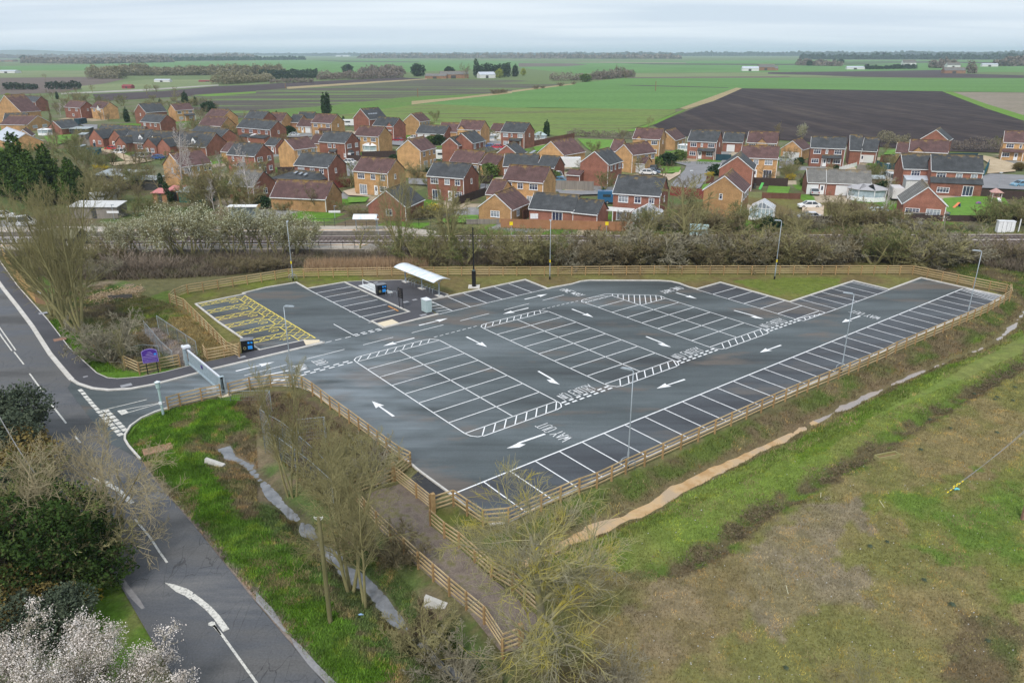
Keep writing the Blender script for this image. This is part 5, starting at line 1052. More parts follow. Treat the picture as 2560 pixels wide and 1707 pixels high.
def skyl(n):
    def f(r, w, l, z):
        sl = .78
        for k in range(n):
            for q in ((.45+.13*k),): o = MB().box(-.3,.3,-.45,.45,0,.06).build('roof_window', M_curt, r); o.location = (w*.78, l*(q-.25), z+w*.22*sl+.25); o.rotation_euler = (0, math.atan(sl), 0)
    return f
Z2, ZB = 4.9, 2.45
STD = 'f17u3 f50u1 f82u2 f17g3 f50gD f82g3 r50u1'
H = house
random.seed(21)
# -- far left
H('P', ('a1',190,640), ('a1',325,645), 7, Z2, 'r', 'g', 'f20u3 f75u3 f80g3 f25g3', 'red brick house at the far left with a white painted upper front', extra=porch(.0,.55))
H('G', ('a1',-45,728), ('a1',195,738), 9, Z2, 'o', 'b', '', 'orange gabled house cut by the left edge of the photo')
H('P', ('a1',30,822), ('a1',240,818), 7.5, ZB, 'r', 'g', 'f50g3', 'low grey roofed bungalow at the left edge', cat='bungalow')
H('G', ('e2',490,590), ('e2',900,545), 13, ZB, 'o', 'b', 'f30gQ f72gQ', 'brown roofed bungalow gable with a white garden pavilion in front', rise=3.1, cat='bungalow')
H('P', ('e2',1095,655), ('e2',1430,625), 8, ZB, 'r', 'g', 'f50g3', 'red bungalow with a dark shed at its right end, behind the lawn', rise=2.6, cat='bungalow')
H('P', ('e2',-120,790), ('e2',190,920), 9, 2.6, 'o', 'l', '', 'building with a pale metal roof at the left edge above the conifers', rise=2.6, name='outbuilding', cat='outbuilding')
H('G', ('e2',300,800), ('e2',560,790), 8, 2.6, 'o', 'b', '', 'orange gable end peeping out above the dark conifer', rise=2.2, cat='bungalow')
H('P', ('a1',590,690), ('a1',735,700), 7, Z2, 'r', 'b', 'f30u3 f75u3 f50g3 r50u1', 'red house with a brown roof half hidden by white birches')
H('P', ('a1',835,697), ('a1',945,706), 7, Z2, 'o', 'b', 'f25u3 f75u2', 'orange house with a small white dormer far behind the cottages', extra=fgable(.5,.8,'b','w'))
H('G', ('a1',1235,735), ('a1',1340,742), 10, Z2, 'r', 'g', 'f50u1', 'red house gable left of the orange house by the fir trees')
H('P', ('a1',1612,722), ('a1',1778,712), 6.4, Z2, 'o', 'b', 'f20u3 f50u1 f80u3 f25g3 f80g3', 'orange house with a white porch in front of the dark fir trees', extra=porch(.4,1))
H('P', ('a1',1290,825), ('a1',1470,836), 7, Z2-1, 'r', 'g', 'f20u2 f50u1 f75u2', 'red house with a grey roof just behind the row of cottages')
H('P', ('a1',1885,778), ('a1',2045,790), 7, Z2, 'o', 'b', '', 'orange house with a brown roof, behind another like it')
H('P', ('a1',1825,858), ('a1',2030,868), 7, Z2, 'o', 'b', 'f20u2 f42u2', 'orange house with a brown roof beside the pink blossom tree')
H('P', ('a1',1725,952), ('a1',2000,1000), 8, ZB+.6, 'r', 'g', 'f60g2 r50g3', 'grey roofed bungalow just right of the row of cottages', cat='bungalow')
# -- cottages with white dormers
def dormer(t, s=1.0):
    def f(r, w, l, z):
        x = w*t; y = 1.0; MB().add([(x-.75,y,z+.5),(x+.75,y,z+.5),(x+.75,y,z+1.7),(x,y,z+2.6),(x-.75,y,z+1.7),(x-.75,y+2.6,z+1.7),(x+.75,y+2.6,z+1.7),(x,y+2.6,z+2.6)], [(0,1,2,3,4),(1,6,2),(0,4,5)]).build('dormer', M_upvc, r)
        mb = MB()
        for q in (-.85,.85): mb.add([(x+q,y-.15,z+1.62),(x,y-.15,z+2.68),(x,y+2.8,z+2.68),(x+q,y+2.2,z+1.62)], [(0,1,2,3) if q < 0 else (3,2,1,0)])
        mb.build('dormer_roof', ROOF['g'], r); o = inst('window', WM['S'], r, (x, y, z+1.15)); inst('pane', WM['Sp'], o)
    return f
def wing(x0, x1, dep, h, wins):
    def f(r, w, l, z):
        a, b = w*x0, w*x1; m = (a+b)/2; s = (b-a)*.42; MB().box(a,b,-dep,0,-.1,h).add([(a,-dep,h),(b,-dep,h),(m,-dep,h+s)], [(0,1,2)]).build('wing_wall', WALL['r'], r)
        mb = MB()
        for q in (a-.2, b+.2):
            v = [(q,-dep-.15,h-.1),(m,-dep-.15,h+s+.08),(m,1.6+s*.6,h+s+.08),(q,.4,h-.1)]; v2 = [(p[0],p[1],p[2]+.12) for p in v]; mb.add(v+v2, [(0,1,2,3),(7,6,5,4),(0,4,5,1),(3,0,4,7)])
        mb.build('wing_roof', ROOF['g'], r)
        for t, typ in wins: o = inst('door' if typ == 'D' else 'window', WM[typ], r, (a+(b-a)*t, -dep, 1.06 if typ == 'D' else 1.45)); inst('door_pane' if typ == 'D' else 'pane', WM['Dp'] if typ == 'D' else WM[typ+'p'], o)
    return f
def cott(A, B, lab, *ex, L=8.5, **k): H('P', A, B, L, 2.7, 'r', 'g', k.get('wins', ''), lab, rise=3.6, extra=both(*ex), cat='house', name='brick_cottage', ang=k.get('ang'))
cott(('e1',215,340), ('e1',640,410), 'pair of brick cottages with white dormers, leftmost in the row', wing(.10,.42,3.2,2.7,((.35,'D'),(.75,'2'))), wing(.56,.9,3.2,2.7,((.3,'D'),(.72,'2'))), dormer(.16), dormer(.62), ang=-25)
cott(('e1',700,430), ('e1',990,455), 'brick cottage with one dormer and a wide window, middle of the row', wing(-.02,.48,3.0,2.7,((.35,'2'),(.78,'D'))), dormer(.72), wins='f78gQ', ang=-20)
cott(('e1',1065,465), ('e1',1330,500), 'brick cottage half behind the bare birch, right of the middle one', wing(.2,.75,3.0,2.7,((.3,'D'),(.7,'2'))), dormer(.25), ang=-20)
cott(('e1',1440,480), ('e1',1830,540), 'brick cottage at the right end of the row with a single dormer', wing(-.1,.25,3.0,2.7,()), dormer(.62), L=9.5, ang=-22)
H('P', ('e1',1650,835), ('e1',2140,770), 7, 4.7, 'o', 'b', 'f20u3 f55u1 f85u3 l50u1', 'orange house behind the leaning ivy covered trunk')
# -- centre left
H('P', ('b2',465,155), ('b2',655,166), 7, Z2, 'r', 'g', 'f20u3', 'red house with a grey roof at the field edge, left')
H('P', ('b2',700,185), ('b2',855,190), 8, ZB+.6, 'o', 'b', '', 'low orange and brown bungalow at the field edge', cat='bungalow')
H('P', ('b2',930,192), ('b2',1035,196), 7, ZB, 'b', 'g', '', 'small grey roofed bungalow at the field edge', cat='bungalow'); H('P', ('b2',1020,165), ('b2',1190,166), 7, ZB, 'b', 'g', '', 'low grey roof behind the small bungalow at the field edge', cat='bungalow')
H('P', ('b2',388,245), ('b2',738,273), 6.6, Z2, 'r', 'g', 'f18u2 f42u3 f66u2 f88u2 r50u1 f15g2', 'wide red house with a grey roof behind a white gazebo', extra=leanto(.22,.98,2.6,2.2,2.9,'r','g'))
H('P', ('b2',1170,195), ('b2',1378,206), 7.2, Z2, 'o', 'b', 'f20u3 f50u1 f82u3 f25g3 f58gD r50u1', 'orange house with a dark porch roof next to a double garage', extra=porch(.4,.98,roof='b')); H('P', ('b2',1016,234), ('b2',1168,240), 6, ZB, 'o', 'b', 'f15g1 f38gD f75gG', 'orange garage block with white doors left of the orange house', cat='garage', name='brick_garage')
H('P', ('b2',988,483), ('b2',1222,453), 6.4, Z2, 'o', 'b', 'f22u2 f52uS f84u2', 'large orange gabled house in front of a black fence, left of centre')
H('P', ('b2',680,432), ('b2',790,442), 5, ZB, 'r', 'g', 'f70gD', 'small grey roofed garage beside the white gazebo', cat='garage', name='brick_garage'); H('P', ('b2',1150,412), ('b2',1262,418), 6, ZB+.4, 'o', 'b', '', 'brown roofed garage behind the orange gabled house', cat='garage', name='brick_garage')
H('P', ('b2',1250,396), ('b2',1525,413), 6.6, Z2, 'r', 'g', 'f40u2 f58u1 f95g1 r25u3 r75u2 r78g2', 'red house with a bay window on its gable and a white car beside it', extra=both(bay('r',.3), porch(.42,.68)))
H('P', ('b2',1620,332), ('b2',1875,347), 6.6, Z2, 'o', 'b', 'f18u2 f45u2 f78u3 f18g1', 'orange house with a white glazed pavilion in front')
H('G', ('b2',1610,152), ('b2',1778,165), 9, Z2, 'r', 'g', '', 'red house with four skylights at the field edge', extra=skyl(4)); H('P', ('b2',1815,226), ('b2',2030,239), 6.6, Z2, 'r', 'g', 'f80u3', 'red house with a small front gable and a dark red car', extra=fgable(.68,.98,'g','r'))
H('G', ('b3',35,184), ('b3',207,190), 8, Z2, 'o', 'b', 'r25u2 r55u2 r85u2', 'orange gabled house at the field edge, centre')
H('P', ('b2',285,531), ('b2',575,551), 6.6, Z2, 'r', 'g', 'f20u1 f58u1 r25u3 r75u2 r78g2', 'red house with a bay window, directly behind the bare birches', extra=both(bay('r',.3), porch(.4,.66))); H('P', ('b2',222,500), ('b2',330,508), 6, ZB+.4, 'o', 'b', '', 'brown roofed garage behind the birches', cat='garage', name='brick_garage')
def hipext(r, w, l, z):
    MB().box(-w*.30,w*.93,-5.2,-.02,-.1,2.4).build('extension_wall', WALL['r'], r); a, b, c, d = -w*.30-.2, w*.93+.2, -5.4, 0
    MB().add([(a,c,2.4),(b,c,2.4),(b,d,2.4),(a,d,2.4),(w*.1,-2.2,3.75),(w*.75,-.1,3.95),(w*.1,-.1,3.95)], [(0,1,5,4),(1,2,5),(3,0,4,6),(4,5,6)]).build('extension_roof', ROOF['g'], r)
    for k in range(3): o = MB().box(-.3,.3,-.5,.5,0,.07).build('roof_window', M_curt, r); o.location = (w*(.25+.17*k), -2.4-.3*k, 3.66-.05*k); o.rotation_euler = (.34, .05, 0)
    for t, typ in ((-.18,'2'),(.12,'F'),(.66,'3')): o = inst('window', WM[typ], r, (w*t, -5.2, 1.3)); inst('pane', WM[typ+'p'], o)
H('P', ('b2',990,641), ('b2',1345,669), 6.3, Z2, 'r', 'g', 'f20u3 f53u2 f80u2 r40u1 r90gS', 'red house with a low skylit extension in front, nearest on the left', extra=hipext)
H('P', ('b2',1612,702), ('b2',1970,732), 6.4, Z2, 'o', 'b', 'f22u3 f57u2 f86u2 f26gF f64gD f85g3 r40u1', 'orange house with white french doors on a pink patio')
H('G', ('b2',2068,486), ('b3',215,498), 8.6, Z2, 'o', 'b', 'r22u2 r58u1 r88u2 r30gF r65gD r90g2', 'orange gabled house left of the white campervan')
H('P', ('b2',300,850), ('b2',560,870), 7, ZB+.4, 'r', 'n', 'r50g2', 'red bungalow behind the dark ivy bush, partly hidden by saplings', cat='bungalow'); H('P', ('b2',742,977), ('b2',1320,1002), 7, ZB, 'o', 'b', '', 'long brown roofed bungalow closest to the platform', cat='bungalow')
H('G', ('b2',1765,1066), ('b3',62,1088), 8.5, ZB+.1, 'r', 'g', 'f55g2', 'red bungalow gable behind the tall bare trees of the railway', cat='bungalow', rise=2.9)
# -- centre
H('P', ('b3',170,306), ('b3',465,320), 6.5, ZB, 'r', 'g', 'f15gG f40gG', 'low red garage block with a grey roof by the white car', cat='garage', name='brick_garage'); H('P', ('b3',400,292), ('b3',600,298), 7, ZB+.4, 'o', 'b', '', 'brown roofed bungalow behind the low red garages', cat='bungalow')
H('P', ('b3',605,267), ('b3',845,277), 6.8, Z2, 'o', 'b', 'f20u3 f75u3', 'orange house with a front gable above the white conservatory', extra=fgable(.02,.34,'b','o')); H('P', ('b3',940,286), ('b3',1060,292), 6, ZB+.2, 'o', 'b', 'f68gG', 'orange garage with a white door between two houses', cat='garage', name='brick_garage')
H('P', ('b3',1060,293), ('b3',1305,306), 7, Z2, 'r', 'g', 'f20u3 f47u1 f83u3 f22g3 r50u1', 'red house with a porch, beside the red and blue cars', extra=porch(.38,.9))
H('P', ('b3',760,416), ('b3',895,386), 6.6, Z2+.2, 'r', 'g', 'f18u2 f55u1 f88u1', 'taller half of the stepped red house behind the brown bungalow', extra=leanto(.1,1.3,2.4,2.2,3.1,'r','g','f80g3')); H('G', ('b3',440,432), ('b3',612,440), 5, 4.5, 'r', 'g', 'r50u2', 'lower gabled half of the stepped red house')
H('G', ('b3',1000,535), ('b3',1245,543), 8.5, 2.8, 'r', 'g', 'f30g3 r55gS', 'red bungalow gable in the centre with a solar panel at its side', cat='bungalow')
H('P', ('b3',525,604), ('b3',825,626), 6.5, ZB+.2, 'o', 'b', 'f88g2', 'long brown roofed garage behind the nearest grey roofed house', cat='garage', name='brick_garage'); H('P', ('b3',843,634), ('b3',1010,652), 6, ZB+.1, 'o', 'b', '', 'short brown roof joined to the long brown one', cat='garage', name='brick_garage')
H('P', ('b3',1085,655), ('b3',1440,662), 6.5, ZB+.3, 'r', 'g', 'f10g2', 'grey roofed bungalow behind the orange house, centre', cat='bungalow'); H('P', ('b3',1440,662), ('b3',1620,675), 6, ZB+.3, 'r', 'g', '', 'grey roofed garage with a red gable beside the white lorry', cat='garage', name='brick_garage')
H('G', ('b3',1450,516), ('b3',1720,541), 10.5, 3.0, 'o', 'b', 'f50gG r55gD r70g2', 'orange gable fronted garage with a white door and brown roof', cat='garage', name='brick_garage')
H('P', ('b3',285,753), ('b3',670,783), 6.2, Z2, 'r', 'g', 'f20u3 f55u2 f83u2 f24gF f62gD f84g3 r50u1', 'nearest red house with a mossy grey roof, left of the two bungalows')
H('P', ('b3',1085,798), ('b3',1505,829), 6.4, Z2, 'o', 'b', 'f15u2 f43u2 f76u3 f70g3', 'nearest orange house with a purplish brown roof behind the bungalows'); H('P', ('b3',905,945), ('b3',1050,958), 6, ZB+.4, 'o', 'b', '', 'small orange garage joined to the left of the nearest orange house', cat='garage', name='brick_garage')
H('G', ('b3',828,1085), ('b3',1172,1115), 8, ZB, 'o', 'b', 'f50g3 r35g2', 'orange gabled bungalow nearest the railway', rise=2.6, cat='bungalow')
H('P', ('b3',1357,1097), ('b3',1822,1131), 6, ZB, 'r', 'g', 'f64gF', 'long red bungalow behind the brown railway fence', cat='bungalow', rise=2.3); H('P', ('b3',1810,1137), ('b3',2075,1163), 5.2, ZB-.1, 'r', 'g', '', 'lower red annex at the right end of the long bungalow', cat='bungalow', rise=1.9)
H('G', ('b3',1893,620), ('b3',2190,642), 8, Z2, 'r', 'g', 'r20u2 r50u1 r82u2', 'tall red gabled house right of the white lorry', extra=None); H('P', ('b3',1748,742), ('b3',1890,752), 5, 2.4, 'r', 'b', '', 'small red lean to at the side of the tall gabled house', cat='garage', name='brick_garage', rise=.8)
# -- right
H('P', ('b4',140,936), ('b4',635,969), 6.9, Z2, 'r', 'g', 'f22u3 f53u2 f82uS f20gF r50u1', 'nearest red house on the right with a gabled conservatory and a pergola')
H('P', ('b4',100,494), ('b4',205,500), 7, ZB+.6, 'o', 'b', '', 'brown roofed building behind the stepped orange house', cat='bungalow')
H('G', ('b4',158,515), ('b4',345,538), 9, Z2-.4, 'o', 'b', 'f40g2 r25u2 r60u2 r88u2', 'stepped orange house with small roofs beside the parked black car', extra=None); H('P', ('b4',352,620), ('b4',472,630), 4, 2.4, 'o', 'b', 'f60gG', 'low garage wing of the stepped orange house', cat='garage', name='brick_garage', rise=1.3)
H('P', ('b4',345,363), ('b4',630,376), 6.8, Z2, 'o', 'b', 'f50u1 f80u3 f80g3 r50u1', 'orange house with a small front gable at the left of the close', extra=fgable(.12,.34,'b','o')); H('P', ('b4',790,386), ('b4',895,352), 7, 2.9, 'o', 'b', 'f30g2 f75g2', 'low orange building with two brown roofs behind the hedge', cat='bungalow')
H('P', ('b4',922,389), ('b4',1227,404), 7, Z2, 'r', 'g', 'f21u3 f50u1 f82u3 f20g3 f46gD f78g3 r50u1', 'red house with a grey roof facing the end of the estate road', extra=porch(.38,.98)); H('P', ('b4',1290,400), ('b4',1500,408), 6.5, 2.9, 'r', 'g', 'f42gG', 'grey roofed garage with a white door behind dark green gates', cat='garage', name='brick_garage')
H('P', ('b4',1545,404), ('b4',1858,416), 6.8, Z2, 'o', 'b', 'f18u3 f52u1 f82u3', 'orange house with a central front gable, behind another orange house', extra=fgable(.33,.66,'b','o')); H('P', ('b4',1480,562), ('b4',1870,577), 6.2, Z2, 'o', 'b', 'f42u2 f76u3 f76gF f42gD', 'orange house above the dark brown fence and striped lawn')
H('G', ('b4',1255,681), ('b4',1610,697), 9, Z2-.3, 'r', 'g', '', 'red gabled house directly behind the nearest orange gable')
H('G', ('b4',1090,905), ('b4',1503,932), 9, Z2+.1, 'o', 'b', 'f45u1 r20u2 r50u2 r80u2', 'nearest orange gable with a single small window, right of centre')
H('G', ('b4',1903,470), ('b4',2124,485), 8.5, 2.9, 'o', 'b', 'f50gH', 'orange double garage with a wide white door', cat='garage', name='brick_garage')
H('P', ('b5',115,459), ('b5',478,471), 6.4, Z2, 'r', 'g', 'f20u3 f48u1 f80u3 f17g3 f45gD f58g1 f80g3', 'red house with a grey roof, dark door and brick porch on the right', extra=porch(.35,.92)); H('P', ('b5',525,487), ('b5',648,491), 9, 3.9, 'r', 'g', '', 'red link building right of the red house, higher part', cat='garage', name='brick_garage'); H('P', ('b5',650,493), ('b5',808,501), 8, 3.2, 'r', 'g', 'f10gD f55gG', 'red garage with a white door at the end of the link building', cat='garage', name='brick_garage')
H('P', ('b5',1008,510), ('b5',1148,517), 6, 2.8, 'o', 'b', 'f62gG', 'small orange garage left of the orange house on the right', cat='garage', name='brick_garage'); H('P', ('b5',1148,498), ('b5',1552,516), 6.6, Z2, 'o', 'b', 'f20u3 f45u1 f80u3', 'orange house with a small front gable, right, behind the big red one', extra=fgable(.08,.38,'b','o'))
H('G', ('b5',1265,372), ('b5',1560,388), 8, Z2, 'r', 'g', '', 'red gable at the edge of the ploughed field with an aerial'); H('P', ('b5',2140,402), ('b5',2560,420), 7, Z2, 'o', 'b', 'f18u3 f45u1 f75u3 f12g3 f38gD l50u1', 'orange house cut by the right edge of the photo', extra=porch(.0,.55,roof='b'))
H('P', ('b5',1385,702), ('b5',1925,724), 7.5, Z2, 'r', 'g', 'f20u3 f55u2 f84u2 f26gQ f74gF', 'big red house with a long lean to roof above the garden', extra=leanto(0,1,1.6,2.6,3.5,'r','g','f26gQ f74gF')); H('P', ('b5',1090,680), ('b5',1383,687), 7, 4.6, 'r', 'g', 'f45u3', 'left wing of the big red house over a white canopy', extra=leanto(.05,1,2.5,2.5,3.0,'w','l'))
H('G', ('b5',1088,1048), ('b5',1540,1073), 8.5, ZB+.3, 'r', 'n', 'f23gQ f72gQ', 'red bungalow gable with two wide windows beside the garden', rise=3.2, cat='bungalow')
H('P', ('b5',85,823), ('b5',283,828), 6, 2.6, 'r', 'n', 'f28gG f78gD', 'left garage of the pair behind the white cars', cat='garage', name='brick_garage'); H('P', ('b5',285,830), ('b5',748,847), 6, 2.6, 'r', 'n', 'f35gG f65gD f85g2', 'long garage of the pair behind the white cars', cat='garage', name='brick_garage')
# ------------------------------------------------------------------ white glazed garden rooms
M_glass2 = mat('conservatory_glass', [(.30,.38,.42),(.45,.52,.56)], scale=1.5, rough=.15)
def gazebo(t, x, y, w, h, lab, rz=-.45, rh=1.1, col=None):
    X, Y = G(t, x, y); r = empty('garden_pavilion', (X, Y, 0), rz, lab, 'pavilion'); mb = MB(); n = 8
    pr = [(w/2*math.cos(2*math.pi*(k+.5)/n)*1.05, w/2*.8*math.sin(2*math.pi*(k+.5)/n)*1.05) for k in range(n)]
    mb.add([(*p, h) for p in pr]+[(-w*.12,0,h+rh),(w*.12,0,h+rh)], [(k, (k+1) % n, 9 if p[0] > 0 else 8) for k, p in enumerate(pr)]+[(1,9,8),(5,8,9)]); mb.build('roof', col or M_upvc, r)
    mb = MB()
    for (a, b) in pr: mb.box(a*.93-.06,a*.93+.06,b*.93-.06,b*.93+.06,0,h)
    for k in range(n): a, b = pr[k], pr[(k+1) % n]; mb.beam((a[0]*.93,a[1]*.93,h-.06), (b[0]*.93,b[1]*.93,h-.06), .1, .12); mb.beam((a[0]*.93,a[1]*.93,.5), (b[0]*.93,b[1]*.93,.5), .08, .9)
    mb.build('frame', M_upvc, r); MB().prism([(a*.88,b*.88) for a, b in pr], .9, h-.1).build('glazing', M_glass2, r)
gazebo('b2', 602, 415, 7.5, 2.2, 'white gazebo roof in front of the wide red house'); gazebo('b2', 1800, 510, 5.6, 2.2, 'white glazed pavilion beside the dark brown fence, centre left')
gazebo('e2', 820, 770, 6, 2.1, 'white topped garden pavilion before the brown roofed bungalow', rh=.5); gazebo('b3', 940, 390, 5, 2.0, 'white ribbed conservatory roof behind the cars'); gazebo('b3', 1470, 385, 5, 1.9, 'grey roofed summer house by the brown fence', col=M_cab)
gazebo('b5', 690, 1005, 8, 2.4, 'pale pavilion roof in the garden with the garages', rh=.9, col=mat('pale_shingle', [(.38,.37,.38)])); gazebo('b4', 880, 500, 4, 2.0, 'pale blue pool cover canopy beside the close', rh=.4)
def conserv(t, x, y, w, l, rz, lab):
    X, Y = G(t, x, y); r = empty('conservatory', (X, Y, 0), rz, lab, 'conservatory'); h, s = 2.2, w*.28
    MB().box(.05,w-.05,.05,l-.05,.1,h).build('glazing', M_glass2, r); mb = MB()
    for k in range(int(w/.7)+1):
        q = min(w, k*.7); mb.box(q-.05,q+.05,-.03,.05,0,h+max(0,s*(1-abs(q-w/2)/(w/2))))
    for k in range(int(l/.8)+1):
        q = k*.8; mb.box(w-.03,w+.05,q-.04,q+.04,0,h); mb.beam((0,q,h), (w/2,q,h+s), .07, .07); mb.beam((w,q,h), (w/2,q,h+s), .07, .07)
    mb.box(-.03,w+.03,-.05,.05,h-.06,h+.04); mb.box(w-.05,w+.05,0,l,h-.06,h+.04); mb.box(0,w,-.04,.04,0,.5); mb.build('frame', M_upvc, r)
    MB().add([(0,0,h),(w/2,0,h+s),(w/2,l,h+s),(0,l,h),(w,0,h),(w,l,h)], [(0,1,2,3),(1,4,5,2),(0,4,1)]).build('roof', M_curt, r)
conserv('b4', 330, 1262, 5.0, 3.4, -.4, 'white gabled conservatory on the back of the nearest red house on the right'); conserv('b4', 1560, 1215, 4.2, 4.0, -.4, 'white conservatory beside the nearest orange gable'); conserv('b4', 1640, 780, 2.6, 3.5, -.4, 'narrow white conservatory between the red gable and the french doors')
# pergola
x, y = G('b3', 2060, 1245); r = empty('pergola', (x, y, 0), -.4, 'white slatted pergola behind the brown railway fence', 'pergola'); mb = MB()
for a in (0, 3, 6): 
    for b in (0, 3): mb.box(a-.06,a+.06,b-.06,b+.06,0,2.3)
mb.build('post', M_upvc, r); mb = MB()
for k in range(9): mb.box(-.2,6.2,k*.4-.04,k*.4+.04,2.3,2.42)
mb.build('slats', M_upvc, r)
# ------------------------------------------------------------------ board fences of the gardens
FW = {'brown': mat('brown_board', [(.13,.06,.04),(.17,.08,.055)], scale=1, rand=.1), 'orange': mat('orange_board', [(.30,.15,.075),(.37,.19,.10)], scale=1), 'grey': mat('grey_board', [(.20,.18,.16),(.27,.24,.21)], scale=1, stretch=(3,3,.3)), 'black': mat('black_board', [(.05,.032,.028),(.065,.045,.04)]), 'teal': mat('teal_gate', [(.02,.10,.14)]), 'dgreen': mat('dark_green_gate', [(.02,.055,.075)]), 'tan': mat('tan_board', [(.45,.30,.14)], scale=1), 'red': mat('red_board', [(.22,.055,.045)]), 'white': M_upvc}
def boards(t, pts, col, lab, h=1.75, cat='fence'):
    P = [np.array(G(t, *p)) for p in pts]; o = P[0]; r = empty('board_fence', (*o, 0), 0, lab, cat); PMS = MB().box(-.05,.05,-.05,.05,0,h+.08).mesh('post', FW[col])
    for a, b in zip(P[:-1], P[1:]):
        a = a-o; b = b-o; L = np.linalg.norm(b-a); n = max(1, int(L/1.83))
        for k in range(n): MB().beam((*lerp2(a, b, (k+.03)/n), h/2), (*lerp2(a, b, (k+.97)/n), h/2), .05, h).build('panel', FW[col], r)
        for k in range(n+1): inst('post', PMS, r, (*lerp2(a, b, k/n), 0))
for a in (('b3',[(1060,1300),(1500,1312),(2352,1335)],'orange','brown board fence beside the railway behind the two bungalows',1.6),('b4',[(0,1335),(330,1335)],'orange','brown board fence continuing right along the railway',1.6),
 ('b2',[(820,740),(1005,735)],'black','black fence between two gardens with a round ornament',1.8),('b2',[(960,575),(1700,600)],'black','dark fence between the red and orange houses',1.6),('b2',[(1700,570),(2060,560)],'black','dark brown fence right of the white pavilion',1.9),('b2',[(1400,890),(1620,860)],'red','reddish fence right of the skylit extension',1.8),
 ('b3',[(0,770),(285,790)],'tan','tan fence behind the nearest red house',1.6),('b3',[(560,1080),(900,960),(900,920)],'black','dark fence running beside the nearest red house',1.7),('b3',[(840,850),(980,830)],'black','short black fence left of the brown roof',1.9),('b3',[(1640,895),(2030,910)],'grey','grey wooden fence by the lane in the centre',2.0),('b3',[(1380,450),(1830,360)],'brown','brown fence running to the field edge',1.8),
 ('b3',[(1290,1225),(1365,1180)],'brown','short brown fence beside the orange bungalow',1.8),('b4',[(735,960),(1085,1000)],'red','dark red wall at the end of the estate road',2.0),('b4',[(1115,845),(1190,845)],'brown','short brown fence left of the red gabled house',1.8),('b4',[(1610,860),(1965,870)],'black','black brown fence above the striped lawn',1.9),
 ('b4',[(1215,595),(1370,600)],'dgreen','dark green gates left of the brown garage drive',1.8),('b5',[(870,700),(1075,705)],'teal','teal garden gates on the right',1.8),('b5',[(800,655),(865,690)],'teal','short teal fence left of the teal gates',1.5),('b5',[(1925,770),(1975,660)],'teal','teal fence end beside the big red house',1.8),('b5',[(1890,980),(2352,1010)],'black','black fence behind the play frame',1.8),
 ('b5',[(930,910),(1055,915)],'brown','dark brown gate near the white vans',1.9),('b5',[(410,705),(590,655)],'white','white railing sloping beside the steps',1.0),('b5',[(590,700),(730,715)],'grey','grey curved fence right of the railing',1.6),('b5',[(840,610),(1100,615)],'brown','reddish brown fence left of the far drive',1.8),('b5',[(1550,565),(1860,565)],'dgreen','long green hedge wall behind the big red house',1.3),
 ('e2',[(1290,960),(1660,960)],'grey','grey fence left of the cottages',1.9),('e1',[(0,490),(230,490)],'grey','grey board fence at the cottages parking',1.7),('b3',[(1040,1260),(700,1262)],'grey','low grey fence beyond the railway',.9),('b4',[(0,1345),(1,1345)] and [(1700,990),(2100,1000)],'brown','brick coloured wall behind the bare bushes',1.2),('b5',[(0,1240),(840,1245)],'black','dark low wall along the railway garden',1.1),('b5',[(1100,1225),(2352,1240)],'black','dark wall below the large garden lawn',1.1)):
    boards(*a)
# ------------------------------------------------------------------ branches
def perp(d, rnd):
    v = Vector((rnd.gauss(0,1), rnd.gauss(0,1), rnd.gauss(0,1))); v = v-d*v.dot(d); return v.normalized()
def branch(S, E, rnd, p, d, L, r, lev, cfg, up):
    """S collects (p, q, r0, r1); E collects twig ends"""
    nlev, nch, lr, ang, wob, taper = cfg
    n = 5 if lev == 0 else 4 if lev == 1 else 2
    pts = [p]; dd = d.copy()
    for i in range(n):
        dd = (dd+perp(dd, rnd)*wob*(1.4 if lev else .6)+Vector((0,0,up*(.5 if lev else .2)))).normalized(); q = pts[-1]+dd*(L/n); r1 = r*(1-(1-taper)*(i+1)/n)
        S.append((pts[-1], q, r*(1-(1-taper)*i/n), r1)); pts.append(q)
    if lev >= nlev: E.append((pts[-1], dd)); return
    k = nch[lev]; st = .0 if lev == 0 else .15
    for j in range(k):
        t = (cfg_first[0] if lev == 0 else .18)+(1-(cfg_first[0] if lev == 0 else .18))*(j+rnd.random()*.7)/k; t = min(t, .99); i = min(n-1, int(t*n)); f = t*n-i
        b = pts[i].lerp(pts[i+1], f); bd = (pts[i+1]-pts[i]).normalized(); a = math.radians(ang[lev]*rnd.uniform(.65, 1.25)); side = perp(bd, rnd)
        if lev > 0: side = (side+Vector((0,0,.25))).normalized()
        nd = (bd*math.cos(a)+side*math.sin(a)).normalized(); fac = 1.15-.65*t if lev == 0 else 1.1-.5*t
        branch(S, E, rnd, b, nd, L*lr[lev]*fac*rnd.uniform(.75, 1.2), max(.006, r*(1-(1-taper)*t)*.55), lev+1, cfg, up)
cfg_first = [.3]
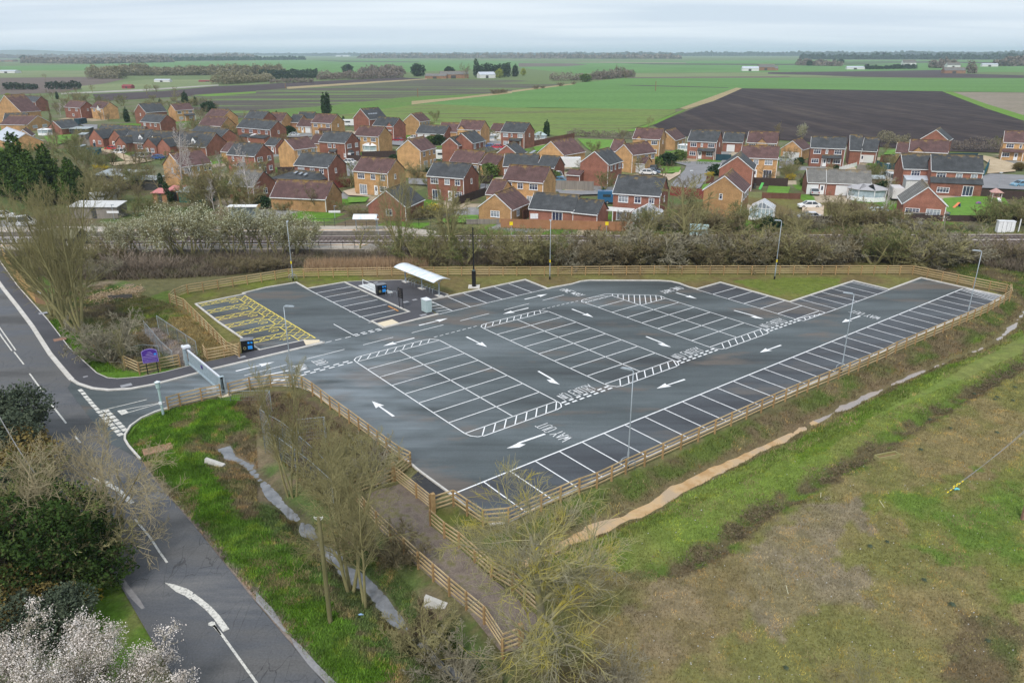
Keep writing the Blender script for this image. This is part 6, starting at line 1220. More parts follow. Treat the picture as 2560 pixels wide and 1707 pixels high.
def segmesh(name, S, mats, thin=.0, kmin=.011):
    P = np.array([s[0] for s in S], float); Q = np.array([s[1] for s in S], float); r0 = np.maximum(np.array([s[2] for s in S]), kmin); r1 = np.maximum(np.array([s[3] for s in S]), kmin*.8)
    d = Q-P; L = np.linalg.norm(d, axis=1, keepdims=True); d = d/np.maximum(L, 1e-6); ref = np.where(np.abs(d[:, 2:3]) > .9, np.array([[1., 0, 0]]), np.array([[0, 0, 1.]]))
    a = np.cross(d, ref); a /= np.linalg.norm(a, axis=1, keepdims=True); b = np.cross(d, a); Vs = []; Fs = []; base = 0
    for big, n in ((True, 7), (False, 3)):
        m = (r0 > .05) == big
        if not m.any(): continue
        p, q, A, B, R0, R1 = P[m], Q[m], a[m], b[m], r0[m][:, None], r1[m][:, None]; k = len(p); ring0 = []; ring1 = []
        for j in range(n): t = 2*math.pi*j/n; o = A*math.cos(t)+B*math.sin(t); ring0.append(p+o*R0); ring1.append(q+o*R1)
        V_ = np.stack(ring0+ring1, 1).reshape(-1, 3); idx = (np.arange(k)*2*n)[:, None]; F_ = []
        for j in range(n): j2 = (j+1) % n; F_.append(np.concatenate([idx+j, idx+j2, idx+n+j2, idx+n+j], 1))
        Vs.append(V_); Fs.append(np.concatenate(F_)+base); base += len(V_)
    return npmesh(name, np.concatenate(Vs), np.concatenate(Fs), mats, True)
def cards(name, C, size, mats, seed=1, asp=.7, flat=.0):
    """many small leaf clump faces at centres C; each face bent into two"""
    rs = np.random.RandomState(seed); n = len(C); C = np.asarray(C); s = size*rs.uniform(.6, 1.4, (n, 1))
    a = rs.normal(size=(n, 3)); a[:, 2] *= (1-flat); a /= np.linalg.norm(a, axis=1, keepdims=True); c = rs.normal(size=(n, 3)); b = np.cross(a, c); b /= np.linalg.norm(b, axis=1, keepdims=True); nrm = np.cross(a, b)
    p = [C-a*s-b*s*asp*.4, C-b*s*asp+nrm*s*.2, C+a*s-b*s*asp*.2, C+a*s*.3+b*s*asp+nrm*s*.25]
    V_ = np.stack(p, 1).reshape(-1, 3); i = (np.arange(n)*4)[:, None]; return npmesh(name, V_, np.concatenate([i, i+1, i+2, i+3], 1), mats)
VM = {}
def vm(name, cols, scale=1.2, mul=None, rough=.9, rand=.08, lo=.35, hi=.65): VM[name] = mat(name, cols, scale=scale, rough=rough, mul=mul, rand=rand, spec=.1, lo=lo, hi=hi)
vm('olive_bark', [(.22,.20,.095),(.30,.27,.13)]); vm('brown_bark', [(.165,.135,.075),(.24,.20,.115)]); vm('grey_bark', [(.22,.20,.14),(.31,.28,.20)]); vm('dark_bark', [(.075,.062,.045),(.12,.10,.07)])
vm('lichen_bark', [(.27,.25,.18),(.31,.285,.15),(.44,.37,.07)], .9); vm('tan_twig', [(.30,.255,.15),(.38,.32,.20)]); vm('green_twig', [(.17,.18,.06),(.22,.22,.09)]); vm('birch_bark', [(.42,.38,.35),(.55,.50,.47)]); vm('mauve_twig', [(.22,.175,.13),(.30,.24,.19)])
vm('cream_blossom', [(.30,.31,.17),(.46,.47,.33),(.55,.55,.46)], 1.5); vm('pink_white_blossom', [(.52,.45,.38),(.80,.74,.70)], 1.2); vm('yellow_blossom', [(.50,.38,.03),(.40,.32,.05)]); vm('pink_blossom', [(.42,.24,.27),(.33,.2,.2)])
vm('conifer_leaf', [(.030,.062,.018),(.055,.10,.022),(.095,.15,.03)], .55); vm('dark_leaf', [(.022,.05,.022),(.04,.078,.03)], .8); vm('ivy_leaf', [(.018,.038,.010),(.035,.068,.014),(.07,.10,.028)], .9); vm('grey_leaf', [(.05,.07,.045),(.09,.11,.07)], .8); vm('bush_leaf', [(.08,.13,.03),(.13,.18,.05)], .8); vm('brown_leaf', [(.13,.10,.035),(.20,.15,.05)], .8); vm('yellow_green_leaf', [(.22,.25,.04),(.28,.32,.06)], .8)
vm('far_bare', [(.17,.14,.115),(.26,.22,.18)], .08); vm('far_dark', [(.02,.045,.028),(.045,.075,.04)], .2); vm('far_olive', [(.19,.175,.10),(.29,.265,.17)], .08)
PROTO = {}
def proto(key, seed, Hh, r0, bark, stems=1, spread=.0, first=.3, nch=(10,6,5), lr=(.5,.5,.5), ang=(50,42,45), wob=.13, up=.12, taper=.25, leaf=None, lsize=.1, lnum=1, kmin=.011, ljit=.1, nlev=3):
    rnd = random.Random(seed); S = []; E = []; cfg_first[0] = first
    for k in range(stems):
        a = 2*math.pi*(k+rnd.random()*.6)/stems; tilt = spread*rnd.uniform(.5, 1.1) if stems > 1 else spread*.2
        d = Vector((math.sin(tilt)*math.cos(a), math.sin(tilt)*math.sin(a), math.cos(tilt))); q = Vector((.12*math.cos(a), .12*math.sin(a), -.2)) if stems > 1 else Vector((0,0,-.2))
        branch(S, E, rnd, q, d, Hh*rnd.uniform(.82, 1.0)*.9, r0*rnd.uniform(.8, 1.1), 0, (nlev, nch, lr, ang, wob, taper), up)
    z = max(s[1].z for s in S); thick = [s for s in S if s[2] > r0*.42]; thinS = [s for s in S if s[2] <= r0*.42]
    PROTO[key] = [z, [('trunk', segmesh(key+'_trunk', thick, [VM[bark]], kmin=kmin)), ('crown', segmesh(key+'_crown', thinS, [VM[bark]], kmin=kmin))]]
    if leaf:
        rs = np.random.RandomState(seed); C = np.array([e[0] for e in E]); C = np.repeat(C, lnum, 0)+rs.normal(0, ljit, (len(C)*lnum, 3)); ext = np.array([s[0].lerp(s[1], .5) for s in thinS if s[2] < .02][::(3 if leaf == 'cream_blossom' else 1)]); C = np.concatenate([C, ext]) if leaf != 'none' else C
        PROTO[key][1].append(('foliage' if 'blossom' not in leaf else 'blossom', cards(key+'_leaf', C, lsize, [VM[leaf]], seed)))
def lump(key, seed, blobs, n, size, leaf, bark='dark_bark', trunk=None, flat=.2, hollow=.55):
    """evergreen crown: leaf clumps through several uneven lobes. blobs: (x,y,z,rx,ry,rz)"""
    rs = np.random.RandomState(seed); C = []; vol = np.array([b[3]*b[4]+b[4]*b[5]+b[3]*b[5] for b in blobs]); vol = vol/vol.sum()
    for b, w in zip(blobs, vol):
        k = int(n*w); d = rs.normal(size=(k, 3)); d /= np.linalg.norm(d, axis=1, keepdims=True); rad = rs.uniform(hollow, 1.0, (k, 1))**.5
        lob = 1+.22*np.sin(d[:, :1]*5+seed+b[0])*np.cos(d[:, 1:2]*4+b[2])+.16*np.sin(d[:, 2:3]*9+d[:, :1]*7); rad = rad*lob; C.append(np.array(b[:3])+d*rad*np.array(b[3:]))
    C = np.concatenate(C); C = C[C[:, 2] > .1]; z = C[:, 2].max(); parts = []
    S = []
    for b in blobs: S.append((Vector((b[0]*.2,b[1]*.2,-.2)), Vector((b[0]*.6,b[1]*.6,b[2]*.55)), .16, .1)); S.append((Vector((b[0]*.6,b[1]*.6,b[2]*.55)), Vector(b[:3]), .1, .04))
    parts.append(('trunk', segmesh(key+'_trunk', S, [VM[bark]]))); parts.append(('foliage', cards(key+'_leaf', C, size, [VM[leaf]], seed, flat=flat))); PROTO[key] = [z, parts]
# bare kinds
proto('spread', 3, 9.0, .27, 'lichen_bark', 1, .1, .22, (22,14,11), (.66,.50,.50), (60,46,50), .24, .08, .22, kmin=.008)
proto('tallA', 5, 13, .16, 'olive_bark', 5, .42, .2, (17,8,6), (.40,.5,.5), (38,38,42), .10, .16, .25, kmin=.010)
proto('tallB', 8, 13, .18, 'olive_bark', 4, .32, .22, (18,8,6), (.38,.5,.5), (36,40,42), .10, .16, .25, kmin=.010)
proto('ditchtree', 61, 10, .14, 'olive_bark', 3, .24, .22, (20,10,7), (.42,.5,.5), (54,44,48), .17, .07, .2, kmin=.007)
proto('sapling', 12, 9, .11, 'olive_bark', 2, .16, .30, (20,8,5), (.30,.5,.5), (40,38,42), .11, .14, .22, kmin=.007)
proto('shrubA', 21, 3.6, .07, 'brown_bark', 10, .85, .12, (9,6,4), (.45,.5,.55), (46,46,50), .22, .10, .25, kmin=.014)
proto('shrubB', 22, 3.8, .07, 'olive_bark', 9, .75, .15, (9,6,4), (.45,.5,.55), (46,46,50), .22, .12, .25, kmin=.014)
proto('shrubC', 23, 3.4, .07, 'grey_bark', 10, .95, .12, (9,6,4), (.45,.5,.55), (50,48,50), .26, .06, .25, kmin=.014)
proto('shrubD', 24, 4.4, .09, 'olive_bark', 5, .6, .25, (10,6,4), (.45,.5,.5), (48,44,46), .2, .10, .25, kmin=.013, leaf='bush_leaf', lsize=.035)
proto('mauve', 25, 3.0, .04, 'mauve_twig', 16, .8, .15, (7,5), (.4,.45), (28,30), .08, .2, .3, kmin=.013, nlev=2)
proto('treeA', 31, 7, .16, 'olive_bark', 1, .1, .28, (14,8,5), (.52,.5,.5), (55,44,46), .17, .08, .25, kmin=.015)
proto('treeB', 32, 7, .15, 'brown_bark', 2, .25, .25, (12,7,5), (.5,.5,.5), (50,44,46), .17, .08, .25, kmin=.015)
proto('birch', 33, 9, .11, 'birch_bark', 1, .06, .25, (18,7,4), (.30,.5,.5), (38,40,44), .10, .02, .22, kmin=.012)
proto('poplar', 34, 14, .22, 'brown_bark', 1, .03, .12, (34,6,4), (.22,.5,.5), (22,26,30), .06, .25, .22, kmin=.014)
proto('willow', 35, 5.2, .09, 'tan_twig', 3, .55, .2, (13,10,8), (.55,.55,.6), (52,50,55), .38, .04, .25, kmin=.006)
proto('blossomA', 41, 4.4, .07, 'olive_bark', 6, .7, .42, (9,6,4), (.45,.5,.5), (46,44,46), .2, .12, .25, leaf='cream_blossom', lsize=.04, lnum=1, ljit=.12, kmin=.012)
proto('blossomB', 42, 4.2, .07, 'olive_bark', 5, .8, .42, (9,6,4), (.48,.5,.5), (48,44,46), .2, .10, .25, leaf='cream_blossom', lsize=.038, lnum=2, ljit=.12, kmin=.012)
proto('blackthorn', 43, 4.6, .10, 'grey_bark', 9, .95, .15, (13,9,5), (.5,.5,.5), (50,46,48), .22, .06, .25, leaf='pink_white_blossom', lsize=.024, lnum=9, ljit=.09, kmin=.008)
proto('forsythia', 44, 2.6, .05, 'tan_twig', 8, .7, .2, (7,5), (.5,.5), (44,44), .2, .1, .25, leaf='yellow_blossom', lsize=.09, lnum=3, nlev=2)
proto('pinktree', 45, 4.5, .1, 'brown_bark', 3, .5, .3, (9,6,3), (.45,.5,.5), (48,44,46), .2, .1, .25, leaf='pink_blossom', lsize=.09, lnum=2)
lump('conifer', 51, [(0,0,3.5,3.4,3.4,3.2),(0,0,7,2.5,2.5,3.2),(.3,0,9.8,1.4,1.4,2.4),(2,1,4,2,2,2.4),(-2,-1,3.2,2.3,2,2.2),(-1.5,1.5,6,1.5,1.5,2),(1.6,-1.2,6,1.4,1.4,1.9)], 12000, .22, 'conifer_leaf')
lump('leyland', 52, [(0,0,3,1.8,1.8,3),(0,0,6.5,1.3,1.3,3),(.8,.3,4,1.1,1.1,2)], 3000, .24, 'dark_leaf')
lump('ivybush', 53, [(0,0,1.8,2.1,2.0,1.9),(1.3,.7,2.5,1.3,1.2,1.3),(-1.5,-.5,2.0,1.3,1.3,1.4),(.2,-1.1,3.2,1.0,1.0,1.1),(1.0,-1.6,1.2,1.1,1,1.1),(-.6,1.0,3.4,.8,.9,.9),(-1.8,1,3.0,.6,.7,.8)], 19000, .065, 'ivy_leaf')
lump('greybush', 54, [(0,0,1.8,2.0,1.9,1.9),(1,.6,2.8,1.3,1.3,1.3),(-1.1,-.4,2.9,1.3,1.4,1.5)], 12000, .075, 'grey_leaf')
lump('brownbush', 55, [(0,0,1.4,2.0,1.8,1.5),(1.1,.6,1.9,1.3,1.3,1.1),(-1.1,-.4,1.8,1.3,1.2,1.2)], 9000, .08, 'brown_leaf')
lump('roundbush', 56, [(0,0,1.1,1.3,1.3,1.15),(.4,.3,1.6,.8,.8,.7),(-.5,0,1.4,.7,.7,.8)], 1500, .14, 'bush_leaf'); lump('darkbush', 57, [(0,0,1.1,1.3,1.3,1.15),(.5,.2,1.5,.8,.8,.7)], 1300, .15, 'dark_leaf')
lump('ivytrunk', 58, [(0,0,1.5,.7,.7,1.6),(-.8,0,3.8,.65,.6,1.4),(-1.7,0,6,.6,.6,1.3)], 2200, .13, 'dark_leaf'); lump('twincone', 59, [(-1.4,0,2.5,1.5,1.5,2.4),(-1.2,0,6,1.2,1.2,3.2),(1.3,0,2.8,1.5,1.4,2.6),(1.2,0,6.5,1.1,1.1,3.2)], 3500, .26, 'dark_leaf')
lump('yellowgreen', 60, [(0,0,2.4,2.6,2.4,2.2),(1,0,3.6,1.6,1.5,1.4)], 1500, .22, 'yellow_green_leaf')
CATN = {'spread':('bare_tree','bare tree'),'tallA':('bare_tree','bare tree'),'tallB':('bare_tree','bare tree'),'sapling':('bare_sapling','sapling'),'ditchtree':('bare_tree','bare tree'),'treeA':('bare_tree','bare tree'),'treeB':('bare_tree','bare tree'),'birch':('birch_tree','birch tree'),'poplar':('poplar_tree','poplar tree'),'willow':('contorted_willow','willow'),
'blossomA':('blossom_shrub','blossom shrub'),'blossomB':('blossom_shrub','blossom shrub'),'blackthorn':('blackthorn_bush','blossom bush'),'forsythia':('forsythia_bush','yellow bush'),'pinktree':('blossom_tree','blossom tree'),'conifer':('conifer_tree','conifer'),'leyland':('conifer_tree','conifer'),'twincone':('conifer_tree','conifer'),'ivybush':('evergreen_bush','bush'),'greybush':('evergreen_bush','bush'),'brownbush':('evergreen_bush','bush'),'roundbush':('garden_bush','bush'),'darkbush':('garden_bush','bush'),'ivytrunk':('ivy_covered_trunk','ivy trunk'),'yellowgreen':('willow_tree','tree')}
vr = random.Random(99)
def plant(kind, t, bx, by, top, label, w=1.0, group=None, rz=None, lean=(0, 0), cat=None):
    x, y = G(t, bx, by); h = ZT(t, bx, top, x, y); z, parts = PROTO[kind]; s = h/z; nm, ct = CATN.get(kind, ('bare_shrub', 'bare shrub'))
    r = empty(nm, (x, y, min(0, gz1(x, y))), vr.uniform(0, 6.28) if rz is None else rz, label, cat or ct, group); r.scale = (s*w, s*w, s); r.rotation_euler = (lean[0], lean[1], r.rotation_euler[2])
    if rz is not None and (lean[0] or lean[1]): r.rotation_euler = (lean[0], lean[1], rz)
    for n, me in parts: inst(n, me, r)
    return r
# -- big ones near the camera
plant('spread', 'd6', 515, 1330, -500, 'wide bare tree with yellow lichen on its branches, at the bottom beside the path end', 1.12, rz=2.2)
plant('tallA', 'c1', 735, 845, -700, 'tallest multi stemmed bare tree on the verge left of the purple sign', .75, rz=.4, lean=(0,-.10))
plant('tallB', 'c1', 600, 790, -660, 'second tall bare tree on the verge, close behind the tallest', .8, rz=2.0, lean=(0,-.05)); plant('sapling', 'c1', 492, 690, -500, 'slim bare tree beside the dark end of the timber hoarding', .8)
plant('shrubC', 'c1', 1010, 1105, 650, 'rounded grey bare shrub between the tall trees and the purple sign', .95); plant('sapling', 'c1', 1150, 1190, 800, 'small bare tree right beside the left end of the sign fence', .6)
plant('sapling', 'd3', 450, 990, -300, 'slim bare sapling on the ditch bank, left one of a close pair', .75, rz=.3); plant('sapling', 'd3', 492, 1000, -280, 'slim bare sapling on the ditch bank, right one of a close pair', .75, rz=3.0)
plant('ditchtree', 'd4', 862, 655, -960, 'multi stemmed bare tree at the ditch between the verge and the block path', .85, rz=1.2); plant('sapling', 'd4', 1000, 780, -640, 'thin sapling right of the multi stemmed tree at the ditch', .9); plant('sapling', 'd3', 900, 1130, 330, 'thin bare sapling among the mesh panels', 1.0)
for k, (t, x, y, tp, kd, lab) in enumerate((('d3',1000,930,520,'shrubB','olive bare shrub under the curving fence, upper one'),('d3',1180,900,560,'shrubC','low grey twiggy shrub against the curving fence'),('d3',760,1010,640,'shrubB','olive bare shrub between the saplings and the path'),('d4',1300,420,120,'shrubA','twiggy shrub at the path fence above the headwall'),('d4',1550,1180,800,'shrubB','twiggy shrub on the bank below the path fence'),('d4',1850,1420,1080,'shrubC','grey twiggy shrub at the bottom of the ditch bank'),('d6',200,1560,1300,'shrubB','olive twiggy shrub at the bottom edge left of the big tree'),('d6',800,1620,1330,'shrubA','brown twiggy shrub at the bottom edge right of the big tree'),('d6',1250,1640,1350,'shrubC','pale twiggy shrub at the bottom edge, right of the brown one'),('d5',560,1180,960,'shrubB','small twiggy shrub between the path and the muddy ditch'),('d5',1150,700,560,'shrubA','low bramble below the front corner of the car park'))):
    plant(kd, t, x, y, tp, lab, 1.15)
plant('spread', 's', 2120, 1930, 1600, 'lichen covered branches rising from below the bottom edge on the right', .8)
plant('blackthorn', 's', 225, 1920, 1625, 'large blackthorn bush covered in white blossom at the bottom left', .88, rz=1.0); plant('blackthorn', 's', 30, 1900, 1640, 'smaller white blossom bush in the bottom left corner', 1.0)
plant('ivybush', 's', 140, 1470, 1235, 'dark green ivy covered mass at the left edge of the road', 1.05); plant('shrubD', 's', 120, 1460, 1215, 'bare twigs sticking out of the ivy mass at the left', 1.1); plant('shrubB', 's', 200, 1450, 1270, 'yellowish twigs over the dark evergreen bush by the kerb', 1.0)
plant('ivybush', 's', 225, 1440, 1300, 'dark evergreen bush beside the road kerb under the willow', .8)
plant('willow', 's', 225, 1400, 1045, 'contorted pale willow leaning over the road arrow', .95, rz=.6)
plant('greybush', 's', 25, 1120, 955, 'grey green evergreen bush at the left edge, topmost', 1.15); plant('greybush', 's', -10, 1200, 1040, 'grey green evergreen bush at the left edge, second from the top', 1.2); plant('brownbush', 's', 55, 1215, 1085, 'bronze brown evergreen bush at the left edge', 1.25); plant('greybush', 's', 15, 1310, 1165, 'pale flecked evergreen bush below the bronze one', 1.1); plant('shrubD', 's', 110, 1330, 1130, 'leafy bare shrub beside the leaning utility pole', .9)
plant('shrubB', 's', 20, 1420, 1250, 'pale branched shrub above the garden fence at the left edge', 1.1); plant('greybush', 's', 130, 1610, 1480, 'low grey green bush under the ivy mass', 1.3); plant('brownbush', 's', 40, 1590, 1450, 'tangled brown bush at the left edge under the ivy', 1.0); plant('forsythia', 's', 228, 1500, 1462, 'small yellow flowering bush at the road edge on the left', .8)
boards('s', [(-40,1610),(110,1530),(125,1520)], 'brown', 'dark timber fence behind the bottom left blossom', 1.3)
# -- row between the rear fence and the track
ROW = [(1040,655,590,'shrubD',1.2),(1078,660,600,'shrubB',1.1),(1128,655,470,'treeA',.8),(1160,660,595,'shrubD',1.2),(1222,655,560,'treeA',.9),(1262,660,610,'shrubA',1.3),(1300,658,590,'shrubB',1.2),(1345,658,585,'shrubB',1.2),(1385,662,600,'shrubD',1.2),(1425,660,605,'shrubA',1.4),(1462,662,600,'shrubC',1.3),(1499,655,585,'treeA',.7),(1540,660,600,'shrubA',1.4),(1580,660,590,'shrubA',1.3),(1620,658,575,'shrubB',1.3),(1645,662,580,'shrubC',1.3),(1680,660,600,'shrubB',1.2),(1711,655,440,'treeA',1.0),(1750,660,605,'shrubA',1.3),(1795,660,590,'shrubB',1.2),(1840,660,585,'shrubC',1.3),(1880,660,595,'shrubA',1.3),(1925,660,572,'shrubB',1.4),(1975,660,580,'shrubB',1.3),(2020,660,600,'shrubA',1.3),(2065,660,590,'shrubC',1.2),(2127,655,548,'treeB',.9),(2185,658,590,'shrubD',1.5),(2235,660,585,'shrubD',1.3),(2290,655,555,'shrubB',1.5),(2330,655,580,'shrubC',1.4),(2385,650,615,'shrubA',1.5),(2440,648,615,'shrubA',1.5),(2500,645,612,'mauve',1.8),(2550,645,605,'shrubA',1.5)]
ORD = ['first','second','third','fourth','fifth','sixth','seventh','eighth','ninth','tenth','11th','12th','13th','14th','15th','16th','17th','18th','19th','20th','21st','22nd','23rd','24th','25th','26th','27th','28th','29th','30th','31st','32nd','33rd','34th','35th','36th']
for k, (x, y, tp, kd, w) in enumerate(ROW): plant(kd, 's', x, y, tp-(12 if k % 3 else 26), f"bare {'tree' if kd.startswith('tree') else 'shrub'} between rear fence and railway, {ORD[k]} from the left in its row", w*1.12, 'bare shrubs between the rear fence and the railway')
BK = [(900,636,592,'shrubA'),(980,636,590,'shrubB'),(1050,634,592,'shrubA'),(1100,632,585,'shrubB'),(1190,636,595,'shrubA'),(1290,636,598,'shrubC'),(1410,634,592,'shrubB'),(1530,634,590,'shrubC'),(1600,634,580,'shrubA'),(1690,634,590,'shrubB'),(1780,634,586,'shrubC'),(1900,634,582,'shrubA'),(2000,632,578,'shrubB'),(2110,632,575,'shrubA'),(2210,632,572,'shrubC'),(2290,632,560,'shrubB')]
for k, (x, y, tp, kd) in enumerate(BK): plant(kd if k % 4 else 'treeA', 's', x, y, tp-(6 if k % 4 else 34), f"bare shrub close to the track, {ORD[k]} from the left behind the fence side row", 1.4, 'bare shrubs on the track side')
plant('tallA', 's', 998, 640, 405, 'tall many stemmed bare tree at the platform end', .62, rz=1.1); plant('tallB', 's', 1120, 648, 440, 'tall bare tree just left of the black camera pole', .5)
g3 = lambda x, y: (250+x*.21259, 480+y*.21259)
for k, (x, y, tp, kd) in enumerate([(120,720,330,'blossomB'),(330,740,300,'blossomA'),(520,730,260,'blossomB'),(720,740,300,'blossomA'),(900,770,130,'blossomA'),(1060,760,150,'blossomB'),(1220,740,230,'blossomA'),(1390,750,370,'blossomB'),(1560,760,130,'blossomB'),(1760,740,200,'blossomA'),(1960,740,210,'blossomA'),(2120,750,170,'blossomB'),(2290,760,260,'blossomA'),(2440,740,330,'blossomB')]):
    X, Y = g3(x, y); plant(kd, 's', X, Y, g3(x, tp)[1], f"pale blossom shrub along the platform, {ORD[k]} from the left", 1.05, 'pale blossom shrubs along the platform')
for k, (x, y, tp) in enumerate([(200,900,640),(400,940,690),(620,950,700),(820,930,720),(1500,900,760),(1800,930,740),(2050,900,740)]):
    X, Y = g3(x, y); plant('mauve' if k < 4 else 'shrubA', 's', X, Y, g3(x, tp)[1], f"low brown twig thicket below the blossom row, {ORD[k]} from the left", 1.6, 'low twig thickets')
for k, (x, y, tp, kd) in enumerate([(90,640,585,'shrubB'),(150,655,600,'shrubA'),(215,660,600,'shrubB'),(280,650,595,'shrubA'),(60,700,640,'shrubD'),(260,690,640,'shrubC')]): plant(kd, 's', x, y, tp, f"rough bare shrub by the small hut at the crossing, {ORD[k]} from the left", 1.3, 'rough shrubs by the crossing')
# -- beyond the track
for k, (t, x, y, tp, kd, w) in enumerate([('b4',350,1320,1110,'shrubA',1.2),('b4',470,1320,1080,'shrubD',1.2),('b4',570,1325,1060,'shrubB',1.2),('b4',690,1330,1130,'shrubC',1.2),('b4',800,1290,930,'treeB',.9),('b4',960,1325,1040,'shrubB',1.3),('b4',1080,1330,1120,'shrubA',1.2),('b4',1230,1325,1100,'shrubA',1.4),('b4',1350,1325,1060,'shrubB',1.3),('b4',1480,1325,1020,'shrubD',1.4),('b4',1640,1325,1170,'shrubD',1.3),('b4',1790,1320,1180,'darkbush',1.5),('b4',1900,1325,1020,'treeB',.8),('b4',2060,1325,1120,'shrubB',1.3),('b5',60,1300,1100,'shrubC',1.3),('b5',330,1290,860,'treeB',.9),('b5',480,1290,960,'shrubB',1.4),('b5',600,1290,980,'treeB',.8),('b5',720,1290,1010,'shrubA',1.3),('b5',860,1250,760,'birch',.9),('b5',900,1290,1090,'shrubD',1.3),('b5',1000,1290,1080,'shrubB',1.3),('b5',1100,1310,1180,'shrubA',1.4),('b5',1250,1320,1210,'shrubC',1.4),('b5',1400,1320,1220,'shrubA',1.5),('b5',1600,1325,1240,'shrubA',1.5),('b5',1780,1325,1230,'shrubC',1.5),('b5',1900,1250,1060,'shrubD',1.5),('b5',2020,1255,1020,'shrubD',1.4),('b5',2140,1250,960,'shrubD',1.5),('b5',2260,1250,980,'shrubB',1.5),('b5',2400,1270,1000,'shrubD',1.6)]):
    plant(kd, t, x, y, tp, f"bare shrub or tree on the far side of the track, {ORD[k]} from the left", w, 'shrubs beyond the track')
# low shrubs left part between gardens and platform, birches
GD = [('b2',40,1080,740,'shrubB'),('b2',120,1090,620,'treeB'),('b2',230,1090,600,'treeA'),('b2',330,1080,760,'shrubD'),('b2',420,1090,640,'treeA'),('b2',560,1080,830,'shrubB'),('b2',850,1120,1010,'shrubB'),('b2',980,1110,1000,'shrubD'),('b2',1100,1110,860,'treeB'),('b2',1230,1120,830,'treeB'),('b2',1370,1110,900,'treeA'),('b2',1480,1130,1020,'shrubD'),('b2',1620,1170,1040,'shrubB'),('b2',1720,1190,1080,'shrubA'),('b1',1200,620,500,'shrubC'),('b1',1330,600,440,'treeB'),('b1',1480,620,450,'treeB'),('b1',1600,640,470,'treeA'),('b1',1090,520,380,'shrubD'),('b1',1180,440,350,'roundbush'),('b1',1560,1000,760,'shrubD'),('b1',1430,1010,820,'shrubD'),('b1',1680,980,820,'shrubB'),('b1',2030,820,600,'shrubD'),('b1',2150,900,620,'treeA'),('b1',1100,700,560,'shrubC'),('b1',1040,480,390,'shrubB'),('b1',960,620,500,'shrubC'),('b3',30,1160,1020,'treeB'),('b3',400,1190,1060,'shrubB'),('b3',290,1200,1030,'shrubD'),('b3',180,1210,1080,'shrubA')]
for k, (t, x, y, tp, kd) in enumerate(GD): plant(kd, t, x, y, tp, f"bare garden shrub or tree behind the platforms, {ORD[k]} of its loose row", 1.25, 'bare shrubs behind the platforms')
for k, (t, x, y, tp, lab) in enumerate([('b2',525,1100,420,'pale birch in front of the red house with the bay window'),('b2',240,960,480,'pale birch left of the bay windowed red house'),('b2',150,1120,760,'small pale birch near the green shed'),('b1',1930,800,-20,'tallest pale birch rising over the brown roofed orange house'),('b1',2040,820,280,'pale birch beside the tallest one'),('a1',560,780,620,'white birch before the half hidden red house, left one'),('a1',630,785,630,'white birch before the half hidden red house, right one')]): plant('birch', t, x, y, tp, lab, .9)
plant('poplar', 'b1', 610, 300, -170, 'very tall narrow bare poplar on the far left', .75)
for t, x, y, tp, lab, w in (('b1',250,830,130,'tallest dark conifer on the left, in front of the pavilion lawn',.95),('b1',60,800,200,'dark conifer at the left edge of the photo',.8),('b1',560,860,250,'dark conifer right of the tallest one',.9),('b1',780,880,390,'dark green conifer nearest the metal roofed sheds',.95),('b1',400,900,330,'lower dark conifer in the middle of the group',1.0)): plant('conifer', t, x, y, tp, lab, w)
plant('leyland', 'b1', 880, 860, 480, 'small dark conifer in front of the sheds', 1.1); plant('ivytrunk', 'b1', 1800, 880, 560, 'leaning ivy covered trunk beside the pink sheds', 1.0, rz=0); plant('forsythia', 'b1', 1070, 560, 470, 'yellow flowering bush behind the metal roofed sheds', 1.4); plant('forsythia', 'b3', 370, 1160, 1040, 'large yellow flowering bush left of the orange bungalow', 1.6); plant('darkbush', 'b2', 665, 1090, 960, 'dark ivy bush beside the red bungalow', 1.0)
for t, x, y, tp, kd, lab in (('a1',1170,830,690,'leyland','dark fir between the orange houses on the left'),('a1',1710,700,540,'leyland','dark green tree behind the far left houses, tallest'),('a1',1800,680,590,'leyland','dark green tree beside the tallest far left one'),('a1',1480,700,610,'leyland','dark tree behind the grey roofed houses, left'),('a1',1920,740,640,'darkbush','dark round tree at the field edge'),('a1',530,620,545,'leyland','dark small fir among the white birches'),('a2',190,775,720,'leyland','small dark fir behind the left orange bungalow'),('a2',805,835,770,'leyland','small dark fir beside the four skylight house'),('b3',1540,340,165,'leyland','dark conifer beside the brown fence, centre'),('b3',2130,1030,870,'leyland','green conifer beside the blue van'),('b3',400,430,320,'darkbush','dark tree by the low red garages'),('b3',330,430,330,'roundbush','pale green bush by the low red garages'),('b2',940,330,230,'darkbush','dark hedge left of the far garage'),('b4',700,650,510,'darkbush','large dark bush on the corner of the close'),('b4',600,660,570,'roundbush','yellowish bush on the corner of the close'),('b4',840,590,480,'roundbush','bush before the red house at the end of the road'),('b4',2090,640,560,'darkbush','round dark bush beside the double garage drive'),('b4',2010,800,730,'forsythia','yellow bush in front of the brown arch'),('b4',1150,770,710,'forsythia','bright yellow green bush at the road end'),('b5',790,730,640,'roundbush','green bush left of the teal gates'),('b5',380,690,640,'darkbush','small dark round bush before the brick porch'),('b5',50,860,770,'roundbush','narrow green bush left of the garage pair'),('b3',950,760,620,'roundbush','pale green bush behind the nearest orange house'),('b4',40,900,700,'shrubD','bare tree right of the tall red gabled house'),('b4',900,1000,930,'shrubA','grey shrub by the dark red wall'),('b2',1590,790,730,'leyland','small fir beside the grey drive'),('b5',2290,700,610,'brownbush','brown round bush by the tan drive'),('b5',900,520,390,'treeB','bare tree between the far garages'),('a1',90,640,560,'yellowgreen','yellow green willow at the far left')): plant(kd, t, x, y, tp, lab, 1.2)
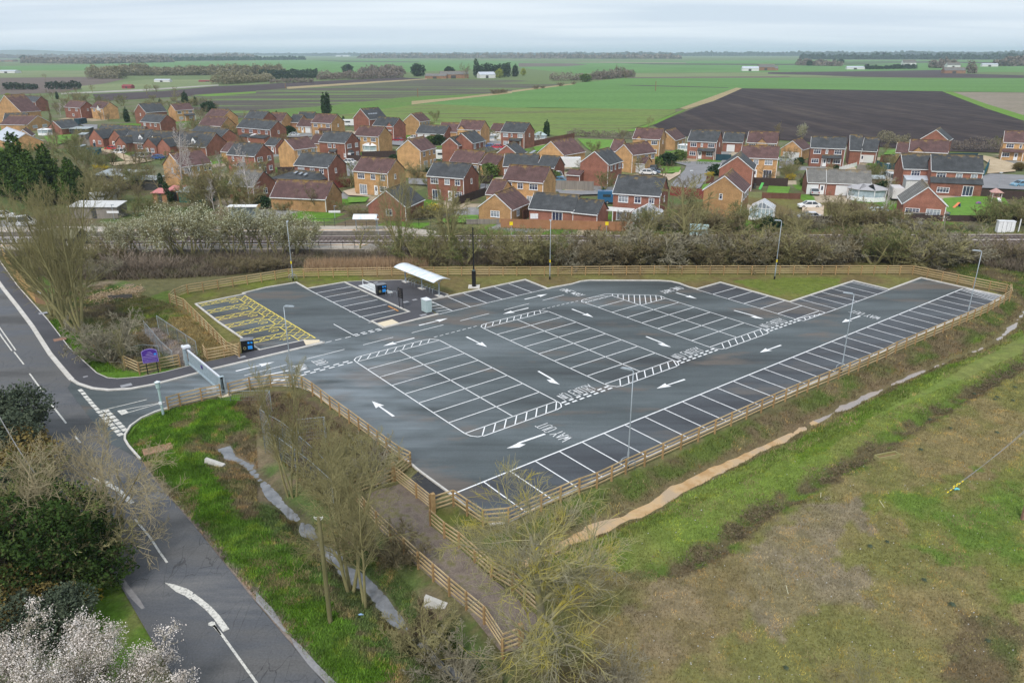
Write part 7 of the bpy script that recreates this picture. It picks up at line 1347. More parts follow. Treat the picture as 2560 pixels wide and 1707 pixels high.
plant('twincone', 'a2', 650, 765, 548, 'tall twin topped dark tree in front of the green field', .95); plant('treeB', 'a4', 85, 960, 820, 'bare tree behind the orange houses at the ploughed field', 1.0); plant('blossomB', 'a4', 310, 990, 835, 'narrow pale blossom tree at the edge of the ploughed field', .7); plant('treeA', 'a3', 1250, 900, 770, 'bare tree at the left corner of the ploughed field', 1.0); plant('pinktree', 'a1', 2000, 920, 830, 'pink blossoming tree in front of the orange house', 1.1); plant('pinktree', 'e1', 1120, 740, 620, 'mauve tree before the brick cottages', 1.0)
for k, (x, y, tp) in enumerate([(1150,880,790),(1250,870,760),(850,620,540),(1000,880,800),(1060,830,740),(1500,840,760),(1350,640,540),(1440,620,530),(1600,650,560),(700,620,560),(640,700,580),(930,870,780),(420,500,440)]): plant('treeB' if k % 2 else 'treeA', 'a1', x, y-60, tp-60, f"bare brown tree among the far left gardens, {ORD[k]} listed toward the right", 1.3, 'bare trees in the far left gardens')
# -- hedges of the estate edge
def hedge(t, pts, h, wd, leaf, lab, dens=14, size=.22, name='hedge', kind=None, cat='hedge', jag=.5, z0=0.0):
    P = [np.array(G(t, *p)) for p in pts]; rs = np.random.RandomState(len(lab)); C = []
    for a, b in zip(P[:-1], P[1:]):
        L = np.linalg.norm(b-a); n = max(4, int(L*wd*h*dens*.5)); s = rs.rand(n); q = a+(b-a)*s[:, None]; nn = np.array([-(b-a)[1], (b-a)[0]])/L; off = (rs.rand(n)-.5)*wd; q = q+nn*off[:, None]
        top = h*(1-jag*.6+jag*1.2*vnoise(q[:, 0], q[:, 1], max(h, 1)*.55, 4))*(.75+.5*vnoise(q[:, 0], q[:, 1], max(h, 1)*4, 9))*(1-.5*(2*off/wd)**2); C.append(np.concatenate([q, (top*(rs.rand(n)**.6))[:, None]], 1))
    C = np.concatenate(C); o = inst(name, cards(name, C, size, [VM[leaf]], 5)); return tag(o, lab, None if kind == 'stuff' else cat, kind=kind)
hedge('a3', [(500,960),(1120,985)], 2.8, 3, 'far_bare', 'brown clipped hedge at the field edge, centre', 30, .16); hedge('a4', [(1680,1085),(2350,1100)], 3.0, 3, 'far_bare', 'brown clipped hedge at the field edge on the right', 30, .16); hedge('a4', [(1010,1010),(1290,1040)], 3.2, 3, 'far_olive', 'olive hedge with pale blossom at the ploughed field', 30, .17); hedge('b4', [(760,625),(950,630)], 1.0, 1.2, 'bush_leaf', 'clipped hedge left of the garden gate of the red house', 60, .1); hedge('b4', [(1005,640),(1190,640)], 1.0, 1.2, 'bush_leaf', 'clipped hedge right of the garden gate of the red house', 60, .1)
hedge('b2', [(600,770),(700,795),(1000,760)], 1.3, 1.5, 'dark_leaf', 'clipped dark hedge below the black fence', 60, .1); hedge('b5', [(620,1240),(1,1245)][::-1], .9, 1.4, 'far_bare', 'low bramble hedge on top of the railway wall', 30, .14); hedge('a2', [(0,915),(100,920)], 1.5, 2, 'dark_leaf', 'dark hedge by the wide red house', 40, .15)
# more bare trees and bushes standing in the gardens
def in_house(x, y, m=1.2):
    for a, d, n, w, L in FPR:
        q = np.array((x, y))-a
        if -m < q@d < w+m and -m-1.2 < q@n < L+m: return True
    return False
KEEP = [GP('e1', [(150,150),(1500,200),(1450,760),(60,760)]), GP('b4', [(735,915),(735,860),(890,700),(760,618),(1260,620),(1260,660),(1130,780),(1050,890)]), GP('e1', [(60,520),(480,560),(1240,740),(740,750),(380,600)]), GP('b5', [(1500,1000),(2120,960),(2300,1225),(1555,1222)]), GP('b4', [(1770,870),(2000,880),(1970,960),(1745,950)]), GP('b5', [(1830,540),(2260,640),(2352,760),(2300,900),(1890,895)])]
gr_ = random.Random(17); spots = []
for (x0, x1, y0, y1, n) in ((10,620,510,285,80),(60,560,290,240,34),(620,1100,480,300,30),(1100,1700,480,330,26),(1700,2540,490,370,30)):
    c_ = 0; tries = 0
    while c_ < n and tries < 4000:
        tries += 1; sx = gr_.uniform(x0, x1); sy = y1+(y0-y1)*gr_.random()**.8; x, y = G('s', sx, sy)
        if in_house(x, y) or any(bool(inpoly(np.array([x]), np.array([y]), k)[0]) for k in KEEP) or any(abs(sx-q[0]) < 7 and abs(sy-q[1]) < 5 for q in spots): continue
        spots.append((sx, sy, x, y)); c_ += 1
for ri, (lo_, hi_, nm_) in enumerate(((0,330,'left edge'),(330,640,'left'),(640,1100,'centre left'),(1100,1700,'centre'),(1700,2600,'right'))):
    sub = sorted([q for q in spots if lo_ <= q[0] < hi_])
    for k, (sx, sy, x, y) in enumerate(sub):
        dist = y; hh = gr_.uniform(3.5, 8.0) if lo_ < 640 else gr_.uniform(1.8, 5.5); kd = gr_.choice(['treeA','treeB','treeB','shrubB','shrubD'] if hh > 3.2 else ['shrubB','roundbush','darkbush','shrubA','shrubD']); d_ = HCAM*F_PX/(sy-132); top = sy-hh*.93*F_PX/math.hypot(d_, HCAM)
        plant(kd, 's', sx, sy, top, f"garden {'tree' if kd.startswith('tree') else 'bush'} among the houses, {ORD[k] if k < 36 else str(k+1)+'th'} from the left in the {nm_} part", 1.2, 'garden trees and bushes of the estate')
# gardens, drives and bare soil round each house, painted into the land cover
gm_ = (YY > 126) & (YY < 380) & (XX > -215) & (XX < 160); gxx, gyy, gc = XX[gm_], YY[gm_], col[gm_]; gq = random.Random(5)
for a, d, n, w, L in FPR:
    for (u0, u1, v0, v1) in ((-2-gq.random()*3, w*.5, -7-gq.random()*3, -.2), (w*.5, w+3+gq.random()*2, -6-gq.random()*4, -.2), (-1, w+1, L, L+7)):
        cc = gq.choice([(.10,.20,.025),(.10,.20,.025),(.36,.29,.20),(.24,.235,.23),(.15,.115,.07),(.40,.33,.24),(.16,.17,.07)]); U_ = (gxx-a[0])*d[0]+(gyy-a[1])*d[1]; V__ = (gxx-a[0])*n[0]+(gyy-a[1])*n[1]; m_ = (U_ > u0) & (U_ < u1) & (V__ > v0) & (V__ < v1); gc[m_] = np.array(cc)*(.85+.3*fbm(gxx[m_], gyy[m_], 2, 2, 3))[:, None]
col[gm_] = gc; cc4 = np.ones((col.shape[0]*col.shape[1], 4), np.float32); cc4[:, :3] = col.reshape(-1, 3); gnd.data.color_attributes['cover'].data.foreach_set('color', cc4.ravel())
# reeds and undergrowth
def spikes(name, pts_fn, n, h, m, lab, wd=.03, lean=.15, seed=3, bunch=1, kind='stuff'):
    rs = np.random.RandomState(seed); xy = pts_fn(rs, n); z = ground_z(xy[:, 0], xy[:, 1]); hh = h*rs.uniform(.5, 1.15, n); a = rs.uniform(0, math.pi, n); dx, dy = np.cos(a)*wd, np.sin(a)*wd; lx, ly = rs.normal(0, lean, n)*hh, rs.normal(0, lean, n)*hh
    V_ = np.stack([np.stack([xy[:, 0]-dx, xy[:, 1]-dy, z-.05], 1), np.stack([xy[:, 0]+dx, xy[:, 1]+dy, z-.05], 1), np.stack([xy[:, 0]+lx, xy[:, 1]+ly, z+hh], 1)], 1).reshape(-1, 3); i = (np.arange(n)*3)[:, None]
    o = inst(name, npmesh(name, V_, np.concatenate([i, i+1, i+2], 1), [m])); return tag(o, lab, kind=kind)
def inside(polys):
    def f(rs, n):
        out = []; 
        areas = [abs(sum(p[i][0]*p[(i+1) % len(p)][1]-p[(i+1) % len(p)][0]*p[i][1] for i in range(len(p))))/2 for p in polys]; A = sum(areas)
        for p, ar in zip(polys, areas):
            k = int(n*ar/A)+1; got = []; xs = [q[0] for q in p]; ys = [q[1] for q in p]
            while sum(len(g) for g in got) < k: X = rs.uniform(min(xs), max(xs), 4*k); Y = rs.uniform(min(ys), max(ys), 4*k); m_ = inpoly(X, Y, p); got.append(np.stack([X[m_], Y[m_]], 1))
            out.append(np.concatenate(got)[:k])
        return np.concatenate(out)[:n]
    return f
M_reed = mat('dry_reed', [(.34,.22,.13),(.44,.31,.19)], scale=1.5, rough=.9)
spikes('dry_reeds', inside([GP('s', [(770,665),(985,660),(985,672),(760,680)]), GP('s', [(985,662),(1070,662),(1070,668),(985,670)])]), 5200, 1.6, M_reed, 'tan dry reeds behind the rear fence', .035, .1)
VM['scrub'] = mat('dead_scrub', [(.10,.08,.055),(.165,.13,.095),(.13,.125,.06)], scale=.5)
spikes('undergrowth', inside([GP('s', [(560,690),(760,668),(1100,664),(2400,655),(2600,690),(2600,620),(1000,630),(560,640)]), GP('s', [(60,640),(560,640),(560,690),(330,700),(120,700)])]), 60000, 1.15, VM['scrub'], 'tangled brown undergrowth below the railway shrubs', .05, .7, 4)
spikes('trackside_grass', inside([GP('s', [(880,588),(2560,584),(2560,560),(880,572)])]), 9000, .5, mat('trackside_grass', [(.14,.14,.07),(.10,.15,.04)], scale=.2), 'rough grass and brambles beyond the track', .05, .5, 6)
# grass tufts, coloured after the ground they stand on
def tufts(name, polys, n, h, wd, lab, seed, gain=(1.0,1.0,1.0), lean=.45):
    rs = np.random.RandomState(seed); xy = inside(polys)(rs, n); n = len(xy)
    ok = ~(inpoly(xy[:, 0], xy[:, 1], bp)); xy = xy[ok]; n = len(xy)
    z = ground_z(xy[:, 0], xy[:, 1]); k_ = z > -.8; xy = xy[k_]; z = z[k_]; n = len(xy); mot = (.55+.9*fbm(xy[:, 0], xy[:, 1], 1.1, 3, 50+seed))[:, None]; c = ground_color(xy[:, 0], xy[:, 1])*rs.uniform(.7, 1.4, (n, 1))*mot*np.array(gain); dry = ((fbm(xy[:, 0], xy[:, 1], 1.7, 3, 70+seed)+rs.normal(0, .07, n)) > .67); c[dry] = np.array((.24,.205,.10))*rs.uniform(.7, 1.3, (dry.sum(), 1)); lush = ((fbm(xy[:, 0], xy[:, 1], .8, 2, 90+seed)) > .66); c[lush] *= np.array((1.5,1.3,1.1))
    hh = h*rs.uniform(.4, 1.3, n); a = rs.uniform(0, math.pi, n); dx, dy = np.cos(a)*wd, np.sin(a)*wd; lx, ly = rs.normal(0, lean, n)*hh, rs.normal(0, lean, n)*hh
    V_ = np.stack([np.stack([xy[:, 0]-dx, xy[:, 1]-dy, z-.03], 1), np.stack([xy[:, 0]+dx, xy[:, 1]+dy, z-.03], 1), np.stack([xy[:, 0]+lx, xy[:, 1]+ly, z+hh], 1)], 1).reshape(-1, 3); i = (np.arange(n)*3)[:, None]
    m = bpy.data.materials.get('grass_blades') or mat('grass_blades', [(.8,.8,.8),(1.25,1.25,1.2)], scale=.8, attr='cover', rough=.8, spec=.1)
    o = inst(name, npmesh(name, V_, np.concatenate([i, i+1, i+2], 1), [m], cols=np.repeat(c, 3, 0))); tag(o, lab, kind='stuff')
VP = GP('d1', [(1170,700),(1300,550),(1560,460),(1660,430),(2030,340),(2352,420),(2352,1480),(2352,1600),(1830,1544),(1500,1180),(1300,915)])
VP2 = GP('d4', [(-540,150),(10,800),(310,1130),(680,1600),(2300,1600),(1900,1200),(1000,160),(0,-150),(-300,0)])
tufts('verge_grass', [VP, VP2], 150000, .17, .028, 'bright ragged grass of the verge beside the road', 11, (1.2,1.22,1.2))
tufts('bank_grass', [[UV(-2,5.9), UV(78,5.9), UV(84,-6), UV(105,-8), UV(105,11), UV(40,12), UV(-4,11)]], 60000, .2, .04, 'rough grass on the bank below the front fence', 12)
tufts('field_grass', [GP('s', [(1300,1330),(1700,1250),(2560,880),(2560,1707),(1300,1707)])], 110000, .11, .035, 'short rough grass of the brown field', 13, (1.1,1.1,1.05))
tufts('scrub_grass', [GP('d3', [(0,160),(480,110),(1540,830),(1400,920),(1000,1060),(1100,1230),(900,1300),(0,300)]), GP('c1', [(450,745),(640,1000),(900,1220),(1750,1150),(2190,1040),(1600,600),(1000,400),(500,500)])], 60000, .22, .035, 'mixed scrub and grass around the saplings and the tall trees', 14)
# rough clumps along the old ditch
rs_ = np.random.RandomState(8); Cc = []
for a, b in zip(OLDD[:-1], OLDD[1:]):
    a, b = np.array(a), np.array(b); L = np.linalg.norm(b-a); n = int(L*170); q = a+(b-a)*rs_.rand(n)[:, None]+rs_.normal(0, .42, (n, 2)); dn = fbm(q[:, 0], q[:, 1], 2.5, 2, 44); q = q[dn > .44]; Cc.append(np.concatenate([q, (ground_z(q[:, 0], q[:, 1])+rs_.rand(len(q))*.28)[:, None]], 1))
o = inst('ditch_brambles', cards('ditch_brambles', np.concatenate(Cc), .06, [mat('bramble', [(.10,.08,.05),(.17,.13,.08),(.10,.14,.035)], scale=1.1)], 9)); tag(o, 'dark brambles and dead stems along the old ditch in the field', kind='stuff')
rs_ = np.random.RandomState(9); th = [('d7',1430,940,.4),('d7',1915,410,.4),('d7',2110,470,.35),('d7',2090,490,.3),('d7',2250,500,.35),('d7',2270,385,.35),('d7',1695,748,.3),('d7',2110,780,.4),('d7',1520,640,.35),('d8',920,420,.35),('d8',1065,380,.3),('d8',1375,700,.35),('d8',1610,905,.4),('d8',1910,1205,.3),('d8',215,1435,.3)]
for k, (t, x_, y_, rr2) in enumerate(th):
    x, y = G(t, x_, y_); n = 26; mb = MB()
    for j in range(n):
        a = 6.28*j/n+rs_.rand()*.3; L = rr2*rs_.uniform(.4, .75); mb.add([(.0,0,.05),(L*.5*math.cos(a-.25),L*.5*math.sin(a-.25),.11),(L*math.cos(a),L*math.sin(a),.04),(L*.5*math.cos(a+.25),L*.5*math.sin(a+.25),.13)], [(0,1,2,3)])
    o = mb.build('thistle_rosette', VM['grey_leaf']); o.location = (x, y, gz1(x, y)); tag(o, f'blue green thistle rosette in the field, {ORD[k]} counting down from the front fence', 'thistle', 'thistle rosettes in the field')
mb = MB()
for k in range(260):
    x, y = G('s', rs_.uniform(1500, 2540), rs_.uniform(1150, 1700)); s = rs_.uniform(.02, .055); z = gz1(x, y); mb.add([(x-s,y,z),(x,y-s,z+.03),(x+s,y,z),(x,y+s,z+.03),(x,y,z+s+.02)], [(0,1,4),(1,2,4),(2,3,4),(3,0,4)])
o = mb.build('flint_stones', M_conc); tag(o, 'small pale flint stones scattered over the brown field', kind='stuff')
# ------------------------------------------------------------------ vehicles
M_tyre = mat('tyre', [(.015,.015,.016)], rough=.8); M_cglass = mat('car_glass', [(.02,.025,.03),(.05,.06,.07)], rough=.08, spec=.8); M_rimm = mat('wheel_rim', [(.45,.46,.48)], metal=.6, rough=.35)
M_hl = mat('headlight', [(.7,.72,.74)], rough=.15); M_tl = mat('tail_light', [(.35,.02,.02)], rough=.3); PAINT = {}
def paint(c):
    if c not in PAINT: PAINT[c] = mat('car_paint', [tuple(v*.95 for v in c), tuple(min(1, v*1.05) for v in c)], rough=.28, spec=.6)
    return PAINT[c]
wheelm = MB().tube([(0,-.11,0),(0,.11,0)], .32, 12).mesh('tyre', M_tyre); rimm = MB().tube([(0,-.125,0),(0,.125,0)], .19, 8).mesh('rim', M_rimm)
def car(t, x, y, c, deg, lab, kind='car'):
    X, Y = G(t, x, y); r = empty({'car':'parked_car','van':'parked_van','suv':'parked_car','estate':'parked_car'}[kind], (X, Y, .03), math.radians(deg), lab, 'van' if kind == 'van' else 'car', 'cars and vans parked on the estate')
    H_, roof = {'car': (1.42, (-1.55,-1.0,.55,1.25)), 'suv': (1.68, (-1.95,-1.6,.5,1.15)), 'estate': (1.46, (-2.0,-1.6,.6,1.25)), 'van': (1.95, (-2.1,-2.0,.9,1.5))}[kind]; L = 2.12; w = .86; b = .88 if kind != 'van' else 1.0
    body = MB(); low = [(-L,.35),(-L,.8),(-L+.1,b),(1.2,b),(1.95,b-.14),(L,.65),(L,.32)]; n = len(low)
    for s, (ya, yb) in enumerate(((-w, w),)): body.add([(a,ya,z) for a, z in low]+[(a,yb,z) for a, z in low], [tuple(range(n)), tuple(reversed(range(n, 2*n)))]+[(i, n+i, n+(i+1) % n, (i+1) % n) for i in range(n)])
    a0, a1, a2, a3 = roof; wi = w-.16; body.add([(a1,-wi,H_-.05),(a2,-wi,H_-.05),(a2,wi,H_-.05),(a1,wi,H_-.05),(a1+.05,-wi+.08,H_),(a2-.1,-wi+.08,H_),(a2-.1,wi-.08,H_),(a1+.05,wi-.08,H_)], [(4,5,6,7),(0,1,5,4),(1,2,6,5),(2,3,7,6),(3,0,4,7)])
    for q in ((a0,a1),(a3,a2),((a1+a2)/2-.03,(a1+a2)/2-.03)):
        for s in (-1, 1): body.beam((q[0],s*(w-.03),b-.02), (q[1],s*(wi+.0),H_-.04), .09, .06, (0,1,0))
    body.build('body', paint(c), r)
    MB().add([(a0,-w+.04,b-.02),(a3,-w+.04,b-.02),(a3,w-.04,b-.02),(a0,w-.04,b-.02),(a1,-wi+.01,H_-.04),(a2,-wi+.01,H_-.04),(a2,wi-.01,H_-.04),(a1,wi-.01,H_-.04)], [(0,1,5,4),(1,2,6,5),(2,3,7,6),(3,0,4,7)]).build('window', M_cglass, r)
    for wx_ in (-1.28, 1.3):
        for wy in (-w+.06, w-.06): o = inst('wheel', wheelm, r, (wx_, wy, .32)); inst('rim', rimm, o)
    for s in (-1, 1): MB().box(L-.12,L+.02,s*.62-.17,s*.62+.17,.58,.74).build('headlight', M_hl, r); MB().box(-L-.02,-L+.1,s*.68-.12,s*.68+.12,.62,.85).build('tail_light', M_tl, r)
    return r
WH, SI, BL, RD, BK_, GY = (.72,.72,.72), (.35,.40,.43), (.03,.09,.28), (.35,.02,.035), (.02,.02,.025), (.12,.13,.14)
for a in (('e1',650,622,WH,175,'white car in front of the row of cottages','suv'),('e1',965,682,(.22,.32,.38),170,'blue grey car parked beside the cottage drive','car'),('e1',1065,690,(.6,.6,.62),172,'white car behind a mauve tree at the cottages','suv'),('e1',1275,712,BL,165,'blue car at the right end of the cottage drive','car'),('e1',525,560,(.5,.04,.04),175,'red car hidden behind the white one at the cottages','car'),
 ('b2',1560,632,WH,165,'white car between the red houses, centre left','car'),('b2',995,340,(.5,.52,.54),-20,'silver car before the far orange garage','car'),('b2',2078,396,(.30,.02,.03),160,'dark red car beside the red house','car'),('b2',2245,372,WH,165,'white car before the low red garages','car'),('b2',755,905,(.5,.6,.72),-60,'pale blue van at the gable of the red bungalow','van'),
 ('b3',942,465,BL,160,'blue car next to the bright red one','car'),('b3',1022,472,(.50,.03,.06),155,'bright red car next to the blue one','car'),('b3',1645,790,WH,-60,'white van behind the grey wooden fence','van'),('b3',1690,828,(.08,.22,.36),-20,'blue car hidden behind the grey wooden fence','car'),
 ('b4',565,712,BK_,-15,'black off road car beside the stepped orange house','suv'),('b4',545,735,(.10,.14,.2),-15,'dark blue car in front of the black off road one','car'),('b4',500,745,WH,-15,'white car mostly hidden behind the grey roof','car'),('b4',1940,605,(.34,.38,.33),-10,'silver green car before the orange double garage','car'),('b4',2195,1095,WH,175,'white car with black wheels in the railway side yard','car'),('b4',2200,1215,(.60,.60,.62),175,'black windowed white car lowest in the railway side yard','car'),
 ('b5',140,950,(.45,.46,.47),80,'silver car before the left garage of the pair','car'),('b5',1010,605,(.24,.29,.32),20,'grey blue car behind the teal gates','suv'),('b5',955,615,BK_,20,'black car partly behind the grey blue one','car'),('b5',960,815,WH,-100,'white van by the teal gates','van'),('b5',895,775,(.10,.14,.15),170,'dark green estate car beside the white van','estate'),('b5',2310,870,(.16,.33,.45),-170,'blue car at the right edge of the grey road','car')): car(*a)
# larger vehicles
def boxy(t, x, y, deg, dims, c, lab, name, cat, cab=None):
    X, Y = G(t, x, y); r = empty(name, (X, Y, .03), math.radians(deg), lab, cat); L, W_, z0, z1 = dims
    mb = MB(); mb.prism([(-L/2,-W_/2),(L/2,-W_/2),(L/2,W_/2),(-L/2,W_/2)], z0, z1); mb.prism([(-L/2+.1,-W_/2+.1),(L/2-.1,-W_/2+.1),(L/2-.1,W_/2-.1),(-L/2+.1,W_/2-.1)], z1, z1+.07); mb.build('body', paint(c), r)
    if cab: MB().add([(L/2,-1,.5),(L/2+1.7,-1,.5),(L/2+1.7,-1,1.3),(L/2+1.1,-1,2.3),(L/2,-1,2.4),(L/2,1,.5),(L/2+1.7,1,.5),(L/2+1.7,1,1.3),(L/2+1.1,1,2.3),(L/2,1,2.4)], [(0,1,2,3,4),(9,8,7,6,5),(0,5,6,1),(1,6,7,2),(2,7,8,3),(3,8,9,4)]).build('cab', paint(WH), r); MB().add([(L/2+1.67,-.9,1.32),(L/2+1.67,.9,1.32),(L/2+1.12,.9,2.22),(L/2+1.12,-.9,2.22)], [(0,1,2,3)]).build('windscreen', M_cglass, r).location = (.03,0,.02)
    MB().box(-L/4,L/8,-W_/2-.02,-W_/2,z0+(z1-z0)*.5,z0+(z1-z0)*.75).build('window', M_cglass, r) if not cab else None
    for wx_ in ((-L/3, L/2+.9) if cab else (-.1,)):
        for wy in (-W_/2+.1, W_/2-.1): o = inst('wheel', wheelm, r, (wx_, wy, .32)); inst('rim', rimm, o)
boxy('b3', 1770, 700, -8, (6.2,2.3,1.0,3.3), WH, 'white box lorry beside the tall red gabled house', 'box_lorry', 'lorry', True)
boxy('b3', 447, 592, -8, (4.6,2.1,.45,2.7), WH, 'white campervan between the orange house and brown roofs', 'caravan', 'caravan'); boxy('b5', 995, 1000, 75, (4.6,2.1,.45,2.6), (.66,.62,.62), 'off white caravan beside the red garage gable', 'caravan', 'caravan'); boxy('a2', 858, 868, 0, (5.5,2.2,.45,2.7), WH, 'white caravan at the field edge beside the skylit house', 'caravan', 'caravan')
boxy('b3', 2180, 1045, -5, (4.2,2.0,.4,2.5), (.03,.12,.24), 'dark blue delivery van beside the green conifer', 'delivery_van', 'van'); boxy('e1', 400, 1420, 25, (5,2.1,.5,2.1), WH, 'white covered boat hull shape among the sheds', 'covered_boat', 'boat'); boxy('e1', 570, 1285, 20, (2.2,1.8,.5,2.0), (.6,.62,.62), 'small white trailer cabin by the open fronted shed', 'trailer', 'trailer')
boxy('e2', 1450, 590, 80, (5,2.3,.5,2.7), (.02,.05,.07), 'dark blue green lorry body behind the cottages', 'parked_lorry', 'lorry')
# ------------------------------------------------------------------ sheds
M_tin = mat('tin_roof', [(.26,.30,.31),(.36,.40,.41),(.20,.20,.17)], scale=.7, rough=.55); M_shedw = FW['grey']; M_dsh = mat('dark_shed_wall', [(.05,.05,.05),(.075,.075,.07)])
def shed(t, x, y, deg, w, l, h0, h1, wallm, roofm, lab):
    X, Y = G(t, x, y); r = empty('garden_shed', (X, Y, 0), math.radians(deg), lab, 'shed')
    MB().add([(-w/2,-l/2,-.1),(w/2,-l/2,-.1),(w/2,l/2,-.1),(-w/2,l/2,-.1),(-w/2,-l/2,h0),(w/2,-l/2,h0),(w/2,l/2,h1),(-w/2,l/2,h1)], [(0,1,5,4),(1,2,6,5),(2,3,7,6),(3,0,4,7)]).build('wall', wallm, r)
    MB().add([(-w/2-.25,-l/2-.3,h0),(w/2+.25,-l/2-.3,h0),(w/2+.25,l/2+.2,h1+.05),(-w/2-.25,l/2+.2,h1+.05),(-w/2-.25,-l/2-.3,h0+.1),(w/2+.25,-l/2-.3,h0+.1),(w/2+.25,l/2+.2,h1+.15),(-w/2-.25,l/2+.2,h1+.15)], [(0,3,2,1),(4,5,6,7),(0,1,5,4),(1,2,6,5),(2,3,7,6),(3,0,4,7)]).build('roof', roofm, r); MB().box(-.45,.45,-l/2-.04,-l/2,0,1.9).build('door', M_dsh, r)
for a in (('e1',700,1130,-12,10,6,2.6,3.1,M_dsh,M_tin,'largest tin roofed shed left of the ivy trunk'),('e1',1060,1190,-6,8,3.6,2.3,2.6,M_dsh,M_tin,'long low tin shed joined to the right of the largest one'),('e1',330,1640,-2,9,3.6,2.1,2.5,FW['grey'],mat('white_tin', [(.50,.50,.49),(.58,.58,.57)], scale=1),'low white roofed shed beside the railway'),('e1',1380,1400,-5,3,3,2.0,2.4,FW['orange'],mat('pink_tin', [(.50,.17,.16),(.56,.24,.23)]),'pink roofed shed left of the ivy trunk'),('e1',1620,1370,-5,3,3,2.2,2.6,FW['orange'],bpy.data.materials['pink_tin'],'pink roofed shed right of the ivy trunk'),
 ('e1',1920,1400,-10,6,3.5,2.2,2.7,mat('green_shed', [(.02,.10,.075),(.03,.13,.10)]),M_tin,'dark green shed behind the blossom row'),('e2',1430,1090,-8,3,3,2.0,2.3,FW['grey'],M_tin,'small dark shed left of the teal sheet'),('e2',1670,1120,-5,4,2.4,1.4,1.8,FW['teal'],FW['teal'],'teal sheeted lean to beside the yellow bush'),('e2',1480,760,-8,7,4,2.2,2.6,M_dsh,M_tin,'dark shed with a pale roof right of the red bungalow'),('e2',1510,850,-8,2.4,2,1.8,2.2,FW['grey'],M_tin,'small shed on top of the grey fence line'),('e2',250,580,-8,3.5,2.5,2.0,2.3,FW['teal'],M_tin,'small shed beside the brown roofed bungalow'),('b5',800,870,-12,2.6,2.2,1.9,2.3,FW['grey'],M_tin,'small grey shed by the dark brown gate'),('b5',1340,1210,-5,6,1.5,1.2,1.4,FW['grey'],FW['grey'],'low grey store in front of the red garage gable'),('b5',790,1190,-5,3,2,1.4,1.6,FW['grey'],M_tin,'low tin store among the trees on the right')): shed(*a)
x, y = G('e5', 840, 400); r = empty('wooden_hut', (x, y, 0), -.2, 'dark wooden hut with a mossy roof by the crossing', 'hut'); wallmesh(-2.4,2.4,-1.7,1.7,2.3,1.0,'x').build('wall', M_dsh, r); roofmesh(-2.4,2.4,-1.7,1.7,2.3,1.0,'x').build('roof', mat('mossy_felt', [(.15,.14,.08),(.20,.19,.12)]), r); MB().box(1.0,1.7,-1.78,-1.72,.6,1.8).build('notice', M_wht, r)
# ------------------------------------------------------------------ railway furniture
def cab(t, x, y, h, lab, w=1.3, c=M_wht): X, Y = G(t, x, y); r = empty('signal_cabinet', (X, Y, 0), -.1, lab, 'cabinet'); MB().box(-w/2,w/2,-.45,.45,0,h).build('body', c, r); MB().box(-w/2-.06,w/2+.06,-.5,.5,h,h+.1).build('lid', c, r); MB().box(-.02,.02,-.46,-.45,.1,h-.1).build('door_gap', M_dsh, r)
cab('b5', 2098, 1345, 1.9, 'left one of two white signal cabinets by the track'); cab('b5', 2188, 1342, 1.8, 'right one of two white signal cabinets by the track'); cab('b4', 1000, 1382, 1.8, 'left grey cabinet behind the bare tree', 1.9, M_pgr); cab('b4', 1080, 1382, 1.7, 'right grey cabinet behind the bare tree', 1.5, M_pgr)
def pst(t, x, y, top, m, lab, head=None, name='signal_post', cat='post', rad=.05):
    X, Y = G(t, x, y); h = ZT(t, x, top, X, Y); r = empty(name, (X, Y, 0), 0, lab, cat); MB().tube([(0,0,-.1),(0,0,h)], rad, 6).build('post', m, r)
    if head == 'y': MB().box(-.28,.28,-.08,-.03,h-.55,h+.05).build('yellow_plate', M_ytag, r)
    if head == 'w': MB().box(-1.1,1.1,-.06,-.02,h*.45,h*.45+.4).build('name_board', M_wht, r); MB().box(-.1,.4,-.1,.1,h-.1,h).build('lamp', M_galv, r)
    if head == 'l': MB().box(-.45,.2,-.12,.12,h-.08,h+.06).build('lamp_head', M_lens, r)
pst('b3',1168,1390,1240,M_galv,'grey post with a yellow plate before the orange bungalow','y'); pst('b3',2168,1350,1240,M_galv,'grey post with a yellow plate before the long red bungalow','y'); pst('b1',1200,1050,890,M_galv,'platform lamp with a white name board, left','w','platform_lamp','platform lamp'); pst('b2',1418,1200,1070,M_galv,'platform lamp with a white name board, centre left','w','platform_lamp','platform lamp'); pst('b5',2290,1350,1210,M_wht,'leaning white post right of the cabinets',None,rad=.09)
pst('b2',1880,1480,1210,M_galv,'platform lamp below the curved canopy','l','platform_lamp','platform lamp'); pst('b4',950,910,700,M_galv,'street lamp at the end of the estate road','l','street_lamp','street lamp'); pst('b5',2080,890,720,M_galv,'street lamp by the grey road on the right','l','street_lamp','street lamp'); pst('b5',900,810,625,M_galv,'street lamp before the teal gates','l','street_lamp','street lamp'); pst('b2',1830,560,495,M_galv,'street lamp in front of the white pavilion','l','street_lamp','street lamp'); pst('b1',1310,440,320,M_dkwood,'dark pole in the cottage drive',None,'utility_pole','pole',.1)
x, y = G('b2', 480, 1260); r = empty('platform_shelter', (x, y, .9), 0, 'white roofed platform shelter behind the blossom', 'shelter'); MB().box(-2.7,2.7,-.9,.9,2.3,2.45).build('roof', M_upvc, r); MB().box(-2.6,2.6,.7,.8,0,2.3).build('back_wall', M_glass2, r); MB().box(2.7,2.8,-.9,.9,2.1,2.6).build('end_panel', M_ply, r)
for q in (-2.4,0,2.4): MB().box(q-.05,q+.05,-.7,-.6,0,2.3).build('post', M_galv, r)
x, y = G('b2', 1750, 1330, .9); r = empty('platform_canopy', (x, y, .9), 0, 'curved grey canopy at the right end of the far platform', 'canopy'); mb = MB(); pr_ = [(-1.2,2.2),(-.6,2.65),(0,2.8),(.6,2.65),(1.2,2.2)]
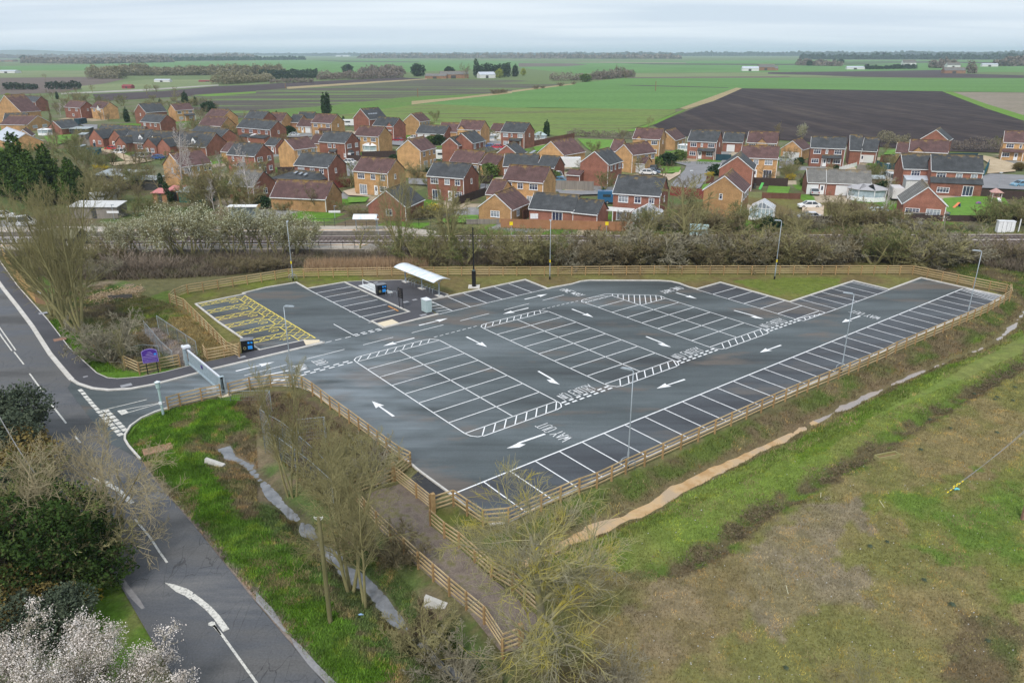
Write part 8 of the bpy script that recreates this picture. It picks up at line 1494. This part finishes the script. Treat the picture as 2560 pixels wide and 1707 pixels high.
for (a, b), (c_, d_) in zip(pr_[:-1], pr_[1:]): mb.add([(-2,a,b),(2,a,b),(2,c_,d_),(-2,c_,d_),(-2,a,b-.05),(2,a,b-.05),(2,c_,d_-.05),(-2,c_,d_-.05)], [(0,1,2,3),(7,6,5,4),(0,4,5,1),(2,6,7,3),(1,5,6,2),(3,7,4,0)])
mb.build('roof', M_roofs, r)
for q in (-1.7, 1.7): MB().box(q-.06,q+.06,-.06,.06,0,2.7).build('post', M_galv, r)
def railing(pts, h, m, lab, step=1.8, pick=None, z=.95):
    r = empty('railing', (*pts[0], z), 0, lab, 'railing'); o = np.array(pts[0])
    for a, b in zip(pts[:-1], pts[1:]):
        a, b = np.array(a)-o, np.array(b)-o; L = np.linalg.norm(b-a); n = int(L/step)
        mb = MB(); mb.beam((*a,h), (*b,h), .06, .06); mb.beam((*a,h*.5), (*b,h*.5), .04, .04); mb.build('rails', m, r); mb = MB()
        for k in range(n+1): mb.beam((*lerp2(a, b, k/n), 0), (*lerp2(a, b, k/n), h+.05), .07, .07)
        if pick:
            for k in range(int(L/pick)): q = lerp2(a, b, k*pick/L); mb.beam((*q, 0), (*q, h-.1), .07, .02)
        mb.build('uprights', m, r)
railing([(-45,128.4),(-16,128.2),(-6,129.5)], 1.3, M_dsh, 'black railing along the back of the far platform'); railing([(-66,112.6),(-24,112.6)], 1.1, M_dsh, 'dark railing along the near platform'); railing([(-100,125.5),(-68,125.2)], 1.2, M_upvc, 'white picket railing of the level crossing, upper', 2, .22, 0); railing([(-98,119.6),(-72,119.2)], 1.2, M_upvc, 'white picket railing of the level crossing, lower', 2, .22, 0)
sheet('s', [(-120,640),(-20,590),(120,560),(60,545),(-200,600)], M_est, 'road', 'road at the level crossing on the left edge')
for lab, px_ in (('white car at the level crossing, left', (30,1035)), ('white and blue van at the level crossing', (250,1120))): car('b1', px_[0], px_[1], WH, 20, lab, 'car' if 'car' in lab else 'van')
# garden play things
x, y = G('b5', 2040, 1040); r = empty('play_tower', (x, y, 0), -.3, 'wooden play tower with a pink and white slide in the garden', 'play tower'); M_pk = mat('faded_pink', [(.55,.33,.30)])
for a in (-.8, .8):
    for b in (-.8, .8): MB().box(a-.06,a+.06,b-.06,b+.06,0,2.2).build('leg', M_kerb, r)
MB().box(-.9,.9,-.9,.9,1.2,1.3).build('deck', M_pk, r); MB().box(-.85,.85,.8,.86,1.3,2.2).build('side_panel', M_pk, r); MB().add([(-1.1,-1.1,2.2),(1.1,-1.1,2.2),(1.1,1.1,2.2),(-1.1,1.1,2.2),(0,-.9,2.9),(0,.9,2.9)], [(0,1,4),(1,2,5,4),(2,3,5),(3,0,4,5)]).build('roof', M_pk, r); MB().beam((.3,-.9,1.2), (.6,-2.6,.1), .55, .08).build('slide', M_wht, r)
x, y = G('b5', 1650, 1095); r = empty('garden_slide', (x, y, 0), .5, 'orange slide with blue steps on the garden lawn', 'slide'); MB().beam((-1.4,0,.1), (.3,0,1.1), .5, .08).build('chute', mat('orange_plastic', [(.70,.22,.10)]), r); MB().beam((.3,0,1.1), (.75,0,0), .45, .1).build('steps', mat('navy_plastic', [(.06,.08,.25)]), r)
x, y = G('b5', 1870, 1060); o = MB().tube([(-.5,0,.25),(-.1,.1,.4),(.3,0,.35),(.6,.1,.2)], [.18,.3,.28,.12], 7).build('toy_heap', mat('blue_red_plastic', [(.08,.10,.32),(.35,.12,.15)], scale=3)); o.location = (x, y, 0); tag(o, 'blue and red toys heaped on the garden lawn', 'toys')
x, y = G('b4', 1690, 900); o = MB().beam((-.3,0,.05), (.35,.3,1.5), .7, .08).build('paddle_board', mat('lime_plastic', [(.15,.62,.16)])); o.location = (x, y, 0); tag(o, 'bright green board leaning beside the lawn', 'board')
for t, x_, y_, lab, m in (('b5',1540,1200,'dark blue wheelie bin beside the red garage gable',FW['teal']),('b5',1975,970,'dark green water butt beside the play tower',FW['teal']),('e2',1690,975,'dark blue wheelie bin at the end of the cottages',FW['dgreen']),('b4',1620,890,'dark compost bin at the dark fence',M_dsh)):
    x, y = G(t, x_, y_); r = empty('wheelie_bin', (x, y, 0), 0, lab, 'bin'); MB().prism([(-.28,-.3),(.28,-.3),(.28,.3),(-.28,.3)], .05, 1.0).build('body', m, r); MB().box(-.32,.32,-.36,.34,1.0,1.1).build('lid', m, r)
x, y = G('b3', 1385, 565); o = MB().beam((-1,-.6,1.0), (1,.7,2.0), 1.2, .08).build('solar_panel', M_curt); o.location = (x, y, 0); tag(o, 'tilted solar panel beside the red bungalow gable', 'solar panel')
x, y = G('b3', 1800, 1232); o = MB().box(-3,3,-.8,.8,1.55,1.62).build('white_sheet_roof', M_wht); tag(o, 'white sheet covering behind the railway fence', 'sheet'); o.location = (x, y, 0)
x, y = G('b3', 1408, 1268); o = MB().box(-.7,.7,-.05,.05,1.1,2.0).build('railway_sign', M_wht); o.location = (x, y, 0); tag(o, 'white sign on the brown railway fence', 'sign')
# ------------------------------------------------------------------ far country
def band(t, pts, h, wd, leaf, lab, n=None, size=2.0, jag=.9, name='far_trees'):
    hedge(t, pts, h, wd, leaf, lab, dens=(n or .12), size=size, name=name, kind='stuff', jag=jag)
band('s', [(-900,140.5),(3400,140.5)], 17, 60, 'far_dark', 'dark line of woods along the horizon', .02, 11, 1.2); band('s', [(-600,146),(330,147),(640,147)], 16, 60, 'far_bare', 'brown woods below the horizon on the left', .04, 7, 1.2); band('s', [(900,146),(1700,147.5)], 14, 50, 'far_bare', 'grey tree belt below the horizon, centre', .03, 7, 1.4); band('s', [(2000,149),(3200,150)], 13, 50, 'far_dark', 'tree belt below the horizon on the right', .03, 7, 1.4)
band('s', [(70,158),(250,160),(420,156)], 13, 50, 'far_bare', 'brown wooded village on the far left', .07, 3.5, 1.1); band('s', [(420,153),(760,150)], 10, 40, 'far_dark', 'dark far trees left of the white barn', .04, 5, 1.5)
band('s', [(228,197),(310,197)], 13, 26, 'far_olive', 'leafless wood on the left, front corner', 1.3, .62, .6); band('s', [(300,189),(460,188),(640,187),(705,186)], 10.5, 60, 'far_olive', 'long leafless wood on the left', .7, .8, .7); band('s', [(545,212),(640,206),(668,203)], 9, 20, 'far_olive', 'leafless thicket at the end of the farm track', 1.0, .6, .7)
band('s', [(10,225),(95,225)], 5.5, 5, 'far_dark', 'dark conifer screen at the nursery, left piece', 3, .6, .3); band('s', [(117,224),(203,224)], 6, 5, 'far_dark', 'dark conifer screen at the nursery, right piece', 3, .6, .3); band('s', [(648,190),(795,189)], 7.5, 6, 'far_dark', 'dark conifer screen behind the farm, upper', 2.2, .7, .3); band('s', [(674,199),(795,196)], 6, 6, 'far_dark', 'dark conifer screen behind the farm, lower', 2.2, .7, .3); band('s', [(674,209),(784,207)], 4.5, 6, 'far_bare', 'brown hedge below the conifer screens', 2, .6, .4)
band('s', [(795,200),(900,198),(1000,194)], 8, 16, 'far_bare', 'brown trees along the dark field', 1.0, .65, 1.0); band('s', [(900,184),(960,183),(1000,186)], 9, 20, 'far_bare', 'brown trees behind the farm', 1.0, .7, 1.0); band('s', [(1185,194),(1275,193)], 13, 14, 'far_dark', 'dark farm conifers left of the white shed', 1.2, .8, .8); band('s', [(1375,203),(1440,202),(1480,200)], 6, 10, 'far_bare', 'brown shrubs along the pasture', 1.4, .55, 1.2); band('s', [(1485,200),(1578,193)], 9, 12, 'far_bare', 'brown thicket at the end of the pasture', 1.3, .6, .9)
band('s', [(2160,174),(2290,173)], 7, 8, 'far_dark', 'dark clipped conifer row at the far farm', 1.6, .8, .5); band('s', [(2330,171),(2390,170)], 12, 20, 'far_bare', 'bare trees by the far white houses', .4, 1.4, 1.2); band('s', [(2415,184),(2440,184)], 12, 10, 'far_bare', 'bare trees right of the far barn', .8, 1.0, 1.0); band('s', [(1995,164),(2100,166)], 9, 20, 'far_bare', 'brown tree group at the far farm', .4, 1.5, 1.2)
band('s', [(2500,166),(2600,164),(3000,165)], 14, 40, 'far_bare', 'wooded far right edge', .15, 2.4, 1.2)
for t, x, y, tp, kd, lab, w in (('a2',840,374,297,'darkbush','dark round tree pair in the fields, left',1.2),('a2',1490,410,292,'darkbush','big dark round tree left of the barn',1.1),('a2',1780,400,318,'darkbush','dark tree above the barn roof',1.1),('a2',1930,430,275,'treeB','tall bare tree behind the white shed',.9),('a2',2235,425,330,'yellowgreen','yellow tree right of the white shed',.8),('a3',30,412,295,'leyland','dark conifer block on the farm edge',1.6),('a3',105,405,330,'yellowgreen','yellow willow beside the dark conifer block',.8),('a3',950,425,295,'poplar','tall thin bare trees over the thicket',1.0),('a3',1045,425,330,'treeB','rounded bare tree at the thicket end',1.2),('a3',675,460,385,'roundbush','brown round bush by the pasture',1.3),
 ('a4',378,312,262,'darkbush','far dark tree, first of four',1.0),('a4',462,310,255,'darkbush','far dark tree, second of four',1.0),('a4',608,288,252,'darkbush','far dark tree, third of four',1.0),('a4',662,302,250,'darkbush','far dark tree, fourth of four',1.2),('a1',235,275,215,'darkbush','dark tree on the far left by the barn',1.2)): plant(kd, t, x, y, tp, lab, w)
for k, (t, x, y, tp) in enumerate((('a2',2190,572,520),('a2',2243,568,520),('a2',2285,562,524),('a3',220,527,485),('a3',280,521,490),('a3',445,500,460),('a3',565,483,452))): plant('shrubA', t, x, y, tp, f"round bare bush on the reed strip, {ORD[k]} from the left", 1.2, 'bushes on the reed strip')
def farm(t, x, y, w, l, h, rise, wallm, roofm, lab, deg=-8, name='farm_building'):
    X, Y = G(t, x, y); r = empty(name, (X, Y, 0), math.radians(deg), lab, 'barn'); wallmesh(-w/2,w/2,-l/2,l/2,h,rise,'x').build('wall', wallm, r); roofmesh(-w/2,w/2,-l/2,l/2,h,rise,'x').build('roof', roofm, r); MB().box(-w*.12,w*.05,-l/2-.08,-l/2-.02,0,h*.8).build('doorway', M_dsh, r)
for a in (('a2',1820,428,34,14,4.5,3.5,WALL['b'],ROOF['n'],'large brown barn with a grey roof in the fields',8),('a2',1660,430,26,12,3,2.5,WALL['b'],ROOF['n'],'low brown barn left of the large one'),('a2',2115,425,20,12,4,3,WALL['w'],ROOF['l'],'white shed with a pale roof near the yellow tree',20),('a3',2185,360,26,14,4,3,WALL['w'],ROOF['l'],'far barn with a shining white roof'),('a3',2330,355,26,14,5,5,WALL['b'],ROOF['n'],'far brown farmhouse at the right of the white roof'),
 ('a2',800,228,120,40,9,3,WALL['w'],ROOF['l'],'long white building on the horizon'),('a4',800,345,30,10,3,2,WALL['w'],ROOF['l'],'pale low sheds at the far farm'),('a4',1285,325,24,16,8,5,WALL['w'],ROOF['n'],'white far house beside a yellow bush'),('a4',1690,338,22,14,6,4,WALL['w'],ROOF['n'],'white far house among bare trees'),('a4',1700,382,28,12,4,4,WALL['b'],ROOF['n'],'far barn in front of the bare trees, right'),('a4',2030,320,30,10,4,2,WALL['w'],ROOF['l'],'pale far shed near the right edge'),
 ('a1',90,380,30,14,3,1.5,WALL['w'],ROOF['l'],'white mobile sheds on the far left pasture'),('a1',60,275,80,30,5,3,WALL['b'],ROOF['n'],'long grey roofed farm on the far left'),('a1',1180,522,9,5,2.2,1,mat('red_tin',[(.26,.06,.07)]),bpy.data.materials['red_tin'],'red shed in the plant nursery'),('a1',1500,462,18,5,2,1,WALL['w'],ROOF['l'],'white tunnels in the plant nursery'),('a1',1920,460,22,4,1,.5,bpy.data.materials['red_tin'],bpy.data.materials['red_tin'],'red low stacks in the plant nursery'),('a4',30,355,20,12,3,4,WALL['b'],ROOF['n'],'far ruined barn at the left of the dark strip'),('a1',1510,262,60,20,6,4,WALL['w'],ROOF['n'],'far white village houses')): farm(*a)
for t, x, y, tp, lab in (('a2',1487,600,522,'power pole standing in the patchy field'),('a3',1318,545,452,'power pole standing in the bright green field'),('a4',98,214,160,'thin radio mast on the horizon'),('a2',272,522,468,'power pole beside the reeds')): pst(t, x, y, tp, M_dkwood, lab, None, 'power_pole', 'pole', .3)
# low hills on the horizon at the left
hx = np.linspace(-9000, -1200, 60); mb = MB(); hv = []
for i, x in enumerate(hx):
    t = (x+9000)/7800; h = 92*(1-t)**.8+8*math.sin(x*.002)+6*math.sin(x*.0053); h = max(1, h*min(1, (1-t)*6)); hv += [(x, 8600, -1), (x, 9300, h), (x, 10800, h*.5), (x, 12000, -1)]
mb.add(hv, [(4*i+j, 4*i+4+j, 4*i+5+j, 4*i+1+j) for i in range(len(hx)-1) for j in range(3)]); o = mb.build('hills', mat('far_hill_land', [(.07,.09,.06),(.10,.12,.07)], scale=.002), smooth=True); tag(o, 'low blue hills on the horizon at the left', kind='structure')
# ------------------------------------------------------------------ haze
hm_ = bpy.data.materials.new('haze'); hm_.use_nodes = True; hn = hm_.node_tree.nodes; hn.remove(hn['Principled BSDF']); pv_ = hn.new('ShaderNodeVolumePrincipled'); pv_.inputs['Color'].default_value = (.70,.82,.96,1); pv_.inputs['Density'].default_value = 1.1e-4; pv_.inputs['Anisotropy'].default_value = 0.0
hm_.node_tree.links.new(pv_.outputs[0], hn['Material Output'].inputs['Volume'])
hz_o = MB().box(-26000,26000,-400,27000,-3,115).build('haze', hm_); tag(hz_o, 'thin pale blue haze over the flat country', kind='stuff')
